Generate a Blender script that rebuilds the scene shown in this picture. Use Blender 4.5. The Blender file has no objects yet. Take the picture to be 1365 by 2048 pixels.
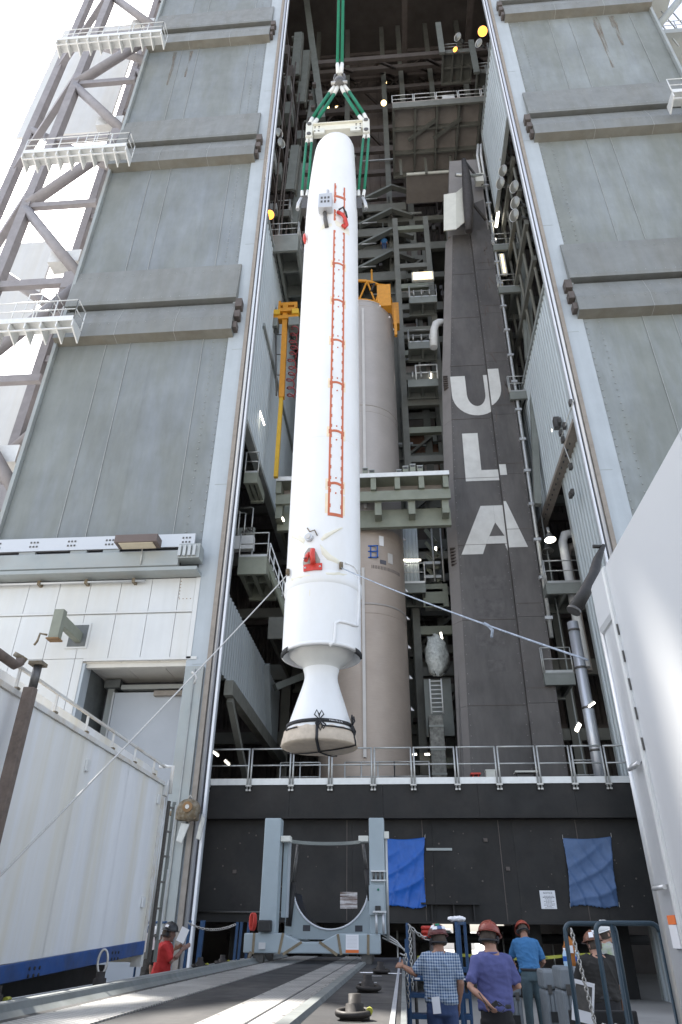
import bpy, bmesh, math, random
from mathutils import Vector, Matrix, Quaternion, noise as mnoise
random.seed(7)
PI = math.pi
R = math.radians
scene = bpy.context.scene

# ------------------------------------------------------------------ camera
CAM_Z = 1.7; PITCH = R(31.5); YAW = R(4.73); ROLL = R(0.5); FPX = 1365.0
CAM_M = (Matrix.Rotation(YAW, 3, 'Z') @ Matrix.Rotation(PI/2 + PITCH, 3, 'X') @ Matrix.Rotation(ROLL, 3, 'Z'))
cam_data = bpy.data.cameras.new('camera')
cam_data.sensor_fit = 'VERTICAL'; cam_data.sensor_height = 36.0
cam_data.lens = 36.0*FPX/2048.0
cam_data.clip_start = 0.05; cam_data.clip_end = 6000
cam = bpy.data.objects.new('camera', cam_data)
scene.collection.objects.link(cam)
cam.matrix_world = Matrix.Translation((0, 0, CAM_Z)) @ CAM_M.to_4x4()
scene.camera = cam

# ------------------------------------------------------------------ sky and sun
SUN_DIR = Vector((-0.402, 0.412, 0.818)).normalized()
world = bpy.data.worlds.new('World'); scene.world = world; world.use_nodes = True
wn = world.node_tree; bg = wn.nodes['Background']
sky = wn.nodes.new('ShaderNodeTexSky'); sky.sky_type = 'NISHITA'; sky.sun_disc = False
sky.sun_elevation = math.asin(SUN_DIR.z); sky.sun_rotation = math.atan2(SUN_DIR.x, SUN_DIR.y)
sky.air_density = 1.0; sky.dust_density = 2.2; sky.ozone_density = 1.0; sky.altitude = 0
hs = wn.nodes.new('ShaderNodeHueSaturation'); hs.inputs['Saturation'].default_value = 0.52   # hazy, milky sky
wn.links.new(sky.outputs[0], hs.inputs['Color']); wn.links.new(hs.outputs[0], bg.inputs[0]); bg.inputs[1].default_value = 0.15
sl = bpy.data.lights.new('sun', 'SUN'); sl.energy = 4.5; sl.angle = R(0.6); sl.color = (1.0, 0.95, 0.87)
sun = bpy.data.objects.new('sun', sl); scene.collection.objects.link(sun)
sun.rotation_euler = SUN_DIR.to_track_quat('Z', 'Y').to_euler()
sun.location = (-20, 20, 60)
scene.view_settings.view_transform = 'Standard'; scene.view_settings.look = 'None'
scene.view_settings.gamma = 1.0; scene.view_settings.exposure = 1.6
try: scene.view_settings.use_curve_mapping = False
except Exception: pass
scene.render.engine = 'CYCLES'
scene.cycles.max_bounces = 6; scene.cycles.diffuse_bounces = 4; scene.cycles.glossy_bounces = 4

# ------------------------------------------------------------------ survey helpers (a bearing in the photograph + a known depth -> metres)
def _ray(u, v): return CAM_M @ Vector((u - 682.5, 1024 - v, -FPX))
def S(u, v, y):
    d = _ray(u, v); return Vector((0, 0, CAM_Z)) + d*(y/d.y)
def SX(u, v, x):
    d = _ray(u, v); return Vector((0, 0, CAM_Z)) + d*(x/d.x)
def SZ(u, v, z):
    d = _ray(u, v); return Vector((0, 0, CAM_Z)) + d*((z - CAM_Z)/d.z)

# ------------------------------------------------------------------ materials
MATS = {}
def mat(name, col, rough=0.6, metal=0.0, var=0.12, scale=2.0, streak=0.0, dirt=None, dirt_amt=0.0, dirt_scale=1.0,
        bump=0.0, bscale=40.0, rnd=0.0, stretch=(1, 1, 0.06), emit=0.0, spec=0.5, coat=0.0):
    m = bpy.data.materials.new(name); m.use_nodes = True
    nt = m.node_tree; b = nt.nodes['Principled BSDF']
    b.inputs['Roughness'].default_value = rough; b.inputs['Metallic'].default_value = metal
    b.inputs['Specular IOR Level'].default_value = spec
    if coat: b.inputs['Coat Weight'].default_value = coat
    N = nt.nodes.new; L = nt.links.new
    tc = N('ShaderNodeTexCoord')
    def noise(sc, detail=5, st=None, rgh=0.6):
        n = N('ShaderNodeTexNoise'); n.inputs['Scale'].default_value = sc; n.inputs['Detail'].default_value = detail
        n.inputs['Roughness'].default_value = rgh
        if st:
            mp = N('ShaderNodeMapping'); mp.inputs['Scale'].default_value = st
            L(tc.outputs['Object'], mp.inputs[0]); L(mp.outputs[0], n.inputs['Vector'])
        else: L(tc.outputs['Object'], n.inputs['Vector'])
        return n.outputs['Fac']
    def ramp(fac, lo, hi, p0=0.3, p1=0.7):
        r = N('ShaderNodeMapRange'); r.inputs[1].default_value = p0; r.inputs[2].default_value = p1
        r.inputs[3].default_value = lo; r.inputs[4].default_value = hi; L(fac, r.inputs[0]); return r.outputs[0]
    def mul(a, bb):
        k = N('ShaderNodeMath'); k.operation = 'MULTIPLY'
        for i, q in enumerate((a, bb)):
            if isinstance(q, (int, float)): k.inputs[i].default_value = q
            else: L(q, k.inputs[i])
        return k.outputs[0]
    val = None
    if var: val = ramp(noise(scale), 1 - var, 1 + var)
    if streak:
        s2 = ramp(noise(3.5, 4, stretch), 1 - streak, 1 + streak); val = mul(val, s2) if val is not None else s2
    if rnd:
        oi = N('ShaderNodeObjectInfo'); s3 = ramp(oi.outputs['Random'], 1 - rnd, 1 + rnd, 0, 1); val = mul(val, s3) if val is not None else s3
    rgb = N('ShaderNodeRGB'); rgb.outputs[0].default_value = (*col, 1); c = rgb.outputs[0]
    if dirt:
        mx = N('ShaderNodeMixRGB'); mx.inputs[2].default_value = (*dirt, 1); L(c, mx.inputs[1])
        L(mul(ramp(noise(dirt_scale, 6, stretch if streak else None, .65), 0, 1, .43, .64), dirt_amt), mx.inputs[0]); c = mx.outputs[0]
    if val is not None:
        vm = N('ShaderNodeVectorMath'); vm.operation = 'SCALE'; L(c, vm.inputs[0]); L(val, vm.inputs['Scale']); c = vm.outputs[0]
    L(c, b.inputs['Base Color'])
    if var and rough < .85:
        L(ramp(noise(scale*2.3), rough*0.85, min(1, rough*1.2)), b.inputs['Roughness'])
    if bump:
        bp = N('ShaderNodeBump'); bp.inputs['Strength'].default_value = bump; bp.inputs['Distance'].default_value = 0.02
        L(noise(bscale), bp.inputs['Height']); L(bp.outputs[0], b.inputs['Normal'])
    if emit:
        m.cycles.emission_sampling = 'NONE'; b.inputs['Emission Color'].default_value = (*col, 1); b.inputs['Emission Strength'].default_value = emit
    MATS[name] = m; return m

mat('concrete_ground', (.34, .33, .31), .9, var=.2, scale=.6, dirt=(.2, .19, .18), dirt_amt=.6, dirt_scale=.3)
mat('door_sheet', (.188, .203, .194), .5, .12, var=.10, scale=.55, streak=.07, rnd=.03, dirt=(.225, .25, .272), dirt_amt=.8, dirt_scale=.5, stretch=(1, 1, .22), bump=.12, bscale=.8)
mat('door_sheet_right', (.198, .213, .198), .5, .12, var=.10, scale=.6, streak=.07, rnd=.03, dirt=(.25, .275, .285), dirt_amt=.85, dirt_scale=.55, stretch=(1, 1, .22), bump=.12, bscale=.8)
mat('ledge_metal', (.205, .215, .21), .5, .15, var=.10, scale=.9, streak=.06, rnd=.04, dirt=(.16, .155, .13), dirt_amt=.5, dirt_scale=.7)
mat('ledge_under_shade', (.19, .185, .16), .6, .1, var=.14, scale=1.2, dirt=(.14, .12, .09), dirt_amt=.5)  # shade under the ledges painted as a darker ledge metal
mat('rust_stain', (.22, .13, .06), .8, var=.25, scale=3)
mat('seam_metal', (.34, .35, .34), .5, .3, var=.15, scale=4)
mat('pale_frame', (.40, .44, .47), .5, .05, var=.06, scale=1, streak=.05)
mat('seal_tan', (.28, .25, .22), .85, var=.12, scale=5)
mat('silver_tube', (.58, .60, .64), .38, .6, var=0)
mat('dark_groove', (.06, .06, .07), .7)
mat('white_edge', (.70, .72, .76), .4, .1, var=.05)
mat('white_panel', (.60, .615, .62), .45, var=.04, scale=.7, streak=.03, dirt=(.55, .52, .44), dirt_amt=.35, dirt_scale=.6)
mat('cream_soffit', (.62, .60, .55), .6, var=.06)
mat('grey_door', (.42, .45, .49), .5, var=.05, scale=1)
mat('recess_dark', (.13, .14, .14), .6, .1, var=.2, scale=2, streak=.1)
mat('girder_grey', (.33, .36, .36), .5, .15, var=.1, scale=2, dirt=(.25, .23, .2), dirt_amt=.4)
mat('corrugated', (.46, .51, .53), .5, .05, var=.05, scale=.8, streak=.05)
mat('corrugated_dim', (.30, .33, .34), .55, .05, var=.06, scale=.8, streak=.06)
mat('dark_siding', (.11, .096, .088), .8, var=.2, scale=.6)
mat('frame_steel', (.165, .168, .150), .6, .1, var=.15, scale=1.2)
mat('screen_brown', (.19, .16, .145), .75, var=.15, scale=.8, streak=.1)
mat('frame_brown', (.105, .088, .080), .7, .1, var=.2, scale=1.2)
mat('platform_grey', (.20, .215, .20), .55, .1, var=.12, scale=1.5)
mat('platform_green', (.22, .235, .19), .55, .1, var=.12, scale=1.5)
mat('coffer_pale', (.33, .295, .27), .7, var=.1, scale=1.5)
mat('galvanised', (.47, .48, .47), .42, .55, var=.10, scale=6)
mat('bright_steel', (.55, .56, .57), .42, .55, var=0)
mat('rail_white', (.70, .71, .70), .4, .2, var=.06, scale=5)
mat('structure_paint', (.27, .255, .265), .6, .05, var=.12, scale=1.5)
mat('motor_white', (.765, .77, .775), .38, var=.02, scale=1.2, streak=.015, dirt=(.70, .69, .66), dirt_amt=.45, dirt_scale=1.2, stretch=(1, 1, .3))
mat('motor_cream', (.74, .71, .60), .7, var=.06, scale=5)
mat('closeout_shade_grey', (.60, .60, .575), .5, var=.05, scale=3)  # grey stands in for the shading under the motor's aft end
mat('hood_grey', (.33, .31, .28), .7, var=.15, scale=8)
mat('motor_grey', (.52, .53, .54), .5, var=.06, scale=4)
mat('terracotta_tape', (.50, .13, .06), .6, var=.12, scale=8)
mat('tape_halo', (.80, .68, .50), .7, var=.06, scale=6)
mat('red_fitting', (.55, .045, .03), .4, var=.15, scale=12)
mat('canvas_tan', (.53, .45, .36), .9, var=.10, scale=8, bump=.5, bscale=14)
mat('black_strap', (.018, .018, .02), .7, var=.15, scale=20)
mat('green_sling', (.008, .17, .095), .75, var=.18, scale=14)
mat('white_sleeve', (.72, .72, .69), .8, var=.08, scale=20)
mat('hardware_dark', (.12, .115, .11), .45, .6, var=.2, scale=20)
mat('beam_cream', (.72, .70, .60), .5, var=.05, scale=3)
mat('bronze_tank', (.42, .385, .362), .42, .25, var=.05, scale=.9, streak=.04, stretch=(1, 1, 12))
mat('bronze_lower', (.40, .335, .285), .48, .2, var=.06, scale=1, streak=.04, stretch=(1, 1, 12))
mat('tank_pale', (.55, .53, .51), .45, .1, var=.05)
mat('amber_yellow', (.60, .26, .02), .45, var=.10, scale=5)
mat('crane_yellow', (.66, .40, .03), .5, var=.10, scale=5)
mat('hose_red', (.28, .05, .055), .5, var=.1, scale=10)
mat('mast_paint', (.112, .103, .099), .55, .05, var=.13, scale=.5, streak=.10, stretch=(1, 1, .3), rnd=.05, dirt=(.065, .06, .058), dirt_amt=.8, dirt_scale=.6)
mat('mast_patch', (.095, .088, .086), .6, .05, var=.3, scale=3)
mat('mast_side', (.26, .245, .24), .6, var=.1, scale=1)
mat('letter_white', (.66, .66, .64), .55, var=.07, scale=1.5, dirt=(.45, .44, .42), dirt_amt=.35, dirt_scale=1.2)
mat('launch_black', (.016, .0155, .0155), .6, .0, spec=.35, var=.22, scale=.7, rnd=.12, dirt=(.032, .029, .027), dirt_amt=.7, dirt_scale=.8)
mat('tarp_blue', (.010, .10, .42), .42, var=.10, scale=5, bump=.25, bscale=7)
mat('tarp_blue_faded', (.075, .135, .27), .5, var=.10, scale=5, bump=.25, bscale=7)
mat('cradle_paint', (.345, .405, .435), .4, var=.05, scale=3, dirt=(.3, .36, .38), dirt_amt=.3)
mat('pad_tan', (.22, .18, .12), .9, var=.2, scale=14)
mat('deck_black', (.030, .030, .032), .6, var=.25, scale=1.1, spec=.3, dirt=(.085, .08, .075), dirt_amt=.7, dirt_scale=1.3, stretch=(1, .25, 1), streak=.12)
mat('kerb_grey', (.19, .205, .205), .5, .2, var=.12, scale=4, dirt=(.14, .15, .14), dirt_amt=.6, dirt_scale=3)
mat('red_paint', (.45, .07, .04), .6, var=.3, scale=6)
mat('ring_black', (.022, .018, .016), .6, .2, var=.3, scale=12)
mat('container_white', (.74, .75, .76), .45, var=.03, scale=.8, streak=.035, dirt=(.64, .58, .42), dirt_amt=.6, dirt_scale=1.1, stretch=(.2, 1, .035))
mat('container_trim', (.66, .66, .64), .5, var=.08, scale=3, dirt=(.40, .30, .18), dirt_amt=.5, dirt_scale=3)
mat('container_blue', (.022, .075, .25), .45, var=.14, scale=3, dirt=(.05, .06, .09), dirt_amt=.5, dirt_scale=2.5)
mat('post_brown', (.16, .125, .105), .75, .2, var=.25, scale=9, streak=.15)
mat('trailer_white', (.50, .51, .52), .34, var=.02, scale=.6)
mat('trailer_alu', (.56, .57, .58), .35, .45, var=.06, scale=3)
mat('teal_steel', (.026, .052, .075), .45, var=.12, scale=8)
mat('blue_steel', (.016, .06, .145), .45, var=.12, scale=8)
mat('chain_steel', (.45, .44, .42), .4, .7, var=.1, scale=20)
mat('paper', (.80, .80, .82), .8, var=.02)
mat('paper_orange', (.72, .17, .04), .7, var=.05)
mat('sign_white', (.74, .75, .78), .5, var=.03)
mat('ink', (.10, .10, .12), .8, var=0)
mat('peeled', (.52, .50, .50), .8, var=.25, scale=9, streak=.1, stretch=(.5, 1, 6), dirt=(.09, .045, .03), dirt_amt=1.0, dirt_scale=2.5)
mat('skin', (.42, .23, .16), .55, var=.08, scale=9)
mat('skin_tan', (.30, .155, .10), .55, var=.12, scale=9)
mat('skin_dark', (.17, .09, .065), .55, var=.12, scale=9)
mat('shirt_purple', (.10, .11, .27), .9, var=.07, scale=8, bump=.35, bscale=9)
mat('shirt_blue', (.045, .16, .34), .9, var=.07, scale=8, bump=.3, bscale=9)
mat('shirt_red', (.42, .025, .025), .9, var=.1, scale=8, bump=.3, bscale=9)
mat('shirt_black', (.022, .02, .018), .9, var=.1, scale=8, bump=.3, bscale=9)
mat('shirt_grey', (.42, .42, .41), .9, var=.1, scale=8, dirt=(.25, .38, .10), dirt_amt=.6, dirt_scale=5)
mat('trousers_black', (.016, .015, .016), .9, var=.1, scale=8)
mat('jeans', (.035, .06, .14), .9, var=.15, scale=10, bump=.3, bscale=14)
mat('jeans_grey', (.07, .105, .12), .9, var=.15, scale=10, bump=.3, bscale=14)
mat('hair_dark', (.075, .055, .042), .8, var=.2, scale=30)
mat('helmet_maroon', (.14, .035, .03), .35, var=.1, scale=10)
mat('helmet_rust', (.26, .055, .035), .35, var=.12, scale=10)
mat('helmet_red', (.34, .06, .035), .35, var=.05, scale=10)
mat('helmet_brown', (.20, .085, .05), .35, var=.15, scale=10)
mat('helmet_black', (.02, .02, .022), .35, var=.1, scale=10)
mat('helmet_white', (.72, .72, .70), .35, var=.03, scale=10)
mat('strap_dark', (.025, .025, .028), .7)
mat('case_grey', (.20, .22, .235), .6, var=.08, scale=4)
mat('case_black', (.02, .02, .02), .5, var=.15, scale=6)
mat('tape_yellow', (.30, .30, .03), .6, var=.06, scale=6)
mat('bottle_plastic', (.45, .60, .72), .15, var=.02)
mat('orange_bag', (.42, .15, .03), .7, var=.15, scale=9)
mat('rusty_iron', (.17, .13, .08), .75, .25, var=.3, scale=10, dirt=(.30, .28, .24), dirt_amt=.6, dirt_scale=9)
mat('lamp_metal', (.55, .55, .53), .3, .8, var=.08, scale=8)
mat('lamp_brown', (.13, .10, .09), .5, .1, var=.1)
mat('lamp_lens', (.62, .55, .42), .4, var=.05)
mat('lamp_glass', (.24, .24, .22), .12, .3, var=0)
mat('tube_light', (1.0, .93, .78), .5, var=0, emit=2.6)
mat('warm_light', (1.0, .72, .30), .5, var=0, emit=1.6)
mat('amber_light', (1.0, .30, .03), .5, var=0, emit=1.8)
mat('rope_grey', (.50, .49, .47), .9, var=.15, scale=60)
mat('rope_blue', (.30, .34, .40), .9, var=.35, scale=18)
mat('black_hose', (.025, .023, .022), .6, var=.2, scale=8)
mat('duct_white', (.62, .63, .63), .5, var=.08, scale=4)
mat('concrete_pier', (.22, .22, .20), .9, var=.3, scale=4, dirt=(.10, .10, .09), dirt_amt=.8, dirt_scale=5)
mat('plastic_wrap', (.42, .44, .42), .2, var=.3, scale=8, bump=.9, bscale=8)
mat('brown_tarp', (.16, .09, .06), .8, var=.2, scale=2)
mat('fixture_white', (.66, .66, .60), .55, var=.07, scale=2)
mat('dark_pole', (.05, .045, .045), .7, var=.2, scale=4)
mat('truck_white', (.70, .70, .70), .35, var=.03)
mat('tyre', (.02, .02, .02), .8, var=.1)
mat('glass_dark', (.03, .04, .045), .08, var=0)
mat('tattoo_skin', (.20, .115, .09), .6, var=.3, scale=30)

def special_tread():
    m = bpy.data.materials.new('tread_plate'); m.use_nodes = True; nt = m.node_tree; b = nt.nodes['Principled BSDF']
    N = nt.nodes.new; L = nt.links.new
    tc = N('ShaderNodeTexCoord')
    ws = []
    for ang in (45, -45):
        mp = N('ShaderNodeMapping'); mp.inputs['Rotation'].default_value = (0, 0, R(ang)); mp.inputs['Scale'].default_value = (1, 1, 1)
        L(tc.outputs['Object'], mp.inputs[0])
        w = N('ShaderNodeTexWave'); w.inputs['Scale'].default_value = 7.0; L(mp.outputs[0], w.inputs['Vector']); ws.append(w.outputs['Fac'])
    mu = N('ShaderNodeMath'); mu.operation = 'MULTIPLY'; L(ws[0], mu.inputs[0]); L(ws[1], mu.inputs[1])
    cr = N('ShaderNodeMapRange'); cr.inputs[1].default_value = .35; cr.inputs[2].default_value = .7; L(mu.outputs[0], cr.inputs[0])
    bp = N('ShaderNodeBump'); bp.inputs['Strength'].default_value = .8; bp.inputs['Distance'].default_value = .006
    L(cr.outputs[0], bp.inputs['Height']); L(bp.outputs[0], b.inputs['Normal'])
    nz = N('ShaderNodeTexNoise'); nz.inputs['Scale'].default_value = 2.5; nz.inputs['Detail'].default_value = 6; L(tc.outputs['Object'], nz.inputs['Vector'])
    mx = N('ShaderNodeMixRGB'); mx.inputs[1].default_value = (.22, .215, .21, 1); mx.inputs[2].default_value = (.78, .77, .75, 1)
    ad = N('ShaderNodeMath'); ad.operation = 'MULTIPLY_ADD'; ad.inputs[1].default_value = .55; L(cr.outputs[0], ad.inputs[0]); L(nz.outputs['Fac'], ad.inputs[2])
    a2 = N('ShaderNodeMath'); a2.operation = 'SUBTRACT'; a2.inputs[1].default_value = .2; L(ad.outputs[0], a2.inputs[0])
    L(a2.outputs[0], mx.inputs[0]); L(mx.outputs[0], b.inputs['Base Color'])
    b.inputs['Metallic'].default_value = .7; b.inputs['Roughness'].default_value = .38
    MATS['tread_plate'] = m
special_tread()
def special_check():
    m = bpy.data.materials.new('shirt_check'); m.use_nodes = True; nt = m.node_tree; b = nt.nodes['Principled BSDF']
    N = nt.nodes.new; L = nt.links.new
    tc = N('ShaderNodeTexCoord'); sp = N('ShaderNodeSeparateXYZ'); L(tc.outputs['Object'], sp.inputs[0])
    def band(sock, n):
        a = N('ShaderNodeMath'); a.operation = 'MULTIPLY'; a.inputs[1].default_value = n; L(sock, a.inputs[0])
        f = N('ShaderNodeMath'); f.operation = 'FRACT'; L(a.outputs[0], f.inputs[0])
        g = N('ShaderNodeMath'); g.operation = 'GREATER_THAN'; g.inputs[1].default_value = .5; L(f.outputs[0], g.inputs[0]); return g.outputs[0]
    s = N('ShaderNodeMath'); s.operation = 'ADD'; L(band(sp.outputs[0], 34), s.inputs[0]); L(band(sp.outputs[2], 34), s.inputs[1])
    h = N('ShaderNodeMath'); h.operation = 'MULTIPLY'; h.inputs[1].default_value = .5; L(s.outputs[0], h.inputs[0])
    mx = N('ShaderNodeMixRGB'); mx.inputs[1].default_value = (.40, .46, .53, 1); mx.inputs[2].default_value = (.035, .085, .19, 1)
    L(h.outputs[0], mx.inputs[0]); L(mx.outputs[0], b.inputs['Base Color']); b.inputs['Roughness'].default_value = .9
    nz = N('ShaderNodeTexNoise'); nz.inputs['Scale'].default_value = 9; L(tc.outputs['Object'], nz.inputs['Vector'])
    bp = N('ShaderNodeBump'); bp.inputs['Strength'].default_value = .4; bp.inputs['Distance'].default_value = .03; L(nz.outputs['Fac'], bp.inputs['Height']); L(bp.outputs[0], b.inputs['Normal'])
    MATS['shirt_check'] = m
special_check()
def special_stain():
    m = MATS['rust_stain'] = bpy.data.materials.new('rust_streak_stain'); m.use_nodes = True; nt = m.node_tree; b = nt.nodes['Principled BSDF']
    b.inputs['Base Color'].default_value = (.20, .125, .06, 1); b.inputs['Roughness'].default_value = .85
    tc = nt.nodes.new('ShaderNodeTexCoord'); mp = nt.nodes.new('ShaderNodeMapping'); mp.inputs['Scale'].default_value = (7, 1, .7)
    n = nt.nodes.new('ShaderNodeTexNoise'); n.inputs['Scale'].default_value = 1.0; n.inputs['Detail'].default_value = 6
    r = nt.nodes.new('ShaderNodeMapRange'); r.inputs[1].default_value = .38; r.inputs[2].default_value = .75; r.inputs[4].default_value = .38
    nt.links.new(tc.outputs['Object'], mp.inputs[0]); nt.links.new(mp.outputs[0], n.inputs['Vector']); nt.links.new(n.outputs['Fac'], r.inputs[0]); nt.links.new(r.outputs[0], b.inputs['Alpha'])
mat('rusty_paint', (.22, .13, .06), .8, var=.25, scale=3)
special_stain()

# ------------------------------------------------------------------ mesh helpers
COL = scene.collection
class MB:
    def __init__(self): self.v = []; self.f = []; self.sm = []
    def add(self, vs, fs, smooth=False):
        o = len(self.v); self.v += [tuple(p) for p in vs]
        for f in fs: self.f.append(tuple(i + o for i in f)); self.sm.append(smooth)
        return self
    def box(self, x0, x1, y0, y1, z0, z1):
        return self.add([(x0,y0,z0),(x1,y0,z0),(x1,y1,z0),(x0,y1,z0),(x0,y0,z1),(x1,y0,z1),(x1,y1,z1),(x0,y1,z1)],
                        [(0,3,2,1),(4,5,6,7),(0,1,5,4),(1,2,6,5),(2,3,7,6),(3,0,4,7)])
    def bar(self, a, b, w, h=None, up=(0, 0, 1)):
        """rectangular bar between two points"""
        a = Vector(a); b = Vector(b); h = h or w; d = (b - a).normalized(); u = Vector(up)
        if abs(d.dot(u)) > .98: u = Vector((0, 1, 0))
        s = d.cross(u).normalized(); u = s.cross(d).normalized()
        vs = []
        for p in (a, b):
            for i, j in ((-1,-1),(1,-1),(1,1),(-1,1)): vs.append(p + s*(i*w/2) + u*(j*h/2))
        return self.add(vs, [(3,2,1,0),(4,5,6,7),(0,1,5,4),(1,2,6,5),(2,3,7,6),(3,0,4,7)])
    def tube(self, a, b, r, n=8, r2=None, caps=True):
        return self.path([a, b], [r, r if r2 is None else r2], n, caps)
    def path(self, pts, r, n=8, caps=True, closed=False, flat=None):
        pts = [Vector(p) for p in pts]; m = len(pts)
        rs = r if isinstance(r, (list, tuple)) else [r]*m
        prev = None; vs = []
        for i, p in enumerate(pts):
            if closed: d = pts[(i+1) % m] - pts[i-1]
            else: d = pts[min(i+1, m-1)] - pts[max(i-1, 0)]
            if d.length < 1e-9: d = Vector((0, 0, 1))
            d.normalize()
            if prev is None:
                u = Vector((0, 0, 1)) if abs(d.z) < .9 else Vector((0, 1, 0)); s = d.cross(u).normalized()
            else:
                s = (prev - d*prev.dot(d)); s = s.normalized() if s.length > 1e-6 else d.orthogonal().normalized()
            prev = s; u = d.cross(s)
            for k in range(n):
                t = 2*PI*k/n; vs.append(p + s*(math.cos(t)*rs[i]) + u*(math.sin(t)*rs[i]*(flat or 1)))
        fs = []
        for i in range(m if closed else m - 1):
            for k in range(n):
                a = i*n + k; b2 = i*n + (k+1) % n; c = ((i+1) % m)*n + (k+1) % n; d2 = ((i+1) % m)*n + k
                fs.append((a, b2, c, d2))
        self.add(vs, fs, True)
        if caps and not closed:
            o = len(self.v) - len(vs)
            self.f.append(tuple(o + k for k in reversed(range(n)))); self.sm.append(False)
            self.f.append(tuple(o + (m-1)*n + k for k in range(n))); self.sm.append(False)
        return self
    def lathe(self, prof, c, n=48, a0=0.0, a1=2*PI, smooth=True, axis='z'):
        """prof: list of (radius, height); full circle unless a0/a1 given"""
        c = Vector(c); full = abs(a1 - a0 - 2*PI) < 1e-6; cnt = n if full else n + 1; vs = []
        for r, h in prof:
            for k in range(cnt):
                t = a0 + (a1 - a0)*k/n; x, y = r*math.sin(t), -r*math.cos(t)
                vs.append(c + (Vector((x, y, h)) if axis == 'z' else Vector((x, h, -y))))
        fs = []
        for i in range(len(prof) - 1):
            for k in range(n):
                k2 = (k+1) % cnt
                fs.append((i*cnt + k, i*cnt + k2, (i+1)*cnt + k2, (i+1)*cnt + k))
        return self.add(vs, fs, smooth)
    def prism(self, poly, vec):
        """extrude a planar polygon (3D points) along vec"""
        vec = Vector(vec); p = [Vector(q) for q in poly]; n = len(p)
        return self.add(p + [q + vec for q in p], [tuple(range(n)), tuple(n + i for i in reversed(range(n)))] +
                        [(i, (i+1) % n, n + (i+1) % n, n + i) for i in range(n)])
    def sphere(self, c, r, nu=16, nv=10, sc=(1, 1, 1), z0=-1.0):
        c = Vector(c); prof = []
        vs = []
        for j in range(nv + 1):
            ph = math.asin(max(-1, z0)) + (PI/2 - math.asin(max(-1, z0)))*j/nv
            for k in range(nu):
                t = 2*PI*k/nu; vs.append(c + Vector((r*sc[0]*math.cos(ph)*math.cos(t), r*sc[1]*math.cos(ph)*math.sin(t), r*sc[2]*math.sin(ph))))
        fs = [(j*nu + k, j*nu + (k+1) % nu, (j+1)*nu + (k+1) % nu, (j+1)*nu + k) for j in range(nv) for k in range(nu)]
        return self.add(vs, fs, True)
    def mesh(self, name, m):
        me = bpy.data.meshes.new(name); me.from_pydata(self.v, [], self.f)
        me.polygons.foreach_set('use_smooth', self.sm)
        bm = bmesh.new(); bm.from_mesh(me); bmesh.ops.recalc_face_normals(bm, faces=bm.faces); bm.to_mesh(me); bm.free()
        if m: me.materials.append(MATS[m])
        me.update(); return me
    def build(self, name, m, parent=None, bevel=0.0, seg=2, stuff=False, label=None):
        o = bpy.data.objects.new(name, self.mesh(name, m)); COL.objects.link(o)
        if parent is not None: attach(o, parent)
        if bevel:
            b = o.modifiers.new('bevel', 'BEVEL'); b.width = bevel; b.segments = seg; b.limit_method = 'ANGLE'; b.angle_limit = R(40)
        if stuff: o['kind'] = 'stuff'
        if label: o['label'] = label
        return o
ROOT_LOC = {}
def world_loc(o):
    return ROOT_LOC.get(o.name, Vector((0, 0, 0)))
def attach(o, p):
    o.parent = p; o.matrix_parent_inverse = Matrix.Translation(-world_loc(p))
def tag(o, label, cat, group=None):
    o['label'] = label; o['category'] = cat
    if group: o['group'] = group
    return o
def thing(name, label, cat, loc=(0, 0, 0), group=None):
    o = bpy.data.objects.new(name, None); COL.objects.link(o); o.location = loc; o.empty_display_size = .3
    ROOT_LOC[o.name] = Vector(loc); return tag(o, label, cat, group)
def copy_tree(o, parent=None):
    c = o.copy(); COL.objects.link(c)
    if parent is not None: c.parent = parent
    for ch in list(o.children): copy_tree(ch, c)
    return c
def structure(o): o['kind'] = 'structure'; return o
def box(name, m, parent, *a, bevel=0.0, **k): return MB().box(*a).build(name, m, parent, bevel, **k)

def corrugated(name, m, parent, axis, plane, a0, a1, z0, z1, pitch=.22, depth=.045, face=1):
    """ribbed sheet with vertical ribs: real trapezoid folds. axis 'x': plane is Y, runs along X; axis 'y': plane is X, runs along Y"""
    n = max(1, int((a1 - a0)/pitch)); pts = []
    for i in range(n):
        t = a0 + (a1 - a0)*i/n; w = (a1 - a0)/n
        pts += [(t, 0), (t + w*.35, 0), (t + w*.5, 1), (t + w*.85, 1)]
    pts.append((a1, 0)); vs = []
    for z in (z0, z1):
        for t, d in pts:
            q = plane + face*depth*d
            vs.append((t, q, z) if axis == 'x' else (q, t, z))
    k = len(pts)
    return MB().add(vs, [(i, i+1, k+i+1, k+i) for i in range(k-1)]).build(name, m, parent)

def railing_mb(mb, pts, h=1.07, r=.024, step=1.5, mid=(.55,), toe=True, n=6):
    pts = [Vector(p) for p in pts]
    for a, b in zip(pts[:-1], pts[1:]):
        mb.tube(a + Vector((0,0,h)), b + Vector((0,0,h)), r, n)
        for q in mid: mb.tube(a + Vector((0,0,h*q)), b + Vector((0,0,h*q)), r*.85, n)
        k = max(1, round((b - a).length/step))
        for i in range(k + 1):
            p = a.lerp(b, i/k); mb.tube(p, p + Vector((0,0,h)), r, n)
        if toe: mb.bar(a + Vector((0,0,.06)), b + Vector((0,0,.06)), .012, .12)
    return mb
# ================================================================== setting
g = MB()
g.add([(-2500,-2500,0),(2500,-2500,0),(2500,3500,0),(-2500,3500,0)], [(0,1,2,3)])
structure(g.build('ground', 'concrete_ground'))

FY = 21.0                       # front plane of the assembly building
BLD = thing('assembly_building', 'tall grey assembly building with open front and dark steel interior', 'building', (1, 24, 0))

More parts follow.
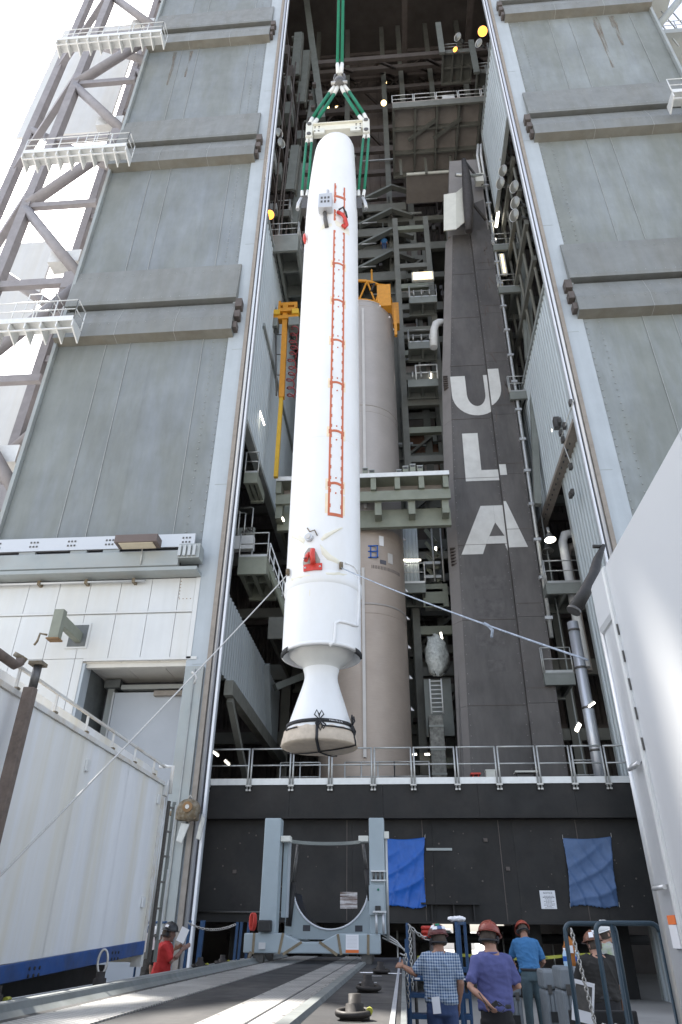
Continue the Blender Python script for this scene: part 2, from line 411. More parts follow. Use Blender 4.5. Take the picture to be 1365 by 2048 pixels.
# ---- outer shell (closes the dark interior)
XW0, XW1, YB, ZT = -14.6, 17.2, 41.0, 84.0
box('side_wall', 'dark_siding', BLD, XW0-.3, XW0, 22.4, YB, 0, ZT)
box('side_wall', 'dark_siding', BLD, XW1, XW1+.3, 22.4, YB, 0, ZT)
corrugated('back_wall', 'dark_siding', BLD, 'x', YB, XW0, XW1, 2.7, ZT, .5, .1, -1)
box('back_wall_backing', 'dark_siding', BLD, XW0, XW1, YB+.02, YB+.3, 2.7, ZT)
for a, b in ((XW0, 1.5), (5.1, XW1)): box('back_wall_base', 'dark_siding', BLD, a, b, YB+.02, YB+.3, 0, 2.7)
box('roof', 'dark_siding', BLD, XW0-.3, XW1+.3, 20.8, YB+.3, ZT, ZT+.6)
box('lintel', 'girder_grey', BLD, -6.8, 8.4, FY, FY+1.2, 76, ZT)

# ---- the two door leaves: sheets, seams, hoods and ledges
Z0S = [23.7 + 13.05*i for i in range(5)]
HOOD = [(21.06, 4.85), (20.88, 4.75), (20.66, 2.45), (20.68, 2.27), (21.06, 2.30)]
LEDGE = [(21.06, 2.12), (20.86, 2.06), (20.55, .95), (20.53, .12), (21.06, .02)]
def leaf(x0, x1, inner, matname, zbot, side, label):
    leafo = thing('vertical_lift_door', label, 'door', ((x0+x1)/2, FY, zbot))
    box('leaf_backing', 'dark_groove', leafo, x0+.02, x1-.02, FY+.10, FY+.9, zbot, ZT)
    lows = [zbot] + [z + .1 for z in Z0S]; tops = [z + .02 for z in Z0S] + [ZT]
    lows = [zbot] + [z + 4.6 for z in Z0S]
    rng = random.Random(11 + side)
    ns = 7
    riv = MB(); seam = MB()
    for zi, (zl, zh) in enumerate(zip(lows, tops)):
        if zl > 66: zh = ZT
        for i in range(ns):
            a = x0 + (x1 - x0)*i/ns; b = x0 + (x1 - x0)*(i+1)/ns
            d = rng.uniform(0, .008)
            mb = MB(); nz = 10; nx = 3; vs = []; fs = []
            for j in range(nz + 1):               # a sheet with slight oil-canning
                for k in range(nx + 1):
                    bul = 0 if k in (0, nx) else rng.uniform(-.010, .012)
                    vs.append((a + .001 + (b - a - .002)*k/nx, FY - d - bul, zl + (zh - zl)*j/nz))
            for j in range(nz):
                for k in range(nx): q = j*(nx+1) + k; fs.append((q, q+1, q+nx+2, q+nx+1))
            mb.add(vs, fs, True)
            mb.box(a+.001, b-.001, FY-d+.014, FY+.08, zl, zh)
            mb.build('sheet', matname, leafo)
            if i in (2, 3, 6): seam.box(a-.012, a+.012, FY-.035, FY-.018, zl, zh)
        xe = x1 if side < 0 else x0; sg = -side*-1
        for off in (.06, .62):
            xx = xe + off*(1 if side > 0 else -1); z = zl + .2
            while z < min(zh, 60):
                riv.box(xx-.018, xx+.018, FY-.04, FY-.01, z-.018, z+.018); z += .34
    seam.build('seam_batten', 'seam_metal', leafo, stuff=True)
    for i, z0 in enumerate(Z0S[:4]):
        xa, xb = (x0 - .1, x1 + .22) if side < 0 else (x0 - .22, x1 + .1)
        MB().prism([(xa, y, z0 + z) for y, z in HOOD], (xb - xa - (.0), 0, 0)).build('hood', 'ledge_metal', leafo)
        lm = MB().prism([(xa - (.0), y, z0 + z) for y, z in LEDGE], (xb - xa, 0, 0)).build('ledge', 'ledge_metal', leafo)
        lm.data.materials.append(MATS['ledge_under_shade'])
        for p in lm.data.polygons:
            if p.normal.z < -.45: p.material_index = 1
        for z in (z0 + 3.3, z0 + 4.9): pass
        k = xa + .3
        while k < xb:                              # rivet lines on hood and ledge
            riv.box(k-.015, k+.015, 20.655, 20.675, z0+2.52, z0+2.55); riv.box(k-.015, k+.015, 20.82, 20.85, z0+4.3, z0+4.33)
            riv.box(k-.015, k+.015, 20.525, 20.55, z0+.82, z0+.85); riv.box(k-.015, k+.015, 20.72, 20.745, z0+1.6, z0+1.63)
            k += .42
        for s in (1, 2):
            sx = xa + (xb - xa)*s/3 + .1
            MB().prism([(sx, y - .012, z0 + z) for y, z in LEDGE], (.02, 0, 0)).build('ledge_seam', 'seam_metal', leafo)
        xo = xb if side < 0 else xa                # end brackets between ledge and guide
        sgn = 1 if side < 0 else -1
        for dz, w, hh in ((1.6, .30, .5), (.95, .26, .4), (.3, .18, .35)):
            xs = sorted((xo + sgn*.01, xo + sgn*w))
            box('guide_bracket', 'frame_brown', leafo, xs[0], xs[1], 20.62, 20.97, z0+dz, z0+dz+hh)
    riv.build('rivets', 'seam_metal', leafo, stuff=True)
    xo = x0 - .16 if side < 0 else x1 + .01
    box('edge_trim', 'girder_grey', leafo, xo, xo+.15, FY-.2, FY+.3, zbot, ZT)
    st = MB()
    return leafo
LL = leaf(-14.4, -6.75, -6.75, 'door_sheet', 13.45, -1, 'weathered grey sheet-metal lift door left of the opening, with overlapping ledges')
RL = leaf(8.42, 16.9, 8.42, 'door_sheet_right', 13.45, 1, 'weathered grey-green lift door right of the opening, with rust streaks')
def stain(leafo, x, zt, w, l, seed):
    rng = random.Random(seed); n = 7; left = []; right = []
    for i in range(n):
        t = i/(n-1); ww = w*(1 - .75*t)*rng.uniform(.6, 1.1)
        left.append((x - ww/2 + rng.uniform(-.05, .05), FY - .022, zt - l*t)); right.append((x + ww/2, FY - .022, zt - l*t))
    MB().prism(left + right[::-1], (0, .004, 0)).build('rust_streak', 'rust_stain', leafo)
for x, zt, w, l, sd in ((13.6, 49.6, .45, 6.0, 1), (14.6, 49.6, .5, 3.6, 3)): stain(RL, x, zt, w, l, sd)
for x, zt, w, l, sd in ((-12.6, 49.6, .3, 4.0, 4), (-11.6, 49.6, .25, 3.2, 5)): stain(LL, x, zt, w, l, sd)

# ---- guide columns on both sides of the opening
def guide(s, x_out, x_in, z0):
    """s=-1 left, +1 right; x_out sheet side, x_in opening side"""
    def b(nm, m, u0, u1, y0, y1, za=z0, zb=ZT):
        xs = sorted((x_in + s*u0, x_in + s*u1)); return box(nm, m, BLD, xs[0], xs[1], y0, y1, za, zb)
    w = abs(x_out - x_in)
    b('guide_panel', 'pale_frame', .42, w - .012, FY-.02, FY+.3)
    b('guide_seal', 'seal_tan', .27, .418, FY-.10, FY+.9)
    b('guide_core', 'pale_frame', .0, .268, FY+.12, FY+.28)
    MB().tube((x_in + s*.19, FY+.02, z0), (x_in + s*.19, FY+.02, ZT), .075, 12).build('guide_tube', 'silver_tube', BLD)
    b('guide_groove', 'dark_groove', .065, .105, FY+.03, FY+.118)
    b('guide_edge', 'white_edge', -.012, .06, FY+.0, FY+.118)
    for z in range(int(z0) + 2, 60, 7):
        if z > z0 + 1: b('panel_joint', 'girder_grey', .43, .9, FY-.026, FY-.021, z, z+.02)
guide(-1, -6.75, -5.62, 0.0)
guide(1, 8.42, 7.22, 0.0)
box('column_flange', 'girder_grey', BLD, -6.68, -6.1, FY-.16, FY-.03, 0, 8.9)
MB().tube((-6.36, FY-.18, 0), (-6.36, FY-.18, 8.8), .02, 6).build('column_weld', 'seam_metal', BLD)

# ---- lower left facade: rail, girder, white wall panels, recess
box('door_track', 'bright_steel', BLD, -15.2, -6.9, FY-.34, FY-.24, 13.2, 13.72)
tb = MB()
for x in [-14.2, -12.8, -11.4, -10.0, -8.6, -7.2]:
    for dx in (-.12, 0, .12):
        for z in (13.38, 13.55): tb.box(x+dx-.03, x+dx+.03, FY-.36, FY-.335, z-.03, z+.03)
tb.build('track_bolts', 'hardware_dark', BLD, stuff=True)
box('track_shade_strip', 'dark_groove', BLD, -15.2, -6.8, FY-.1, FY-.01, 12.9, 13.25)  # dark strip painted in where only shade falls behind the track
for x in (-13.0, -11.1, -9.9): box('track_hanger', 'girder_grey', BLD, x-.3, x+.3, FY-.30, FY-.12, 12.95, 13.19)
MB().prism([(-15.2, y, z) for y, z in ((FY-.55,12.95),(FY-.60,12.9),(FY-.60,12.35),(FY-.5,12.3),(FY-.5,12.28),(FY-.02,12.28),(FY-.02,12.4),(FY-.42,12.42),(FY-.45,12.9))], (7.9, 0, 0)).build('door_girder', 'girder_grey', BLD)
box('girder_shelf', 'girder_grey', BLD, -15.2, -6.6, FY-.64, FY-.02, 12.14, 12.27)
box('girder_end', 'girder_grey', BLD, -7.3, -6.55, FY-.72, FY-.2, 12.55, 13.1)
for i in range(4): box('end_clamp', 'galvanised', BLD, -7.28+i*.17, -7.18+i*.17, FY-.82, FY-.73, 12.6, 13.0)
MB().tube((-15.2, FY-.2, 11.98), (-8.5, FY-.2, 11.98), .045, 8).build('conduit', 'bright_steel', BLD)
cl = MB()
for x in (-14, -12.3, -10.6, -8.9): cl.box(x-.05, x+.05, FY-.27, FY-.02, 11.9, 12.06)
cl.build('conduit_clips', 'rusty_iron', BLD, stuff=True)
xs = [-18.2, -17.1, -16.0, -14.95, -13.84, -12.73, -11.61, -10.5, -9.4, -8.31, -7.32, -6.76]
WW = thing('panel_wall', 'white panelled wall below the left lift door', 'wall', (-11, FY, 0))
for i in range(len(xs)-1):
    for (za, zb) in ((10.92, 12.12), (9.28, 10.82)):
        xa, xb = xs[i]+.008, xs[i+1]-.008
        if za < 10.9 and -10.9 < (xa+xb)/2 < -10.2:   # hatch column handled below
            pass
        box('wall_panel', 'white_panel', WW, xa, xb, FY-.02, FY+.1, za, zb, bevel=.006)
    if xs[i+1] < -10.2:
        for (za, zb) in ((6.3, 9.265), (3.2, 6.285), (0.0, 3.185)):
            box('wall_panel', 'white_panel', WW, xs[i]+.008, xs[i+1]-.008, FY-.02, FY+.1, za, zb, bevel=.006)
box('wall_rail', 'white_panel', WW, -18.2, -6.76, FY-.07, FY-.015, 10.84, 10.90)
box('wall_backing', 'cream_soffit', WW, -18.2, -6.77, FY+.11, FY+.3, 9.0, 12.12)
box('wall_backing', 'cream_soffit', WW, -18.2, -10.55, FY+.11, FY+.3, 0, 8.99)
box('wall_panel', 'white_panel', WW, -10.49, -10.22, FY-.02, FY+.1, 0, 9.265)
box('corner_trim', 'white_panel', WW, -6.755, -6.6, FY-.05, FY-.022, 9.2, 12.12)
# recess
rs = MB()
box('recess_lip', 'white_panel', WW, -10.2, -6.4, FY-.05, FY+.06, 9.18, 9.27)
for i in range(3): box('soffit_panel', 'cream_soffit', WW, -10.2+i*1.28, -10.2+(i+1)*1.28-.02, FY+.07, FY+2.2, 9.14, 9.22)
box('recess_side', 'recess_dark', WW, -10.5, -10.2, FY+.10, FY+2.2, 0, 9.13)
box('recess_trim', 'pale_frame', WW, -10.215, -10.12, FY+.0, FY+.5, 0, 9.12)
box('recess_back', 'dark_groove', WW, -10.2, -6.5, FY+2.2, FY+2.3, 0, 9.13)
box('recess_post', 'girder_grey', WW, -9.95, -9.72, FY+1.75, FY+2.1, 0, 8.8)
box('post_cap', 'recess_dark', WW, -10.05, -9.5, FY+1.6, FY+2.1, 8.8, 9.08)
box('sliding_door', 'grey_door', WW, -9.62, -6.62, FY+1.62, FY+1.7, 0, 8.62, bevel=.01)
box('door_edge', 'bright_steel', WW, -9.69, -9.63, FY+1.6, FY+1.72, 0, 8.64)
box('door_header', 'girder_grey', WW, -9.4, -6.6, FY+1.5, FY+1.9, 8.7, 8.85)
box('door_shim', 'seal_tan', WW, -8.2, -6.6, FY+1.45, FY+1.6, 8.45, 8.62)
rp = MB()
for i in range(6):
    rp.box(-7.28+i*.13, -7.25+i*.13, FY-.028, FY-.019, 11.32, 11.35)
    rp.box(-7.30, -7.27, FY-.028, FY-.019, 11.38+i*.12, 11.41+i*.12)
rp.build('rivet_corner', 'rusty_paint', WW, stuff=True)
# hatch with a jib arm
box('hatch_frame', 'white_panel', WW, -10.93, -10.17, FY-.06, FY-.025, 9.62, 10.50)
box('hatch_opening', 'recess_dark', WW, -10.86, -10.24, FY-.075, FY-.062, 9.68, 10.44)
JB = thing('wall_hoist', 'pale rusty hoist arm sticking out of the white wall hatch', 'jib', (-10.5, FY, 10))
jy = SX(122, 1225, -10.5).y
MB().bar((-10.5, FY-.08, 9.98), (-10.5, jy+.13, 10.02), .22, .34).build('arm', 'platform_green', JB, bevel=.01)
box('head', 'platform_green', JB, -10.66, -10.34, jy-.13, jy+.12, 9.35, 10.30, bevel=.012)
box('base_plate', 'rusty_paint', JB, -10.7, -10.3, jy-.17, jy+.16, 9.30, 9.345)
MB().path([(-10.72, jy-.1, 9.45), (-10.95, jy-.1, 9.5), (-10.98, jy-.1, 9.25), (-11.05, jy-.1, 9.12)], .035, 6).build('hook', 'rusty_iron', JB)
LP = thing('wall_floodlight', 'brown box floodlight with pale lens under the left door', 'floodlight', (-8.7, 20.2, 13))
box('housing', 'lamp_brown', LP, -9.45, -7.95, 19.82, 20.33, 12.98, 13.28, bevel=.015)
box('lens', 'lamp_lens', LP, -9.3, -8.1, 19.87, 20.28, 12.955, 12.978)
MB().tube((-8.6, 20.3, 12.96), (-8.6, 20.38, 12.4), .025, 6).build('conduit_drop', 'galvanised', LP)

# ---- open steelwork and balconies left of the left leaf
LF = thing('stair_tower', 'pale open steel bracing tower at the far left edge', 'steel tower', (-18, 23, 0))
for x, y in ((-15.05, 22.2), (-19.6, 22.2), (-15.6, 27.5), (-19.6, 27.5), (-23.5, 24.5)):
    MB().bar((x, y, 12.2 if y < 23 else 0), (x, y, 78), .5, .5).build('column', 'structure_paint', LF)
for i in range(6):
    z = 14.5 + i*13.05*.5*2*.5
    z = 16.5 + i*6.52*2
    for y in (22.2, 27.5):
        MB().bar((-19.6, y, z), (-15.6, y, z), .3, .45).build('beam', 'structure_paint', LF)
        MB().tube((-15.1, y, z+.2), (-19.6, y, z+6.3), .3, 12).build('brace', 'structure_paint', LF)
        MB().tube((-19.6, y, z+6.7), (-15.1, y, z+12.8), .3, 12).build('brace', 'structure_paint', LF)
        MB().bar((-19.6, y, z+6.52), (-15.6, y, z+6.52), .28, .4).build('beam', 'structure_paint', LF)
    MB().bar((-15.6, 22.2, z), (-15.6, 27.5, z), .3, .4).build('beam', 'structure_paint', LF)
    MB().tube((-15.6, 22.2, z), (-15.6, 27.5, z+6.4), .16, 8).build('brace', 'structure_paint', LF)
    MB().bar((-23.5, 24.5, z+1), (-19.6, 22.2, z+9), .4, .4).build('brace', 'structure_paint', LF)
    MB().tube((-15.7, 23.5, z-1.5), (-23.4, 24.4, z+5.5), .28, 10).build('brace', 'structure_paint', LF)
    box('gusset', 'structure_paint', LF, -16.0, -14.9, 22.0, 22.1, z-.6, z+.6)
    box('pale_box', 'rail_white', LF, -17.6, -15.9, 22.6, 23.4, z+2.2, z+3.1)
for i, (x, z, h) in enumerate(((-18.1, 16, 9), (-18.4, 28, 7), (-18.2, 41, 7.5))):
    box('white_cladding', 'white_panel', LF, x-.9, x+.9, 27.8, 27.95, z, z+h)
for x0, x1, za, zb in ((-29.0, -21.5, 56.0, 74), (-26.0, -22.4, 34.5, 42.5), (-23.6, -20.2, 20, 30)): box('white_cladding', 'white_panel', LF, x0, x1, 29.0, 29.2, za, zb)  # first two panels shaped to place sun and shade on trailer and deck
def ext_balcony(x0, x1, y0, y1, z, label, hs=1.0):
    t = thing('balcony', label, 'balcony', ((x0+x1)/2, y0, z), 'balconies on the outside of the doors')
    box('deck', 'rail_white', t, x0, x1, y0, y1, z-.08, z)
    box('fascia', 'rail_white', t, x0, x1, y0-.03, y0-.002, z-.16, z+.12)
    n = int((x1-x0)/.62)
    for i in range(n+1):
        x = x0 + (x1-x0)*i/n
        MB().prism([(x-.03, y0+.0, z-.09), (x-.03, y1, z-.09), (x-.03, y1, z-.75), (x-.03, y0, z-.45)], (.06, 0, 0)).build('rib', 'rail_white', t)
    box('soffit_rail', 'rail_white', t, x0, x1, y0+.1, y0+.16, z-.5, z-.44)
    railing_mb(MB(), [(x0, y0, z), (x1, y0, z), (x1, y1, z)], 1.1, .03, 1.0, (.5,), False).build('railing', 'rail_white', t)
    railing_mb(MB(), [(x0+(x1-x0)*.52, y0+.45, z+.4), (x0+(x1-x0)*.74, y0+.45, z+.4), (x0+(x1-x0)*.74, y0+1.2, z+.4)], 1.75, .025, .7, (.35,.68), False).build('ladder_cage', 'rail_white', t)
    return t
ext_balcony(-18.6, -13.05, 19.4, 21.0-.85, 23.75, 'lowest white railed balcony left of the lift door')
ext_balcony(-18.6, -13.0, 19.4, 21.0-.85, 36.6, 'middle white railed balcony left of the lift door')
ext_balcony(-19.6, -12.95, 19.4, 21.0-.85, 48.9, 'topmost white railed balcony left of the lift door')
p = S(1340, 180, 19.5)
ext_balcony(p.x, p.x+3.5, 19.4, 20.15, p.z-.3, 'white railed balcony at the right edge of the right lift door')
RF = thing('bracing_tower', 'grey steel bracing tower at the top right corner', 'steel tower', (19, 23, 0))
for x, y in ((17.9, 23), (22.5, 23), (17.9, 28), (22.5, 28)): MB().bar((x, y, 0), (x, y, 78), .5, .5).build('column', 'girder_grey', RF)
for i in range(10):
    z = 8 + i*7.2
    MB().bar((17.9, 23, z), (22.5, 23, z), .35, .5).build('beam', 'girder_grey', RF)
    MB().tube((17.9, 23, z), (22.5, 23, z+7), .24, 10).build('brace', 'girder_grey', RF)
    MB().tube((22.5, 28, z), (17.9, 28, z+7), .2, 10).build('brace', 'girder_grey', RF)
    MB().bar((17.9, 23, z), (17.9, 28, z+7), .2, .2).build('brace', 'girder_grey', RF)
    if i > 3:
        box('landing', 'girder_grey', RF, 18.2, 22.2, 24, 26.5, z+2.6, z+2.75)
        railing_mb(MB(), [(18.2, 24, z+2.75), (22.2, 24, z+2.75)], 1.1, .03, .8, (.5,), False).build('landing_railing', 'galvanised', RF)
for i in range(6): MB().tube((18.2+i*.7, 24.2, 52), (18.6+i*.7, 25.5, 60), .05, 6).build('stair_stringer', 'galvanised', RF)

# ================================================================== interior side walls
def wall_y(name, m, x, y0, y1, z0, z1, face):
    y0 = 21.3 if y0 < 22.4 else y0
    return corrugated(name, m, BLD, 'y', x, y0, y1, z0, z1, .34, .05, face)
XLW, XRW = -5.72, 7.32
# left: upper ribbed wall, lower ribbed wall
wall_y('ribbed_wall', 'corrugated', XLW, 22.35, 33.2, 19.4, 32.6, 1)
box('wall_flange', 'girder_grey', BLD, XLW-.2, XLW+.12, 21.3, 33.2, 32.62, 32.8)
box('wall_flange', 'girder_grey', BLD, XLW-.2, XLW+.12, 21.3, 33.2, 19.15, 19.38)
MB().bar((XLW+.1, 22.6, 26.2), (XLW+.1, 33.2, 26.2), .1, .18).build('wall_girt', 'girder_grey', BLD)
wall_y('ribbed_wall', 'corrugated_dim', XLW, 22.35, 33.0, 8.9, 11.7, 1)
MB().bar((XLW+.12, 22.35, 8.65), (XLW+.12, 34.5, 8.65), .3, .5).build('wall_girt', 'frame_steel', BLD)
MB().bar((XLW+.14, 22.6, 8.3), (XLW+.14, 26.5, 6.2), .2, .2).build('wall_brace', 'frame_steel', BLD)
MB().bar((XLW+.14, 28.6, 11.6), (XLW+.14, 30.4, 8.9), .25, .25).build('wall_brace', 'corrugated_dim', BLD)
# right: upper ribbed sheet, main ribbed wall with opening
wall_y('ribbed_wall', 'corrugated', XRW, 22.35, 27.0, 40.0, 48.5, -1)
for za, zb in ((39.85, 40.0), (48.5, 48.7), (26.2, 26.4)): box('wall_flange', 'girder_grey', BLD, XRW-.12, XRW+.1, 21.3, 27.0 if za > 30 else 34.0, za, zb)
box('wall_flange', 'girder_grey', BLD, XRW-.12, XRW+.1, 27.0, 27.12, 39.85, 48.7)
wall_y('ribbed_wall', 'corrugated', XRW, 22.35, 34.0, 18.7, 26.2, -1)
box('wall_flange', 'seal_tan', BLD, XRW-.12, XRW+.30, 21.3, 34.0, 18.5, 18.68)
wall_y('ribbed_wall', 'corrugated', XRW+.3, 22.35, 25.3, 0, 18.48, -1)
box('opening_jamb', 'girder_grey', BLD, XRW+.25, XRW+.45, 25.3, 25.5, 0, 18.48)
bd = MB()
for i in range(26): bd.box(XRW+.0, XRW+.04, 22.6+i*.42, 22.68+i*.42, 18.44, 18.5)
bd.build('flange_bolts', 'dark_groove', BLD, stuff=True)
bd = MB()
for i in range(26): bd.box(XRW-.09, XRW-.05, 22.6+i*.42, 22.68+i*.42, 26.2, 26.27)
bd.build('flange_bolts', 'dark_groove', BLD, stuff=True)
MB().tube((XRW-.12, 28.4, 0), (XRW-.12, 28.4, 27), .035, 6).build('downpipe', 'girder_grey', BLD)

# ================================================================== interior steel frame
rng = random.Random(5)
FR = thing('interior_frame', 'dark steel frame of columns, beams and braces inside the building', 'steel frame', (1, 36, 0))
cols_x = [-5.6, -2.6, .9, 2.6, 5.4, 8.6]
for x in cols_x:
    for y in (34.6, 38.6):
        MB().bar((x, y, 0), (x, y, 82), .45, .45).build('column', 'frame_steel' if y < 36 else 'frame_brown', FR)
lv = [6.5 + 3.35*i for i in range(22)]
for i, z in enumerate(lv):
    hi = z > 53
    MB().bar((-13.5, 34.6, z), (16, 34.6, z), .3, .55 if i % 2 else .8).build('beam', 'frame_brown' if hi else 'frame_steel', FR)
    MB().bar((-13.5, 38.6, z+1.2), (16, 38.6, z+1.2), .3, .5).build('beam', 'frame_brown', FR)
    if not hi and i % 2 == 0:
        box('floor', 'frame_steel', FR, -5.5, 8.5, 34.8, 40.5, z+.42, z+.52)
    for x in (-2.6, .9, 5.4):
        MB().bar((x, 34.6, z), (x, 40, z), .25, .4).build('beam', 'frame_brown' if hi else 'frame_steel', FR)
for i, z in enumerate(lv[:-1]):
    if z < 40 and i % 2: continue
    for (xa, xb) in ((-2.6, .9), (.9, 5.4), (-5.6, -2.6)):
        if rng.random() < .8:
            a, b = (xa, xb) if (i % 2 == 0) else (xb, xa)
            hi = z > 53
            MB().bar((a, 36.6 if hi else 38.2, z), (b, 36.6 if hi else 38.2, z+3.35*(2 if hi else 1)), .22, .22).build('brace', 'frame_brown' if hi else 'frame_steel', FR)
for i in range(3):                                  # roof trusses seen from below
    z = 66 + i*5
    y = 30 + i*3.2
    MB().bar((-13, y, z), (16, y, z), .3, .6).build('roof_beam', 'frame_brown', FR)
    for x in range(-12, 14, 4): MB().bar((x, y, z), (x+2, y+2.6, z+3.6), .2, .2).build('roof_brace', 'frame_brown', FR)
for x in (-9, -3, 3, 9, 14): MB().bar((x, 22, 74), (x, 40, 74), .5, .7).build('roof_beam', 'frame_brown', FR)
MB().bar(S(612, -10, 30), S(645, 240, 30), .55, .45).build('hanging_post', 'platform_grey', FR)
for k in range(4): box('tall_screen', 'screen_brown', FR, -2.6+k*.95, -1.68+k*.95, 37.4+.12*(k % 2), 37.6+.12*(k % 2), 52, 82)
for k in range(3): MB().bar((3.6+k*.0, 37.5, 52+k*9), (9.0, 37.5, 61+k*9), .25, .25).build('brace', 'frame_brown', FR); MB().bar((9.0, 37.3, 52+k*9), (3.6, 37.3, 61+k*9), .25, .25).build('brace', 'frame_brown', FR)

# ---- folding platform flaps standing on edge along the left (seen above the ribbed wall)
def flap(u0, v0, u1, v1, w, y, lab):
    a = S(u0, v0, y); b = S(u1, v1, y)
    t = thing('folding_platform_flap', lab, 'platform flap', b, 'folded platform flaps along the left side')
    MB().bar(a, b, w, .16, up=(0, 1, 0)).build('plate', 'platform_grey', t)
    MB().bar(a + Vector((w*.5+.07, .25, 0)), b + Vector((w*.5+.07, .25, 0)), .12, .5, up=(0, 1, 0)).build('stiffener', 'frame_steel', t)
    n = 4
    for i in range(n):
        p = a.lerp(b, (i+.6)/n); box('hinge_lug', 'frame_steel', t, p.x-w/2-.16, p.x-w/2-.01, p.y-.2, p.y+.1, p.z-.12, p.z+.12)
for k, (u0, v0, u1, v1, w, y, lab) in enumerate((
    (597, 66, 590, 150, .62, 27.5, 'uppermost folded grey platform flap left of the green slings'),
    (613, 102, 601, 205, .62, 29.5, 'folded grey platform flap beside the hanging post'),
    (632, 174, 619, 255, .60, 30.5, 'folded grey platform flap just left of the lifting beam'),
    (591, 292, 580, 380, .55, 26.5, 'folded grey platform flap above the left interior platform'),
    (611, 328, 585, 450, .55, 28.0, 'longest folded grey platform flap behind the left sling pair'))):
    flap(u0, v0, u1, v1, w, y, lab)

# ---- work platforms
def platform(name, label, x0, x1, y0, y1, z, th=.6, m='platform_grey', nx=3, ny=2, rails='fr', pale=False, rm='galvanised', flare=0):
    t = thing(name, label, 'platform', ((x0+x1)/2, y0, z), 'work platforms inside the building')
    box('deck', 'coffer_pale' if pale else m, t, x0, x1, y0, y1, z-.08, z)
    box('edge_beam', m, t, x0, x1, y0, y0+.14, z-th, z-.085); box('edge_beam', m, t, x0, x1, y1-.14, y1, z-th, z-.085)
    for i in range(nx+1):
        x = x0 + (x1-x0-.14)*i/nx; box('joist', m, t, x, x+.14, y0+.142, y1-.142, z-th*.85, z-.085)
    for j in range(1, ny):
        y = y0 + (y1-y0)*j/ny
        for i in range(nx): box('cross_joist', m, t, x0+(x1-x0-.14)*i/nx+.142, x0+(x1-x0-.14)*(i+1)/nx-.002, y-.07, y+.07, z-th*.7, z-.085)
    rp = MB()
    if 'f' in rails: railing_mb(rp, [(x0, y0+.05, z), (x1, y0+.05, z)], 1.07, .026, 1.2)
    if 'r' in rails: railing_mb(rp, [(x1-.05, y0, z), (x1-.05, y1, z)], 1.07, .026, 1.2)
    if 'l' in rails: railing_mb(rp, [(x0+.05, y0, z), (x0+.05, y1, z)], 1.07, .026, 1.2)
    if rp.v: rp.build('railing', rm, t)
    return t
# left side
platform('work_platform', 'railed left platform just above the ribbed wall', -7.6, S(603, 470, 24).x, 23.2, 30.0, S(570, 470, 23.2).z, 1.3, nx=3, ny=4)
platform('work_platform', 'small railed platform high behind the left guide', -8.0, S(602, 395, 30).x, 26.5, 31.0, S(580, 400, 26.5).z-1, .6, 'frame_steel')
platform('work_platform', 'dark platform high left below the folded flaps', -8.5, S(605, 255, 31).x-.2, 26.0, 33, S(580, 160, 26).z, 1.2, 'frame_brown', ny=5)
for i, z in enumerate((40.2, 44.5)): platform('work_platform', ('lower' if i == 0 else 'upper') + ' brown platform tucked behind the left door guide', -9, -5.0+i*.3, 28, 34, z, .8, 'frame_brown', rails='')
# coffered undersides below the left railed platform
for i, z in enumerate((29.5, 26.4, 23.2)):
    platform('work_platform', ('upper', 'middle', 'lower')[i] + ' deep-beamed dark platform between ribbed wall and white motor', -5.5, -1.2, 33.6, 40, z, 1.1, 'frame_steel', rails='')
# upper right cantilever platform with pale underside
pz = S(785, 205, 27).z
UP = platform('cantilever_platform', 'large overhanging platform with coffered pale underside above the mast', S(785, 205, 27).x, 9.3, 27, 32.5, pz, .75, 'frame_steel', 5, 3, '', True)
box('under_tray', 'coffer_pale', UP, 2.2, 8.2, 31.2, 33.6, pz-2.4, pz-2.3)
box('tray_lip', 'fixture_white', UP, 2.2, 8.2, 31.1, 31.19, pz-2.5, pz-2.25)
for x in (1.7, 3.6, 5.5, 7.4): box('hanger', 'frame_steel', UP, x, x+.2, 31.0, 31.09, pz-2.6, pz-.6)
for x in (3.6, 5.5): MB().bar((x-1.2, 29.6, pz-.5), (x+.8, 28.2, pz-.5), .25, .18).build('diagonal', 'frame_steel', UP)
for i in range(5):                                   # its removable guard rail sections
    x0 = S(785, 205, 27).x + i*1.62; x1 = x0 + 1.52
    t = thing('guard_rail', ('first', 'second', 'third', 'fourth', 'fifth')[i] + ' guard rail section from the left on the overhanging platform above the mast', 'guard rail', (x0, 27, pz), 'guard rails on the overhanging platform')
    for z in (.45, 1.0): MB().tube((x0, 27.05, pz+z), (x1, 27.05, pz+z), .03, 6).build('rail', 'rail_white', t)
    for x in (x0, x1): MB().tube((x, 27.05, pz+.005), (x, 27.05, pz+1.02), .032, 6).build('post', 'rail_white', t)
box('cabinet', 'duct_white', UP, 5.0, 5.9, 27.6, 28.2, pz+.01, pz+1.6)
for k, (u, v) in enumerate(((906, 92), (975, 130))):
    p = S(u, v, 28.5)
    platform('work_platform', ('railed service platform with lamps near the top of the opening', 'narrow service platform beside the right guide near the top')[k], p.x-.9, p.x+1.6, 28.5, 31, p.z-.6, .5, 'frame_steel')
    box('folded_flap', 'platform_grey', FR, p.x-1.2, p.x-.75, 28.2, 28.4, p.z-1.5, p.z+3.6)
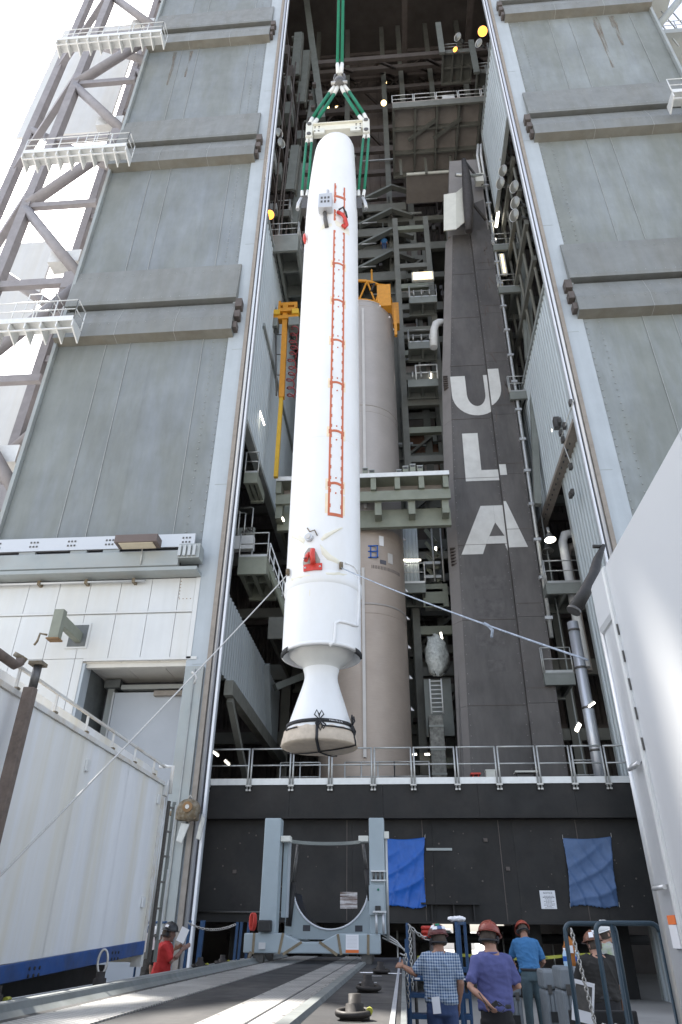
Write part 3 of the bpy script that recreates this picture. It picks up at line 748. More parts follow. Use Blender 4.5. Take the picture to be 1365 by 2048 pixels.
# shelves with chevron arms behind the motor and tank, right of centre
for k, (va, lab) in enumerate(((392, 'highest'), (440, 'second'), (482, 'third'), (528, 'fourth'))):
    y = 33.6; a = S(726, va+18, y); b = S(812, va+14, y)
    t = platform('shelf_platform', lab + ' dark shelf platform with a chevron arm right of the white motor nose', -2.5, b.x, y, 37.5, a.z, .9, 'frame_steel', 4, 2, '')
    z = a.z
    bx = S(785, va, y).x
    MB().bar((bx-2.6, y-.15, z+.15), (bx, y-.15, z+1.9), .18, .45, up=(0, 1, 0)).build('chevron_arm', 'platform_grey', t)
    MB().bar((bx, y-.15, z+1.9), (bx+1.6, y-.15, z+.9), .18, .4, up=(0, 1, 0)).build('chevron_arm', 'frame_steel', t)
    MB().tube((-2.5, y-.3, z+.25), (bx-1.2, y-.3, z+.28), .06, 6).build('handrail', 'bright_steel' if k in (1, 2) else 'galvanised', t)
# tower of small service platforms between tank and mast
TW = thing('service_tower', 'slim dark service tower between the bronze tank and the mast', 'tower', (2.4, 31.2, 6))
for x in (1.15, 3.35):
    for y in (31.6, 34.2): MB().bar((x, y, 6), (x, y, 46), .36, .36).build('column', 'frame_steel', TW)
z = 8.0; i = 0
while z < 46:
    MB().bar((1.15, 31.6, z), (3.35, 31.6, z), .26, .42).build('beam', 'platform_green' if i % 3 == 0 else 'frame_steel', TW)
    MB().bar((1.15, 34.2, z), (3.35, 34.2, z), .26, .42).build('beam', 'frame_steel', TW)
    if i % 2 == 0: box('back_panel', 'frame_brown' if i % 4 else 'coffer_pale', TW, 1.4, 3.1, 34.5, 34.6, z+.3, z+1.7)
    if i % 2 == 1: MB().bar((1.15, 34.1, z), (3.35, 34.1, z+2.0), .16, .16).build('brace', 'frame_steel', TW)
    z += 2.05; i += 1
for k, (v, lab) in enumerate(((600, 'upper'), (690, 'middle'), (765, 'lower'))):
    p = S(850, v, 30.6)
    t = platform('tower_landing', lab + ' small landing on the service tower beside the mast', p.x-1.0, p.x+.75, 30.3, 31.5, p.z, .55, 'platform_grey', 2, 1, 'fl' if k < 2 else '', False)
    if k == 2:
        for zz in (.5, 1.1): MB().tube((p.x-.5, 30.3, p.z+zz), (p.x+.75, 30.3, p.z+zz), .045, 6).build('rail', 'rail_white', t)
        for xx in (-.5, .75): MB().tube((p.x+xx, 30.3, p.z), (p.x+xx, 30.3, p.z+1.12), .045, 6).build('post', 'rail_white', t)
    for j in range(3): MB().tube((p.x-.7+j*.5, 30.25, p.z+.1), (p.x-.7+j*.5, 30.25, p.z+.55), .05, 6).build('valve_stub', 'galvanised', t)
box('brown_curtain', 'brown_tarp', TW, .9, 3.6, 34.7, 34.8, S(850, 1040, 34.7).z-.5, S(850, 860, 34.7).z)
# right side behind the mast: stair landings with railings
for k, (u, v, y, w, lab) in enumerate(((1012, 488, 27.5, 1.5, 'railed landing beside the upper mast under the floodlights'), (1025, 572, 27.5, 1.6, 'railed landing right of the mast below the slanted lamp'),
                                       (1045, 782, 27.5, 1.3, 'railed landing right of the painted U on the mast'), (1130, 1165, 27.0, 1.6, 'railed landing in the right wall opening'),
                                       (1118, 1345, 27.5, 1.2, 'low railed landing right of the mast'), (985, 370, 28.5, 1.5, 'railed landing right of the mast head'))):
    p = S(u, v, y)
    platform('stair_landing', lab, p.x-w*.5, p.x+w*.5, y, y+2.2, p.z, .5, 'platform_grey', 2, 1, 'fl')
for u, v0, v1, y in ((1062, 560, 1010, 27.0), (1043, 420, 720, 27.6)):
    MB().bar(S(u-6, v0, y), S(u+14, v1, y), .3, .3).build('column', 'platform_grey', FR)
lad = MB()
a = S(1045, 330, 26); b = S(1075, 640, 26)
b = Vector((a.x, 26, b.z))
for dx in (-.25, .25): lad.tube(a+Vector((dx,0,0)), b+Vector((dx,0,0)), .035, 6)
n = 30
for i in range(n): q = a.lerp(b, i/n); lad.tube(q+Vector((-.25,0,0)), q+Vector((.25,0,0)), .025, 6)
tag(lad.build('access_ladder', 'galvanised'), 'caged access ladder beside the right guide', 'ladder')
# walkway in front of the tank
WZ = S(720, 962, 26.0).z
WK = thing('tank_walkway', 'green-grey walkway platform crossing in front of the bronze tank', 'walkway', (-1, 25.6, WZ))
wx0, wx1 = S(553, 960, 25.6).x, S(899, 950, 25.6).x
box('deck', 'platform_green', WK, wx0, wx1, 25.6, 26.7, WZ-.1, WZ)
box('toe_board', 'rail_white', WK, wx0, wx1, 25.55, 25.59, WZ-.12, WZ+.10)
box('front_girder', 'platform_green', WK, wx0, wx1, 25.75, 25.9, WZ-1.25, WZ-.75)
for i in range(8):
    x = wx0 + (wx1-wx0-.3)*i/7
    box('stub_beam', 'platform_green', WK, x, x+.24, 25.62, 26.7, WZ-.74, WZ-.105)
    if i < 7: box('soffit_panel', 'coffer_pale', WK, x+.25, x+(wx1-wx0-.3)/7-.01, 26.4, 26.5, WZ-.74, WZ-.105)
box('rear_girder', 'platform_green', WK, wx0, wx1, 26.5, 26.72, WZ-2.2, WZ-1.3)
for i in range(6):
    x = wx0 + (wx1-wx0-.4)*i/5; box('gusset', 'platform_green', WK, x, x+.3, 25.92, 26.48, WZ-1.9, WZ-.8)
box('side_board', 'rail_white', WK, wx0+.1, S(592, 940, 25.9).x, 26.6, 26.66, WZ+.5, WZ+.72)
MB().bar((S(725,930,26.3).x, 26.3, WZ+.42), (wx1, 26.3, WZ+.42), .08, .26).build('back_board', 'white_edge', WK)
box('back_board', 'rail_white', WK, wx1-1.6, wx1-.05, 26.28, 26.34, WZ+.06, WZ+.28)
rngb = random.Random(3)
u = 726
for i, (w, h) in enumerate(((12, 22), (12, 17), (12, 8), (12, 4), (12, 6), (12, 14), (13, 22), (13, 26), (13, 22), (12, 8), (10, 4))):
    a = S(u, 945, 25.9); b = S(u+w-2, 945, 25.9)
    t = thing('box_tube', ('tallest box tube standing on the tank walkway' if i == 7 else ('%s box tube %s of the tallest on the tank walkway' % (('next', 'second', 'third', 'fourth', 'fifth', 'sixth', 'seventh')[abs(i-7)-1], 'left' if i < 7 else 'right'))), 'box tube', (a.x, 25.9, WZ), 'box tubes on the tank walkway')
    hh = h/26*.62 + .05
    box('body', 'platform_green', t, a.x, b.x, 25.8, 26.05, WZ+.012, WZ+hh, bevel=.01)
    box('open_end', 'dark_groove', t, a.x+.03, b.x-.03, 25.794, 25.799, WZ+hh-.13, WZ+hh-.03)
    box('rim', 'galvanised', t, a.x-.015, b.x+.015, 25.79, 26.06, WZ+hh+.001, WZ+hh+.03)
    u += w+1.4
# left lower balcony with control stand and stairs
BZ = S(505, 1118, 23.2).z
LB = platform('control_balcony', 'railed balcony with a control stand inside the left guide', -5.85, S(536, 1125, 23.2).x, 23.0, 25.5, BZ, .75, 'platform_green', 2, 2, 'f')
CS = thing('control_stand', 'grey control stand with pipework on the left interior balcony', 'control stand', (-4.9, 23.8, BZ))
cx = S(488, 1080, 23.8).x
box('desk', 'duct_white', CS, cx-.42, cx+.42, 23.7, 24.0, BZ+.75, BZ+1.35)
box('panel', 'platform_grey', CS, cx-.42, cx+.42, 23.75, 23.9, BZ+1.36, BZ+1.75)
for s in (-1, 1):
    MB().tube((cx+s*.38, 23.8, BZ+.005), (cx+s*.38, 23.8, BZ+.75), .035, 6).build('leg', 'galvanised', CS)
    MB().tube((cx+s*.38-.1, 24.1, BZ+.005), (cx+s*.38, 23.85, BZ+.7), .03, 6).build('strut', 'galvanised', CS)
for dx, h in ((-.25, 2.5), (0, 2.4), (.3, 2.65)):
    MB().path([(cx+dx, 23.72, BZ+1.4), (cx+dx, 23.72, BZ+h), (cx+dx-.12, 23.8, BZ+h+.1), (cx+dx-.6, 23.9, BZ+h+.12)], .03, 6).build('pipe', 'galvanised', CS)
gm = MB(); rg = random.Random(2)
for i in range(10):
    x = cx+rg.uniform(-.36, .36); z = BZ+1.4+rg.uniform(0, .3); gm.box(x-.04, x+.04, 23.68, 23.745, z-.04, z+.04)
gm.build('gauges', 'hardware_dark', CS, stuff=True)
STW = thing('steel_stair', 'steel stair descending from the left interior balcony', 'stair', (-3.6, 24, BZ-4))
a = Vector((S(536, 1130, 23.4).x, 23.6, BZ-.1)); b = a + Vector((1.2, 2.6, -3.2))
for dy in (0, 1.0):
    MB().bar(a+Vector((0,dy,0)), b+Vector((0,dy,0)), .08, .3).build('stringer', 'platform_green', STW)
    mb = MB(); mb.tube(a+Vector((0,dy,1.0)), b+Vector((0,dy,1.0)), .03, 6); mb.tube(a+Vector((0,dy,.5)), b+Vector((0,dy,.5)), .025, 6)
    for i in range(5): q = a.lerp(b, i/4)+Vector((0,dy,0)); mb.tube(q, q+Vector((0,0,1.0)), .03, 6)
    mb.build('handrail', 'rail_white', STW)
for i in range(12): q = a.lerp(b, (i+.5)/12); box('tread', 'galvanised', STW, q.x-.12, q.x+.12, q.y+.05, q.y+.95, q.z-.02, q.z+.02)
platform('work_platform', 'long dark platform behind the lower balcony on the left', -5.5, -1.5, 28, 36, S(520, 1235, 28).z, 1.0, 'frame_steel', rails='')
platform('work_platform', 'dark platform above the lower balcony on the left', -5.5, -1.0, 28.5, 36, S(520, 985, 28.5).z-.6, 1.4, 'platform_green', rails='')
MB().bar((-5.4, 30, 13.8), (-1.2, 33, 17.2), .3, .3).build('brace', 'platform_grey', FR)
MB().bar((-5.4, 30, 11.0), (-1.2, 33, 13.8), .3, .3).build('brace', 'platform_grey', FR)
p = S(487, 945, 23.0)
platform('work_platform', 'small railed landing beside the left guide above the control stand', -5.85, S(520, 950, 23).x, 22.6, 24.2, p.z-.3, .5, 'platform_green', 2, 1, 'f')

# ---- service clutter on the interior steel: pipes, cable runs, junction boxes, tray runs
rng = random.Random(31)
for k in range(46):
    x = rng.uniform(-5.2, 8.4); z = rng.uniform(8, 56); y = rng.choice((33.9, 34.2, 34.3)); L_ = rng.uniform(2, 9)
    MB().tube((x, y, z), (x, y, min(60, z+L_)), rng.choice((.05, .07, .11)), 7).build('service_pipe', rng.choice(('frame_steel', 'galvanised', 'platform_grey', 'hardware_dark')), FR)
for k in range(34):
    z = lv[rng.randrange(len(lv))] + rng.uniform(-.5, 1.2); x = rng.uniform(-5, 5); L_ = rng.uniform(1.5, 5)
    if z < 58: MB().bar((x, 34.15, z), (x+L_, 34.15, z), .12, .14).build('cable_tray', rng.choice(('platform_grey', 'frame_steel', 'galvanised')), FR)
for k in range(60):
    x = rng.uniform(-5.2, 8.2); z = rng.choice(lv[:16]) + rng.uniform(.4, 1.6); w = rng.uniform(.15, .45); h = rng.uniform(.2, .6)
    box('junction_box', rng.choice(('platform_grey', 'frame_steel', 'frame_brown', 'hardware_dark')), FR, x, x+w, 33.9, 34.2, z, z+h)
for k in range(26):
    x = rng.uniform(-5, 7.5); z = rng.uniform(10, 54); pts = []
    dx = rng.uniform(-1.5, 1.5); dz = rng.uniform(-3.5, -1)
    for i in range(7): f = i/6; pts.append((x+dx*f, 33.7+rng.uniform(-.05, .05), z+dz*f-.5*math.sin(PI*f)))
    MB().path(pts, .03, 5).build('hanging_cable', rng.choice(('hardware_dark', 'black_hose', 'frame_brown')), FR)
for k in range(14):
    z = 34 + k*1.55; x = -4.6 + .1*math.sin(k*3)
    box('platform_lug', 'frame_brown', FR, x, x+.25, 25.8, 26.1, z, z+.3)
for k in range(30):
    y = rng.uniform(22.5, 33); z = rng.uniform(34, 56); box('side_fitting', rng.choice(('platform_grey', 'frame_brown', 'galvanised')), FR, -6.3, -6.3+rng.uniform(.2, .7), y, y+rng.uniform(.2, 1.2), z, z+rng.uniform(.2, 1.6))
for k in range(8): MB().tube((-6.0, 24+k*1.1, 33.5), (-6.0+.3*(k % 2), 24+k*1.1, 56), .06, 6).build('service_pipe', 'frame_brown', FR)
for k in range(6): MB().tube((7.9, 24+k*1.4, 27), (7.9, 24+k*1.4, 54), .09, 6).build('service_pipe', 'frame_steel', FR)
for k in range(9): MB().bar((7.8, 23.5, 28+k*2.9), (7.8, 33, 28+k*2.9), .2, .35).build('side_beam', 'frame_steel', FR)
for k in range(9): MB().bar((-6.4, 23.5, 35+k*2.9), (-6.4, 33, 35+k*2.9), .2, .35).build('side_beam', 'frame_brown', FR)
# ================================================================== mobile launch platform
MY = 23.6
ML = thing('launch_platform', 'black steel launch platform across the bottom of the opening', 'launch platform', (.5, 28, 0))
mx0, mx1 = -6.6, 8.6
zt, zg, zb = 5.76, 4.80, 1.95
n = 5
for i in range(n):
    a = mx0 + (mx1-mx0)*i/n; b = mx0 + (mx1-mx0)*(i+1)/n
    box('girder_plate', 'launch_black', ML, a+.003, b-.003, MY, MY+.3, zg, zt)
for i in range(6):
    a = mx0 + (mx1-mx0)*i/6; b = mx0 + (mx1-mx0)*(i+1)/6
    box('side_plate', 'launch_black', ML, a+.002, b-.002, MY+.34, MY+.5, zb, zg-.06)
box('girder_flange', 'launch_black', ML, mx0, mx1, MY-.04, MY+.6, zg-.058, zg-.002)
box('bottom_flange', 'launch_black', ML, mx0, mx1, MY+.14, MY+.9, zb-.06, zb-.002)
box('deck', 'launch_black', ML, mx0, mx1, MY+.31, 33.5, zt-.25, zt-.02)
box('core', 'launch_black', ML, mx0+.5, mx1-.5, MY+.6, 33, zb, zt-.26)
box('toe_board', 'rail_white', ML, mx0, mx1, MY-.03, MY-.004, zt+.0, zt+.2)
for x in (.85, 1.5, 2.1): box('stiffener', 'launch_black', ML, x, x+.04, MY+.16, MY+.34, zb+.0, zb+.42)
box('stiffener_cap', 'launch_black', ML, .55, 2.3, MY+.10, MY+.34, zb+.43, zb+.48)
box('lug_plate', 'girder_grey', ML, .8, 1.6, MY+.30, MY+.335, 3.85, 3.92)
for x in (-5.2, -2.2, 3.9, 6.6):
    for y in (26, 31): box('support_pier', 'launch_black', ML, x-.4, x+.4, y-.4, y+.4, 0, zb-.062)
for i, y in enumerate((27.5, 29.5)):
    MB().tube((mx0+.5, y, 1.5), (mx1-.5, y, 1.5), .14, 8).build('service_pipe', 'launch_black', ML)
# guard rails, one removable section after another
gx = [S(u, 1560, MY-.05).x for u in (417, 499, 583, 661, 747, 827, 915, 998, 1079, 1149, 1216, 1290)]
ords = ('first', 'second', 'third', 'fourth', 'fifth', 'sixth', 'seventh', 'eighth', 'ninth', 'tenth', 'eleventh')
for i in range(11):
    a, b = gx[i]+.05, gx[i+1]-.05
    t = thing('guard_rail', ords[i] + ' galvanised guard rail section from the left on the black launch platform', 'guard rail', (a, MY-.05, zt), 'guard rails on the launch platform')
    MB().tube((a, MY-.07, zt+1.13), (b, MY-.07, zt+1.13), .03, 8).build('top_rail', 'galvanised', t)
    MB().tube((a, MY-.07, zt+.6), (b, MY-.07, zt+.6), .025, 8).build('mid_rail', 'galvanised', t)
    for x in (a, b):
        pst = MB().tube((x, MY-.07, zt-.16), (x, MY-.07, zt+1.15), .03, 8).build('post', 'galvanised', t)
        m_ = MB(); m_.box(x-.05, x+.05, MY-.12, MY-.035, zt-.06, zt-.01); m_.box(x-.035, x+.035, MY-.11, MY-.035, zt-.2, zt-.15); m_.build('clamp', 'chain_steel', pst)
for k, (u0, u1, v, lab) in enumerate(((560, 640, 1556, 'inner short railing left of the tank foot'), (690, 790, 1556, 'inner short railing in front of the tank foot'), (790, 860, 1556, 'inner short railing right of the tank foot'), (1150, 1200, 1556, 'inner short railing right of the mast foot'))):
    a = S(u0, v, 25.6); b = S(u1, v, 25.6)
    t = railing_mb(MB(), [(a.x, 25.6, zt), (b.x, 25.6, zt)], 1.1, .025, .7).build('inner_railing', 'galvanised')
    tag(t, lab, 'railing', 'inner railings on the launch platform')
wd = MB(); rg = random.Random(17)
for k in range(60):
    x = rg.uniform(mx0+.6, mx1-.8); z = rg.uniform(zb+.2, zg-.3); wd.tube((x, MY+.325, z), (x, MY+.345, z), rg.uniform(.012, .03), 6)
wd.build('bolt_heads', 'frame_brown', ML, stuff=True)
for x in (-4.1, -1.7, .7, 3.1, 5.5):
    box('weld_seam', 'frame_brown', ML, x-.012, x+.012, MY+.328, MY+.345, zb, zg-.065)
for x, z in ((-5.3, 3.2), (-3.4, 2.6), (3.2, 3.3), (2.6, 4.1)): box('small_bracket', 'frame_brown', ML, x, x+.12, MY+.29, MY+.338, z, z+.1)
MB().tube((mx0+.3, MY+.28, zb+.2), (-3.2, MY+.28, zb+.2), .035, 6).build('cable_run', 'hardware_dark', ML)
# tarps with folds
def tarp(pts, m, lab, seed):
    rg = random.Random(seed); nu, nv = 36, 44; vs = []; fs = []
    p00, p10, p11, p01 = [Vector(p) for p in pts]           # tl, tr, br, bl
    for j in range(nv+1):
        for i in range(nu+1):
            s, t = i/nu, j/nv
            p = p00.lerp(p10, s).lerp(p01.lerp(p11, s), t)
            saw = abs(((t*1.3 + s*.55*(1.2-t) + seed*.37)*3.1) % 1.0 - .5)*2
            saw2 = abs(((t*.35 - s*1.4 + .3*math.sin(t*3+seed))*2.3) % 1.0 - .5)*2
            d = .03 + .10*(1-saw)**3*min(1, t*2.5)*(.3+.7*s) + .07*(1-saw2)**4*(.2+t) + .02*math.sin(s*7+t*5+seed) + rg.uniform(-.004, .004)
            p.y -= max(.012, d); 
            p.x += .05*math.sin(PI*t)*(1-2*s)*(abs(s-.5)*2)**2; p.z -= .05*math.sin(PI*s)*(1-t)**2 - .04*math.sin(PI*s*2)*t**3
            if i in (0, nu): p.x += rg.uniform(-.008, .008)
            if j == nv: p.z += rg.uniform(-.02, .02)
            vs.append(p)
    for j in range(nv):
        for i in range(nu): q = j*(nu+1)+i; fs.append((q, q+1, q+nu+2, q+nu+1))
    mb = MB(); mb.add(vs, fs, True)
    o = mb.build('blue_tarp', m); sd = o.modifiers.new('solid', 'SOLIDIFY'); sd.thickness = .006
    tag(o, lab, 'tarp', 'blue tarps on the launch platform')
    for q in (p00, p10, p01, p11):
        MB().tube(q + Vector((0, -.06, -.03)), q + Vector((.02, .0, .10)), .008, 5).build('tie_cord', 'rope_grey', o)
    return o
ty = MY + .335
tarp([S(762, 1676, ty), S(850, 1675, ty), S(853, 1813, ty), S(765, 1815, ty)], 'tarp_blue', 'bright blue tarp hanging right of the grey cradle frame', 1)
tarp([S(1125, 1676, ty), S(1222, 1673, ty), S(1238, 1812, ty), S(1140, 1814, ty)], 'tarp_blue_faded', 'paler blue tarp hanging at the right end of the launch platform', 5)
NS = thing('notice_sign', 'white notice sign with small print between the two blue tarps', 'sign', S(1097, 1800, ty))
a = S(1079, 1781, ty); b = S(1116, 1818, ty)
box('board', 'sign_white', NS, a.x, b.x-.02, ty-.02, ty-.004, b.z, a.z)
def text(body, loc, size, m, parent, name='lettering', rot=(PI/2, 0, 0), ext=.001, align='CENTER'):
    c = bpy.data.curves.new(name, 'FONT'); c.body = body; c.size = size; c.extrude = ext; c.align_x = align; c.resolution_u = 2
    o = bpy.data.objects.new(name, c); COL.objects.link(o); o.location = loc; o.rotation_euler = rot
    bpy.context.view_layer.update()
    me = bpy.data.meshes.new_from_object(o.evaluated_get(bpy.context.evaluated_depsgraph_get()))
    bpy.data.objects.remove(o)
    me.materials.clear(); me.materials.append(MATS[m])
    q = bpy.data.objects.new(name, me); COL.objects.link(q)
    me.transform(Matrix.Translation(loc) @ Matrix.Rotation(rot[2], 4, 'Z') @ Matrix.Rotation(rot[0], 4, 'X'))
    if parent is not None: attach(q, parent)
    return q
cxs = (a.x+b.x)/2
W_ = b.x - a.x; 
text('NOTICE', (cxs, ty-.0225, a.z-.09), .075, 'ink', NS)
ln = MB(); rg = random.Random(9)
for i, w in enumerate((.5, .68, .45, .35, .6, .38, .58, .66, .3, .55)):
    z = a.z-.14-i*.034; x = cxs - w*W_/2
    while x < cxs + w*W_/2:
        l = rg.uniform(.02, .06); ln.box(x, x+l, ty-.0235, ty-.0205, z-.013, z-.002 + (.006 if i == 1 else 0)); x += l+.012
ln.build('small_print', 'ink', NS, stuff=True)
PS = box('peeling_plate', 'peeled', None, S(681, 1785, ty).x, S(715, 1785, ty).x, ty-.012, ty-.004, S(681, 1817, ty).z, S(681, 1784, ty).z)
tag(PS, 'peeling white plate with rusty bands on the black wall behind the cradle', 'sign')

# ================================================================== the bronze tank (core stage)
BX, BY, BR = -1.30, 28.8, 1.905
BT = thing('core_stage', 'tall bronze cylindrical rocket stage standing on the launch platform', 'rocket stage', (BX, BY, zt))
ztop = S(745, 600, BY-BR).z
zj = [zt+.1, S(760, 1207, BY-BR).z, S(760, 1050, BY-BR).z, S(760, 808, BY-BR).z, ztop]
for i in range(4):
    m = 'bronze_lower' if i < 2 else 'bronze_tank'
    MB().lathe([(BR, zj[i]+.02), (BR, zj[i+1]-.02)], (BX, BY, 0), 72).build('tank_section', m, BT)
    MB().lathe([(BR-.04, zj[i+1]-.02), (BR+.025, zj[i+1]-.015), (BR+.03, zj[i+1]+.06), (BR-.04, zj[i+1]+.065)], (BX, BY, 0), 72).build('joint_ring', 'bronze_tank', BT)
    MB().lathe([(BR-.02, zj[i+1]-.42), (BR+.012, zj[i+1]-.41), (BR+.012, zj[i+1]-.37), (BR-.02, zj[i+1]-.36)], (BX, BY, 0), 72).build('weld_band', 'bronze_lower' if i < 2 else 'bronze_tank', BT)
MB().lathe([(BR, ztop), (BR*.8, ztop+.25), (0, ztop+.4)], (BX, BY, 0), 48).build('dome', 'bronze_tank', BT)
def on_tank(ang, z, w, h, d, m, name):
    x = BX + (BR)*math.sin(ang); y = BY - BR*math.cos(ang)
    o = MB().box(-w/2, w/2, -d, .02, -h/2, h/2).build(name, m, BT)
    for v in o.data.vertices:
        c = v.co.copy(); v.co = Vector((x + c.x*math.cos(ang) - c.y*math.sin(ang)*-1*-1, y + c.x*math.sin(ang) + c.y*math.cos(ang), z + c.z)) if False else Vector((x + c.x*math.cos(ang) - c.y*math.sin(ang), y + c.x*math.sin(ang) + c.y*math.cos(ang), z + c.z))
    return o
fa = math.atan2(S(722, 800, BY-BR).x - BX, BR)*.9
on_tank(R(6), (zj[2]+ztop)/2+.1, .14, ztop-zj[2]-1.6, .1, 'tank_pale', 'cable_raceway')
on_tank(R(2), (zt+zj[1])/2+1.6, .12, 8.0, .1, 'tank_pale', 'cable_raceway')
on_tank(R(28), S(757, 1080, 27).z, .22, .5, .03, 'paper', 'access_patch')
on_tank(R(42), S(770, 1110, 27).z, .26, .5, .02, 'tank_pale', 'access_patch')
bf = MB()
for dx in (0, .3): bf.box(dx-.03, dx+.03, -.04, 0, 0, .62)
for dz in (0, .3, .58): bf.box(-.12, .34, -.04, 0, dz, dz+.05)
o = bf.build('blue_tape_frame', 'tarp_blue', BT)
for v in o.data.vertices: v.co = Vector((BX+.42+v.co.x, BY - math.sqrt(BR*BR-.6*.6)-.06+v.co.y, S(730, 1118, 27).z+v.co.z))
on_tank(R(30), S(748, 1122, 27).z, .3, .2, .015, 'ink', 'stencil')
vt = MB()
for i in range(22):
    a_ = R(14+i*2.2); x = BX+(BR+.005)*math.sin(a_); y = BY-(BR+.005)*math.cos(a_); z = S(748, 1130, 27).z-.1
    vt.box(x-.012, x+.012, y-.01, y+.01, z-.08, z+.08)
vt.build('fastener_row', 'frame_brown', BT, stuff=True)
for i in range(8):                                   # brackets down the right flank
    z = 9.5 + i*1.35; x = BX+BR+.02
    MB().prism([(x, BY-.2, z), (x+.13, BY-.2, z), (x, BY-.2, z+.16)], (0, .1, 0)).build('flank_bracket', 'paper', BT)
# yellow lifting ring on top
YR = thing('lifting_ring', 'yellow-orange lattice lifting ring bolted on top of the bronze tank', 'lifting ring', (BX, BY, ztop))
m_ = MB()
for z in (ztop+.12, ztop+1.75):
    m_.path([(BX+(BR-.06)*math.sin(R(t)), BY-(BR-.06)*math.cos(R(t)), z) for t in range(0, 360, 12)], .1, 6, closed=True)
m_.build('hoop', 'amber_yellow', YR)
for t in range(0, 360, 30):
    p0 = Vector((BX+(BR-.06)*math.sin(R(t)), BY-(BR-.06)*math.cos(R(t)), ztop+.12))
    p1 = Vector((BX+(BR-.06)*math.sin(R(t+15)), BY-(BR-.06)*math.cos(R(t+15)), ztop+1.75)); p2 = Vector((BX+(BR-.06)*math.sin(R(t+30)), BY-(BR-.06)*math.cos(R(t+30)), ztop+.12))
    MB().tube(p0, p1, .06, 6).build('lattice_bar', 'amber_yellow', YR); MB().tube(p1, p2, .06, 6).build('lattice_bar', 'amber_yellow', YR)
for t in (48, 95): 
    x = BX+(BR-.05)*math.sin(R(t)); y = BY-(BR-.05)*math.cos(R(t))
    box('side_box', 'amber_yellow', YR, x-.35, x+.45, y-.3, y+.3, ztop-.1, ztop+1.7, bevel=.02)
box('leg', 'amber_yellow', YR, BX+BR+.05, BX+BR+.2, BY-1.0, BY-.8, ztop-1.9, ztop+.3)
MB().tube((BX+.75, BY-1.4, ztop+1.7), (BX+.75, BY-1.4, ztop+3.2), .06, 6).build('mast_rod', 'amber_yellow', YR)
MB().tube((BX+.2, BY-1.5, ztop+1.9), (BX+1.5, BY-1.3, ztop+1.9), .07, 6).build('cross_rod', 'amber_yellow', YR)
MB().path([(BX+.1, BY-1.6, ztop+2.0), (BX+.4, BY-1.7, ztop+1.5), (BX+.9, BY-1.7, ztop+1.6), (BX+.7, BY-1.75, ztop+.9)], .07, 6).build('cable_bundle', 'black_hose', YR)
for t in (38, 62, 84): MB().sphere((BX+BR*math.sin(R(t))*1.01, BY-BR*math.cos(R(t))*1.01, ztop-.1-(t-38)*.012), .06, 8, 6).build('bolt_head', 'paper', YR)

# ================================================================== umbilical mast with painted letters
MA = thing('umbilical_mast', 'dark grey tapering mast painted with big white letters ULA', 'mast', (4.4, 29, zt))
def mleft(z): return 2.42 + (z-6.8)*.0585 if z > 13 else 2.42 + (z-6.8)*.04
def mleft(z):
    k = [(5.7, 2.35), (14, 2.62), (20, 2.75), (27, 3.10), (39, 4.16), (47, 4.70)]
    for (z0, x0), (z1, x1) in zip(k[:-1], k[1:]):
        if z <= z1: return x0 + (x1-x0)*(z-z0)/(z1-z0)
    return k[-1][1]
def mright(z): return 6.40 + (z-6.8)*.0155
def mseam(z): return 5.22 + (z-6.8)*.0140
def inner(z): return mleft(z) + .42
MFY = 28.0
zs = [5.78, 9.5, 13.2, 16.9, 20.6, 24.3, 28.0, 31.7, 35.4, 39.1]
for i in range(len(zs)-1):
    a, b = zs[i], zs[i+1]-.012
    MB().prism([(inner(a), MFY, a), (mseam(a)-.005, MFY, a), (mseam(b)-.005, MFY, b), (inner(b), MFY, b)], (0, .08, 0)).build('front_plate', 'mast_paint', MA)
    zoff = 1.7
    a2, b2 = a, b
    MB().prism([(mseam(a), MFY-.26, a), (mright(a), MFY-.26, a), (mright(b), MFY-.26, b), (mseam(b), MFY-.26, b)], (0, .34, 0)).build('side_plate', 'mast_paint', MA)
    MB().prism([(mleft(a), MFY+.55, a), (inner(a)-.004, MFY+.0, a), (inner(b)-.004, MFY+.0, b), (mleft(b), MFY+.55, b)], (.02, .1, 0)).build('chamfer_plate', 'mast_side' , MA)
MB().add([(mleft(5.78)+.03, MFY+.3, 5.78), (mright(5.78)-.03, MFY+.3, 5.78), (mright(5.78)-.03, MFY+3, 5.78), (mleft(5.78)+.03, MFY+3, 5.78),
          (mleft(39)+.03, MFY+.6, 39), (mright(39)-.03, MFY+.6, 39), (mright(39)-.03, MFY+2.6, 39), (mleft(39)+.03, MFY+2.6, 39)],
         [(0,3,2,1),(4,5,6,7),(0,1,5,4),(1,2,6,5),(2,3,7,6),(3,0,4,7)]).build('core', 'mast_paint', MA)
a, b = 39.1, 47.2
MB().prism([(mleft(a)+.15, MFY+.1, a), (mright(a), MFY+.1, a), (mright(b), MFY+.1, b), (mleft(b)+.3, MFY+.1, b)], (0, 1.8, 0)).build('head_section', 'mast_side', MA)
MB().prism([(5.6, MFY+.05, 39.1), (mright(39.1)-.1, MFY+.05, 39.1), (mright(43)-.1, MFY+.05, 42.6), (5.65, MFY+.05, 42.0)], (0, .045, 0)).build('scorched_patch', 'mast_paint', MA)
for z in (16.0, 26.6):
    vt = MB()
    for i in range(6): vt.box(mleft(z)+.1, mleft(z)+.33, MFY+.1, MFY+.35, z+i*.16, z+i*.16+.05)
    vt.build('vent_louvres', 'frame_brown', MA, stuff=True)
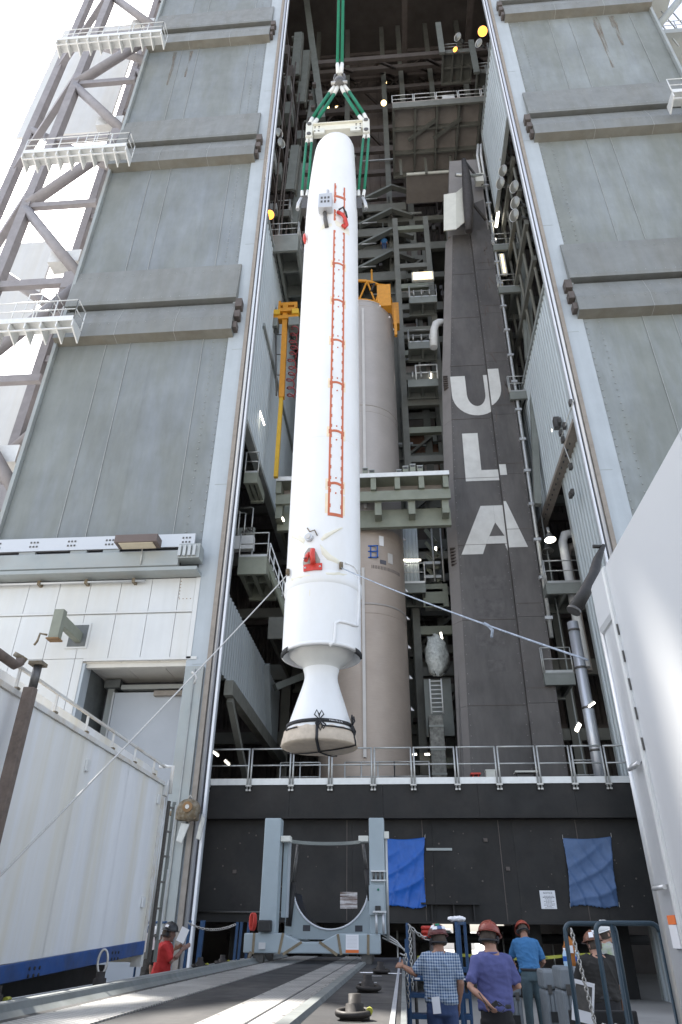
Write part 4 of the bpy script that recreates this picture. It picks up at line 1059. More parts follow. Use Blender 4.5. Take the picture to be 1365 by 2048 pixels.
# letters: outlines laid on the plates, split where the raised side plate begins
def poly_clip(poly, keep):
    out = []; n = len(poly)
    f = lambda p: keep*(p[0] - mseam(p[1]))
    for i in range(n):
        p, q = poly[i], poly[(i+1) % n]; fp, fq = f(p), f(q)
        if fp >= 0: out.append(p)
        if (fp >= 0) != (fq >= 0):
            t = fp/(fp-fq); out.append((p[0]+(q[0]-p[0])*t, p[1]+(q[1]-p[1])*t))
    return out
def letter(polys, name, dz_side=0.0):
    for poly in polys:
        for keep in (-1, 1):
            pp = [(x, z + (dz_side if keep > 0 else 0)) for x, z in poly]
            c = poly_clip(pp, keep)
            if len(c) < 3: continue
            y = MFY - .012 if keep < 0 else MFY - .272
            MB().prism([(x + (.012 if keep > 0 else -.014), y, z) for x, z in c], (0, .009, 0)).build(name, 'letter_white', MA)
def arc(cx, cz, rx, rz, a0, a1, n=12): return [(cx + rx*math.cos(R(a0+(a1-a0)*i/n)), cz + rz*math.sin(R(a0+(a1-a0)*i/n))) for i in range(n+1)]
# U
ux0, ux1, uzt, uzb = 3.55, 6.08, 27.25, 24.5; tw = .78
rx = (ux1-ux0)/2; cxu = (ux0+ux1)/2; rz_ = 1.45; cz = uzb+rz_
polys = [[(ux0, uzt), (ux0, cz), (ux0+tw, cz), (ux0+tw, uzt)], [(ux1-tw, uzt), (ux1-tw, cz), (ux1, cz), (ux1, uzt)]]
o_ = arc(cxu, cz, rx, rz_, 180, 360, 16); i_ = arc(cxu, cz, rx-tw, rz_-.62, 180, 360, 16)
for k in range(16): polys.append([o_[k], o_[k+1], i_[k+1], i_[k]])
letter(polys, 'letter_u', .18)
letter([[(3.86, 23.35), (4.64, 23.35), (4.60, 20.42), (3.80, 20.42)], [(4.602, 21.05), (5.74, 21.05), (5.74, 20.42), (4.602, 20.42)]], 'letter_l', .12)
A0 = (4.36, 18.98); 
letter([[(4.36, 18.98), (4.95, 18.98), (4.95, 18.05), (4.60, 17.32), (4.42, 16.92), (4.22, 16.40), (3.25, 16.40)], [(4.955, 18.98), (5.5, 18.98), (6.2, 16.5), (5.36, 16.5), (5.26, 16.92), (5.30, 17.32), (4.955, 18.05)], [(4.605, 17.318), (5.298, 17.318), (5.262, 16.922), (4.425, 16.922)]], 'letter_a', .06)
for z in zs[1:-1]:
    box('joint_strip', 'frame_brown', MA, inner(z)+.02, mseam(z)-.02, MFY-.0165, MFY-.0135, z-.012, z+.008)
    box('joint_strip', 'frame_brown', MA, mseam(z)+.02, mright(z)-.02, MFY-.277, MFY-.2745, z+.6, z+.62)
bt_ = MB(); rg = random.Random(2)
z = 6.2
while z < 39:
    for x, y in ((mseam(z)-.10, MFY-.008), (inner(z)+.08, MFY-.008), (mright(z)-.08, MFY-.268), (mseam(z)+.08, MFY-.268)): bt_.box(x-.014, x+.014, y, y+.01, z-.014, z+.014)
    z += .42
bt_.build('plate_bolts', 'mast_side', MA, stuff=True)
for x0, x1, za, zb in ((3.7, 5.1, 14.6, 15.3), (3.6, 4.9, 13.3, 14.2), (3.5, 4.7, 12.0, 12.6), (3.9, 4.6, 10.9, 11.4)): box('paint_patch', 'mast_patch', MA, x0, x1, MFY-.004, MFY-.0005, za, zb)
for k in range(16):
    z = rg.uniform(24, 38); x = mseam(z)+rg.uniform(.2, .9); l = rg.uniform(.3, 1.1)
    MB().bar((x, MFY-.2625, z), (x+rg.uniform(-.25, .25), MFY-.2625, z-l), rg.uniform(.03, .09), .003, up=(0, 1, 0)).build('scuff', 'frame_brown', MA)
# conduit up the right edge
cd = [(mright(z)+.12, MFY-.3, z) for z in (12.2, 20, 30, 40, 46)]
MB().path(cd, .09, 8).build('conduit', 'galvanised', MA)
for i in range(17):
    z = 13+i*1.9; box('conduit_clamp', 'bright_steel', MA, mright(z)-.06, mright(z)+.26, MFY-.42, MFY-.18, z, z+.14)
for i in range(2): MB().path([(mright(46)+.1-i*.25, MFY-.3, 44), (mright(46)+.1-i*.25, MFY-.3, 47), (mright(46)+.25-i*.2, MFY-.2, 48.4)], .09, 8).build('vent_tube', 'rail_white', MA)
# white fin and dark boom near the mast head
FN = thing('white_fairing_panel', 'white folded fairing panel hanging on the mast head', 'panel', S(910, 420, 27))
q = [S(888, 389, 27.2), S(912, 385, 27.0), S(926, 374, 27.2), S(934, 440, 27.2), S(913, 458, 27.0), S(888, 461, 27.2)]
MB().prism([q[0], q[1], q[4], q[5]], (0, .06, 0)).build('panel_face', 'fixture_white', FN)
MB().prism([q[1], q[2], q[3], q[4]], (0, .06, 0)).build('panel_face', 'fixture_white', FN)
BM = thing('dark_boom', 'dark wrapped boom with struts on the mast head beside the white panel', 'boom', S(935, 400, 27))
MB().path([S(928, 320, 26.9), S(933, 350, 26.8), S(937, 400, 26.8), S(938, 440, 26.9), S(938, 463, 27)], [.15, .28, .34, .27, .2], 10).build('boom', 'dark_pole', BM)
MB().tube(S(932, 325, 27), S(966, 370, 27.6), .09, 6).build('strut', 'dark_pole', BM); MB().tube(S(940, 400, 27), S(972, 440, 27.6), .1, 6).build('strut', 'dark_pole', BM)
MB().tube(S(912, 350, 27), S(966, 352, 27.4), .12, 8).build('cross_pipe', 'galvanised', BM)
box('pivot_block', 'fixture_white', BM, *[v for pr_ in zip(S(952, 362, 27.3), S(966, 346, 27.3)) for v in pr_][:2], 27.3, 27.7, S(960, 362, 27.3).z, S(960, 346, 27.3).z)
DP = thing('white_duct', 'white bent duct pipe entering the left side of the mast', 'duct', S(872, 700, 28.3))
MB().path([S(868, 695, 28.6), S(868, 660, 28.6), S(872, 648, 28.6), S(878, 645, 28.7), S(890, 645, 29.0)], .22, 12).build('pipe', 'duct_white', DP)

# small wall by the tank, its lamp, ladder, pier and wrapped unit
SW = thing('ribbed_booth', 'small pale ribbed booth wall between tank and mast with a tube lamp', 'booth', S(825, 1180, 30.2))
a = S(805, 1042, 30.2); b = S(848, 1180, 30.2)
corrugated('ribbed_side', 'corrugated', SW, 'x', 30.2, a.x, b.x-.15, b.z, a.z, .16, .04, -1)
box('booth_body', 'platform_grey', SW, a.x, b.x-.15, 30.24, 32, b.z, a.z)
box('cap', 'platform_grey', SW, a.x-.05, b.x-.05, 30.1, 32, a.z+.002, a.z+.25)
t = platform('booth_landing', 'railed landing under the pale ribbed booth wall', a.x-.1, S(852, 1185, 29.8).x, 29.6, 31.4, b.z+.1, .5, 'platform_grey', 2, 1, 'fl', rm='rail_white')
ST2 = thing('open_stair', 'open steel stair beside the pale ribbed booth', 'stair', S(870, 1160, 30.5))
a = S(862, 1060, 30.5); b = S(890, 1165, 30.5)
for i in range(4): MB().bar(S(852+i*1.5, 1060+i*26, 31), S(872+i*3, 1085+i*26, 30.6), .18, .18).build('stringer', 'platform_green', ST2)
for i in range(4): box('tread', 'galvanised', ST2, a.x-.5, a.x+.35, 30.4, 31.0, a.z-2-i*.75, a.z-1.85-i*.75)
for u in (866, 884): MB().tube(Vector((S(u, 1100, 30.4).x, 30.4, a.z)), Vector((S(u, 1100, 30.4).x, 30.4, b.z)), .05, 6).build('post', 'galvanised', ST2)
box('kick_panel', 'platform_green', ST2, a.x-.6, b.x+.1, 30.4, 30.5, b.z-1.3, b.z-.1)
LD = MB(); a = S(871, 1358, 29.6); b = S(871, 1428, 29.6)
for dx in (-.25, .25): LD.tube((a.x+dx, 29.6, b.z), (a.x+dx, 29.6, a.z), .035, 6)
for i in range(8): z = b.z+(a.z-b.z)*(i+.5)/8; LD.tube((a.x-.25, 29.6, z), (a.x+.25, 29.6, z), .028, 6)
tag(LD.build('ladder', 'rail_white'), 'short white ladder standing on the concrete pier between tank and mast', 'ladder')
PR = thing('concrete_pier', 'mottled concrete pier between the bronze tank and the mast', 'pier', S(878, 1556, 29.2))
a = S(858, 1430, 29.2); b = S(900, 1556, 29.2)
box('shaft', 'concrete_pier', PR, a.x, b.x-.1, 29.2, 30.2, zt-.02, a.z, bevel=.02)
for k in range(3): box('band', 'platform_grey', PR, a.x-.02, b.x-.08, 29.17, 29.195, a.z-.5-k*.95, a.z-.42-k*.95)
wp = MB(); rg = random.Random(4)
c = S(873, 1310, 29.7); vs = []; nu, nv = 14, 10
wp.sphere((c.x, 29.7, c.z), .7, nu, nv, (.75, .5, 1.35))
wp.v = [(x+rg.uniform(-.09, .09), y+rg.uniform(-.09, .09), z+rg.uniform(-.09, .09)) for x, y, z in wp.v]
tag(wp.build('wrapped_unit', 'plastic_wrap'), 'unit wrapped in crinkled plastic sheet between tank and mast', 'wrapped unit')
box('wrapped_frame', 'platform_grey', TW, c.x-.6, c.x+.6, 30.3, 30.5, c.z-3.4, c.z-.9)

# deck clutter on the launch platform
for k, (u0, u1, v0, v1, m, nm, lab) in enumerate(((1031, 1077, 1541, 1546, 'fixture_white', 'folding_table', 'white-topped folding table on the launch platform by the mast foot'),
                                                  (972, 992, 1542, 1556, 'fixture_white', 'toolbox', 'small white box on the launch platform left of the table'),
                                                  (942, 963, 1545, 1558, 'red_fitting', 'step_stool', 'small red step stool on the launch platform'))):
    a = S(u0, v0, 25.4); b = S(u1, v1, 25.4)
    t = thing(nm, lab, {'folding_table': 'table', 'toolbox': 'box', 'step_stool': 'stool'}[nm], (a.x, 25.4, zt))
    if nm == 'toolbox': box('body', m, t, a.x, b.x, 25.4, 25.7, zt-.015, a.z); box('lid', m, t, a.x-.01, b.x+.01, 25.39, 25.71, a.z+.002, a.z+.05)
    else:
        box('top', m, t, a.x, b.x, 25.4, 25.8, a.z-.06, a.z)
        for x in (a.x+.03, b.x-.03):
            for y in (25.43, 25.77): MB().tube((x, y, zt-.02), (x + (.05 if x < (a.x+b.x)/2 else -.05), y, a.z-.062), .02, 6).build('leg', m if nm == 'step_stool' else 'hardware_dark', t)

# ================================================================== yellow jib column with coiled hose
YC = thing('jib_crane', 'yellow jib crane column with counterweights by the left ribbed wall', 'crane', (-5.0, 25, 19))
ya = S(552, 955, 25.0); yb = S(570, 770, 25.0); yx = -5.0
zc0, zc1, zc2 = ya.z, S(572, 790, 25).z, S(560, 605, 25).z
MB().bar((yx-.02, 25, zc0), (yx-.02, 25, zc1), .18, .18).build('lower_post', 'crane_yellow', YC)
MB().bar((yx, 25, zc1-.2), (yx-.12, 25, zc2-.3), .26, .26).build('upper_post', 'amber_yellow', YC)
zh = S(555, 650, 25).z
for s, dx in ((-1, -.62), (1, .5)): box('counterweight', 'platform_grey', YC, yx-.1+dx-.28, yx-.1+dx+.28, 24.7, 25.3, zh-.35, zh+.25, bevel=.03)
box('carriage', 'amber_yellow', YC, yx-.7, yx+.6, 24.8, 25.2, zh+.26, zh+.5); box('carriage', 'amber_yellow', YC, yx-.45, yx+.45, 24.75, 25.25, zh+.75, zh+1.0)
for dx in (-.55, .45): box('motor', 'crane_yellow', YC, yx+dx-.18, yx+dx+.18, 24.7, 25.1, zh+.5, zh+.85, bevel=.02)
box('top_arm', 'amber_yellow', YC, yx-.5, yx+.5, 24.9, 25.1, zc2-.35, zc2-.12)
box('arm_tip', 'amber_yellow', YC, yx+.36, yx+.5, 24.85, 25.15, zc2-.6, zc2-.36); box('arm_tip', 'amber_yellow', YC, yx-.5, yx-.38, 24.85, 25.15, zc2-.7, zc2-.05)
mb = MB(); mb.tube((yx-.55, 24.9, zh-.3), (yx-.25, 24.9, zc1-.1), .04, 6)
for i in range(3): z = zh-.8-i*1.4; mb.tube((yx-.5+i*.08, 24.9, z), (yx, 24.95, z), .025, 6)
mb.build('side_conduit', 'hardware_dark', YC)
CH = []
zt_, zb_ = zh-.2, zc1-.3; turns = 11
for i in range(turns*14+1):
    t = i/14; f = i/(turns*14); CH.append((yx+.44 + .19*math.cos(2*PI*t) + .05*math.sin(t*2), 24.9 + .2*math.sin(2*PI*t), zt_ + (zb_-zt_)*f + .05*math.sin(t*1.7)))
tag(MB().path(CH, .032, 5).build('coiled_hose', 'hose_red'), 'dark red coiled hose hanging beside the yellow jib column', 'hose')

# ================================================================== the white solid motor hanging from the crane
SXc, SYc, SR = -1.46, 13.2, .80
SM = thing('solid_rocket_motor', 'white solid rocket motor hanging nose up from green slings', 'rocket motor', (SXc, SYc, 4.5))
z_sk = S(644, 1305, SYc-SR*.6).z
z_sk = 6.45
z_nose = 25.35
prof = [(SR, z_sk), (SR, 19.9)]
MB().lathe(prof, (SXc, SYc, 0), 96).build('casing', 'motor_white', SM)
npf = []; 
for i in range(15):
    t = i/14; z = 20.6 + (z_nose-20.6)*t
    r = SR*(1 - .16*t**1.5) if t < .78 else None
    npf.append((t, z, r))
vs = []; fs = []; nn = 64; rows = []
for i in range(25):
    t = i/24
    if t < .8: z = 19.9 + 4.0*(t/.8); r = SR - .14*(t/.8)**1.8; sh = .05*(t/.8)**2
    else:
        q = (t-.8)/.2; ang = q*PI/2; z = 23.9 + .52*math.sin(ang); r = .02 + (SR-.14-.02)*math.cos(ang)**.55 if q < 1 else .0; sh = .05 + .06*q
    rows.append((r, z, sh))
for r, z, sh in rows:
    for k in range(nn):
        a_ = 2*PI*k/nn; tilt = .30*max(0, (z-23.4))
        vs.append((SXc + sh + r*math.sin(a_), SYc - r*math.cos(a_), z + tilt*r*math.sin(a_)*.4))
for i in range(24):
    for k in range(nn): fs.append((i*nn+k, i*nn+(k+1) % nn, (i+1)*nn+(k+1) % nn, (i+1)*nn+k))
MB().add(vs, fs, True).build('nose_cone', 'motor_white', SM)
def surf(phi, z, d=0.0, r=None):
    r = (r or SR) + d; return Vector((SXc + r*math.sin(phi), SYc - r*math.cos(phi), z))
def patch(name, m, ph0, ph1, z0, z1, d=.008, n=6, parent=None, edge=True):
    """thin curved plate wrapped on the casing"""
    vs = []; fs = []
    for dd in (d, -.004):
        for z in (z0, z1):
            for i in range(n+1): vs.append(surf(ph0+(ph1-ph0)*i/n, z, dd))
    k = n+1
    for i in range(n):
        fs.append((i, i+1, k+i+1, k+i)); fs.append((2*k+i+1, 2*k+i, 3*k+i, 3*k+i+1))
        fs.append((k+i, k+i+1, 3*k+i+1, 3*k+i)); fs.append((i+1, i, 2*k+i, 2*k+i+1))
    fs += [(0, k, 3*k, 2*k), (n, 2*k+n, 3*k+n, k+n)]
    return MB().add(vs, fs, False).build(name, m, parent or SM)
def blob(name, m, pts, d=.012, ctr=None):
    """irregular patch given as (phi, z) outline"""
    cp = ctr or (sum(p[0] for p in pts)/len(pts), sum(p[1] for p in pts)/len(pts)); n = len(pts); vs = [surf(cp[0], cp[1], d)]; fs = []
    rings = (.4, .75, 1.0)
    for ri, q in enumerate(rings):
        for p in pts: vs.append(surf(cp[0]+(p[0]-cp[0])*q, cp[1]+(p[1]-cp[1])*q, d if ri < 2 else .0015))
    for i in range(n): fs.append((0, 1+i, 1+(i+1) % n))
    for ri in range(2):
        o0 = 1+ri*n; o1 = 1+(ri+1)*n
        for i in range(n): fs.append((o0+i, o1+i, o1+(i+1) % n, o0+(i+1) % n))
    return MB().add(vs, fs, True).build(name, m, SM)
def sz(v, u=668): return S(u, v, SYc-SR).z
PA, PB = R(12), R(33.5)
joints = [1025, 965, 860, 763, 678, 598, 525, 455]
wst = R(3.0)
for i in range(len(joints)-1):
    z0, z1 = sz(joints[i]), sz(joints[i+1])
    for ph, s in ((PA, 1), (PB, -1)):
        patch('tape_strip', 'terracotta_tape', ph-wst/2, ph+wst/2, z0+.02, z1-.1, .009, 2)
        nn_ = 5 if i else 2
        for k in range(nn_):
            zz = z0 + (z1-z0)*(k+.5)/nn_
            patch('tape_notch', 'terracotta_tape', ph+s*wst*.5, ph+s*wst*.95, zz-.04, zz+.05, .0085, 2)
    if i:
        patch('tape_halo', 'tape_halo', PA-R(6), PA-R(.8), z0-.18, z0+.12, .004, 3); patch('tape_halo', 'tape_halo', PB+R(.8), PB+R(5), z0-.22, z0+.1, .004, 3)
        cb = MB(); vs = []; n = 10
        for d in (.012, -.003):
            for e in (-.03, .03):
                for k in range(n+1):
                    q = k/n; ph = PA-R(2) + (PB-PA+R(4))*q; vs.append(surf(ph, z0 + e + .05*math.sin(PI*q) - .03, d))
        k_ = n+1; fs = []
        for k in range(n): fs += [(k, k+1, k_+k+1, k_+k), (k_+k, k_+k+1, 3*k_+k+1, 3*k_+k), (k, 2*k_+k, 2*k_+k+1, k+1)]
        cb.add(vs, fs).build('tape_cross_arc', 'terracotta_tape', SM)
        for ph in (PA, PB): patch('tape_foot', 'terracotta_tape', ph-wst*.85, ph+wst*.85, z0-.09, z0+.04, .010, 2)
        for dz in (.16, -.24):
            p = surf((PA+PB)/2, z0+dz, .004); MB().sphere(p, .02, 8, 6).build('bolt', 'terracotta_tape', SM)
z0 = sz(1025); patch('tape_foot', 'terracotta_tape', PA-wst/2, PB+wst/2, z0-.06, z0+.015, .0095, 6)
patch('tape_halo', 'tape_halo', PA-R(6), PA-R(1.5), z0+.0, z0+.5, .004, 3); patch('tape_halo', 'tape_halo', PB+R(1.5), PB+R(5), z0-.0, z0+.5, .004, 3)
for ph, va, vb in ((PA, 440, 418), (PB, 450, 369), (PA, 405, 366)):
    patch('tape_strip', 'terracotta_tape', ph-wst/2, ph+wst/2, sz(va), sz(vb), .009, 2)
    for k in range(3): zz = sz(va)+(sz(vb)-sz(va))*(k+.5)/3; s = 1 if ph == PA else -1; patch('tape_notch', 'terracotta_tape', ph+s*wst*.5, ph+s*wst*.95, zz-.07, zz+.05, .0085, 2)
patch('tape_cross_arc', 'terracotta_tape', PA-R(2), PB+R(3), sz(393), sz(390)+.02, .010, 8)
for zj_ in (8.2, 11.4, 16.6, 19.9): MB().lathe([(SR-.004, zj_-.02), (SR+.004, zj_-.012), (SR+.004, zj_+.012), (SR-.004, zj_+.02)], (SXc, SYc, 0), 96).build('field_joint', 'motor_white', SM)
rg = random.Random(12)
for k in range(26):
    p_ = R(rg.uniform(-60, 60)); z_ = rg.uniform(7, 20)
    if abs(p_ - (PA+PB)/2) > R(16): patch('scuff_mark', 'motor_cream', p_, p_+R(rg.uniform(.5, 1.6)), z_, z_+rg.uniform(.03, .14), .0012, 2)
# red release fitting near the upper end of the frame
pt = [surf(PA+R(6), sz(425), .05), surf(PA+R(14), sz(432), .12), surf(PB-R(2), sz(438), .12), surf(PB+R(3), sz(446), .08), surf(PB-R(1), sz(452), .06), surf(PB-R(5), sz(448), .05)]
MB().path(pt, .055, 8).build('red_clamp', 'red_fitting', SM)
MB().path([surf(PA+R(8), sz(420), .05), surf(PA+R(15), sz(417), .12), surf(PB+R(0), sz(424), .1), surf(PB+R(4), sz(430), .06)], .03, 6).build('clamp_cable', 'black_hose', SM)
blob('cream_patch', 'motor_cream', [(PB-R(2), sz(440)), (PB+R(12), sz(446)), (PB+R(14), sz(458)), (PB+R(2), sz(460)), (PA+R(4), sz(450)), (PA-R(2), sz(436))], .006)
blob('cream_patch', 'motor_cream', [(R(-30), sz(462)), (R(-14), sz(448)), (R(-8), sz(443)), (R(6), sz(446)), (R(8), sz(452)), (R(-10), sz(456)), (R(-34), sz(470))], .006)
# metal box
c = surf(R(-6), sz(412), .10)
sbox = box('sensor_box', 'bright_steel', SM, c.x-.20, c.x+.20, c.y-.14, c.y+.09, c.z-.36, c.z+.30, bevel=.01)
for dx in (-.1, 0, .1):
    for dz in (-.1, .08): box('sensor_slot', 'hardware_dark', sbox, c.x+dx-.03, c.x+dx+.03, c.y-.145, c.y-.141, c.z+dz-.05, c.z+dz+.05)
MB().tube((c.x+.05, c.y, c.z+.3), (c.x+.05, c.y, c.z+.62), .05, 8).build('sensor_stub', 'bright_steel', SM)
MB().path([(c.x-.02, c.y+.05, c.z-.36), (c.x, c.y+.0, c.z-.7), (c.x+.05, c.y+.08, c.z-1.0)], .06, 8).build('sensor_hose', 'hardware_dark', SM)
pt = [surf(R(-62), sz(440), .05), surf(R(-60), sz(445), .07), surf(R(-57), sz(455), .07), surf(R(-58), sz(463), .05)]
MB().path(pt, [.025, .04, .055, .02], 8).build('red_valve', 'red_fitting', SM)
# lower blanket details
def ph(u, v):                                       # bearing on the casing of a point seen in the photograph
    d = (S(u, v, 1.0) - Vector((0, 0, CAM_Z))); o = Vector((0 - SXc, 0 - SYc)); dd = Vector((d.x, d.y)); A_ = dd.dot(dd); B_ = 2*o.dot(dd); C_ = o.dot(o) - SR*SR
    disc = max(0, B_*B_ - 4*A_*C_); t = (-B_ - math.sqrt(disc))/(2*A_); P = Vector((0, 0, CAM_Z)) + d*t
    return (math.atan2(P.x-SXc, -(P.y-SYc)), P.z)
blob('cream_patch', 'motor_cream', [ph(*q) for q in ((583, 1068), (600, 1070), (612, 1078), (608, 1088), (596, 1080), (584, 1076))], .02)
blob('cream_patch', 'motor_cream', [ph(*q) for q in ((641, 1078), (650, 1068), (668, 1060), (685, 1054), (686, 1057), (668, 1067), (652, 1078), (645, 1082))], .03)
blob('cream_patch', 'motor_cream', [ph(*q) for q in ((640, 1088), (650, 1098), (664, 1112), (682, 1124), (676, 1128), (655, 1120), (644, 1108))], .03)
blob('blanket_hood', 'motor_white', [ph(*q) for q in ((604, 1120), (608, 1100), (618, 1090), (628, 1090), (638, 1102), (646, 1120), (644, 1128), (606, 1128))], .015)
blob('hood_recess', 'hood_grey', [ph(*q) for q in ((606, 1124), (609, 1106), (618, 1094), (627, 1094), (635, 1104), (643, 1120), (642, 1128), (607, 1132))], .03)
c, cz_ = ph(620, 1077); p = surf(c, cz_, .0)
nrm = Vector((math.sin(c), -math.cos(c), 0))
MB().tube(p, p+nrm*.09, .085, 20).build('port', 'bright_steel', SM); MB().tube(p+nrm*.091, p+nrm*.11, .05, 16).build('port_core', 'tank_pale', SM)
c2, z2 = ph(622, 1066)
MB().path([surf(c2-R(5), z2+.12, .03), surf(c2, z2, .06), surf(c2+R(7), z2+.03, .05), surf(c2+R(11), z2-.1, .04)], .014, 6).build('port_wire', 'rusty_iron', SM)
c3, z3 = ph(626, 1136)
patch('red_plate', 'red_fitting', c3-R(13), c3+R(14), z3-.07, z3+.08, .05, 6)
MB().path([surf(c3+R(2), z3+.05, .10), surf(c3+R(1), z3+.24, .12), surf(c3+R(1), z3+.36, .10), surf(c3+R(2), z3+.40, .06)], [.055, .06, .055, .03], 10).build('red_actuator', 'red_fitting', SM)
MB().path([surf(c3-R(6), z3+.10, .17), surf(c3-R(6), z3+.22, .12), surf(c3-R(5), z3+.32, .05)], .045, 10).build('red_actuator', 'red_fitting', SM)
MB().tube(surf(c3-R(6), z3+.13, .215), surf(c3-R(6), z3+.14, .22), .04, 10).build('actuator_bore', 'dark_groove', SM)
for d in (-10, 11): MB().sphere(surf(c3+R(d), z3, .055), .022, 8, 6).build('bolt', 'motor_grey', SM)
zb1 = ph(645, 1150)[1]
MB().lathe([(SR-.01, zb1-.16), (SR+.022, zb1-.12), (SR+.022, zb1+.10), (SR-.01, zb1+.14)], (SXc, SYc, 0), 96).build('band', 'motor_white', SM)
blob('cream_patch', 'motor_cream', [ph(*q) for q in ((580, 1158), (600, 1152), (625, 1149), (630, 1152), (604, 1158), (582, 1166))], .026)
blob('cream_patch', 'motor_cream', [ph(*q) for q in ((645, 1146), (680, 1144), (700, 1150), (690, 1153), (665, 1152), (648, 1151))], .026)
cab = [ph(q, w) for q, w in ((716, 1150), (717, 1190), (716, 1225), (714, 1252), (705, 1250), (690, 1245), (678, 1243), (671, 1247), (670, 1270), (668, 1285), (660, 1291))]
MB().path([surf(a_, z_, .01) for a_, z_ in cab], .032, 8).build('cable_cover', 'motor_white', SM)
cab = [ph(q, w) for q, w in ((690, 1126), (706, 1132), (714, 1142), (716, 1150))]
MB().path([surf(a_, z_, .008) for a_, z_ in cab], .022, 8).build('cable_cover', 'motor_white', SM)
# aft rim, closeout and nozzle
MB().lathe([(SR, z_sk), (SR+.012, z_sk-.02), (SR+.012, z_sk-.07), (SR-.05, z_sk-.07), (SR-.06, z_sk+.02), (SR-.13, z_sk+.05)], (SXc, SYc, 0), 96).build('aft_rim', 'motor_white', SM)
MB().lathe([(SR-.12, z_sk+.06), (SR-.16, z_sk-.05), (SR-.26, z_sk-.14), (SR-.27, z_sk-.15), (SR-.42, z_sk-.24), (.34, z_sk-.36)], (SXc, SYc, 0), 96).build('closeout', 'closeout_shade_grey', SM)
for a0, a1 in ((R(-78), R(-48)), (R(60), R(90))):
    MB().lathe([(SR+.014, z_sk-.015), (SR+.022, z_sk-.03), (SR+.022, z_sk-.11), (SR-.02, z_sk-.12)], (SXc, SYc, 0), 12, a0, a1).build('rim_pad', 'black_strap', SM)
noz = [(.36, z_sk-.33), (.335, z_sk-.42), (.327, z_sk-.49), (.337, z_sk-.57), (.375, z_sk-.70), (.455, z_sk-.95), (.545, z_sk-1.23), (.625, z_sk-1.48), (.65, z_sk-1.58)]
MB().lathe(noz, (SXc, SYc, 0), 80).build('nozzle', 'motor_white', SM)
CV = thing('nozzle_cover', 'tan canvas cover strapped over the nozzle end of the white motor', 'cover', (SXc, SYc, z_sk-2.0))
rg = random.Random(8)
zc = z_sk-1.55
vs = []; fs = []; nn = 96; prof2 = [(.652, zc), (.672, zc-.015), (.685, zc-.08), (.705, zc-.17), (.722, zc-.25), (.715, zc-.275), (.60, zc-.295), (.3, zc-.32), (.0, zc-.33)]
for i, (r, z) in enumerate(prof2):
    for k in range(nn):
        a_ = 2*PI*k/nn; w = (.016*abs(math.sin(a_*15+1.7*math.sin(a_*5)))**.5 - .01 + .008*math.sin(a_*41) + rg.uniform(-.006, .006))*(1 if 0 < i < 5 else .3)
        rr = max(0, r + w*(r > .01)); vs.append((SXc+rr*math.sin(a_), SYc-rr*math.cos(a_), z + (.012*math.sin(a_*17) if i == 0 else 0)))
for i in range(len(prof2)-1):
    for k in range(nn): fs.append((i*nn+k, i*nn+(k+1) % nn, (i+1)*nn+(k+1) % nn, (i+1)*nn+k))
MB().add(vs, fs, True).build('canvas', 'canvas_tan', CV)
def ring(r, z, h, t=.008, a0=0, a1=2*PI, m='black_strap', nm='strap'):
    return MB().lathe([(r, z), (r+t, z), (r+t, z+h), (r, z+h)], (SXc, SYc, 0), 80, a0, a1).build(nm, m, CV)
ring(.634, zc+.05, .065, .012)
ring(.688, zc-.045, .025, .01, R(-60), R(-30)); ring(.688, zc-.045, .025, .01, R(10), R(75))
for ang in (R(2), R(72), R(-120), R(160)):
    w = .045
    pts = [(.64, zc+.08), (.70, zc-.08), (.735, zc-.22), (.735, zc-.29), (.60, zc-.315), (.3, zc-.34), (0.0, zc-.35)]
    vs = []; 
    for r, z in pts:
        for s in (-1, 1):
            vs.append((SXc + r*math.sin(ang) + s*w*math.cos(ang)*.6, SYc - r*math.cos(ang) + s*w*math.sin(ang)*.6, z))
    fs = [(2*i, 2*i+1, 2*i+3, 2*i+2) for i in range(len(pts)-1)]
    o = MB().add(vs, fs, True).build('strap', 'black_strap', CV); sd = o.modifiers.new('s', 'SOLIDIFY'); sd.thickness = .008; sd.offset = 1
for ang in (R(5), R(70)):
    c = Vector((SXc + .66*math.sin(ang), SYc - .66*math.cos(ang), zc+.08)); tx = Vector((math.cos(ang), math.sin(ang), 0)); out = Vector((math.sin(ang), -math.cos(ang), 0))
    mb = MB()
    for (sx, h) in ((-.05, .17), (.04, .16), (.02, -.2), (.08, -.17), (-.03, -.14)):
        mb.path([c+out*.02, c+tx*(sx-.04)+Vector((0,0,h*.5))+out*.03, c+tx*sx+Vector((0,0,h))+out*.03, c+tx*(sx+.04)+Vector((0,0,h*.55))+out*.03], .014, 6, closed=True)
    mb.build('bow', 'black_strap', CV)
tt = bpy.data.curves.new('x', 'FONT'); tt.body = 'T3801TS-2-02'; tt.size = .05; tt.resolution_u = 1
to = bpy.data.objects.new('x', tt); COL.objects.link(to); bpy.context.view_layer.update()
me = bpy.data.meshes.new_from_object(to.evaluated_get(bpy.context.evaluated_depsgraph_get())); bpy.data.objects.remove(to)
me.materials.clear(); me.materials.append(MATS['paper'])
for v in me.vertices:
    a_ = R(21) + v.co.x/.648; v.co = Vector((SXc+.6485*math.sin(a_), SYc-.6485*math.cos(a_), zc+.069+v.co.y*.9))
o = bpy.data.objects.new('strap_lettering', me); COL.objects.link(o); attach(o, CV)

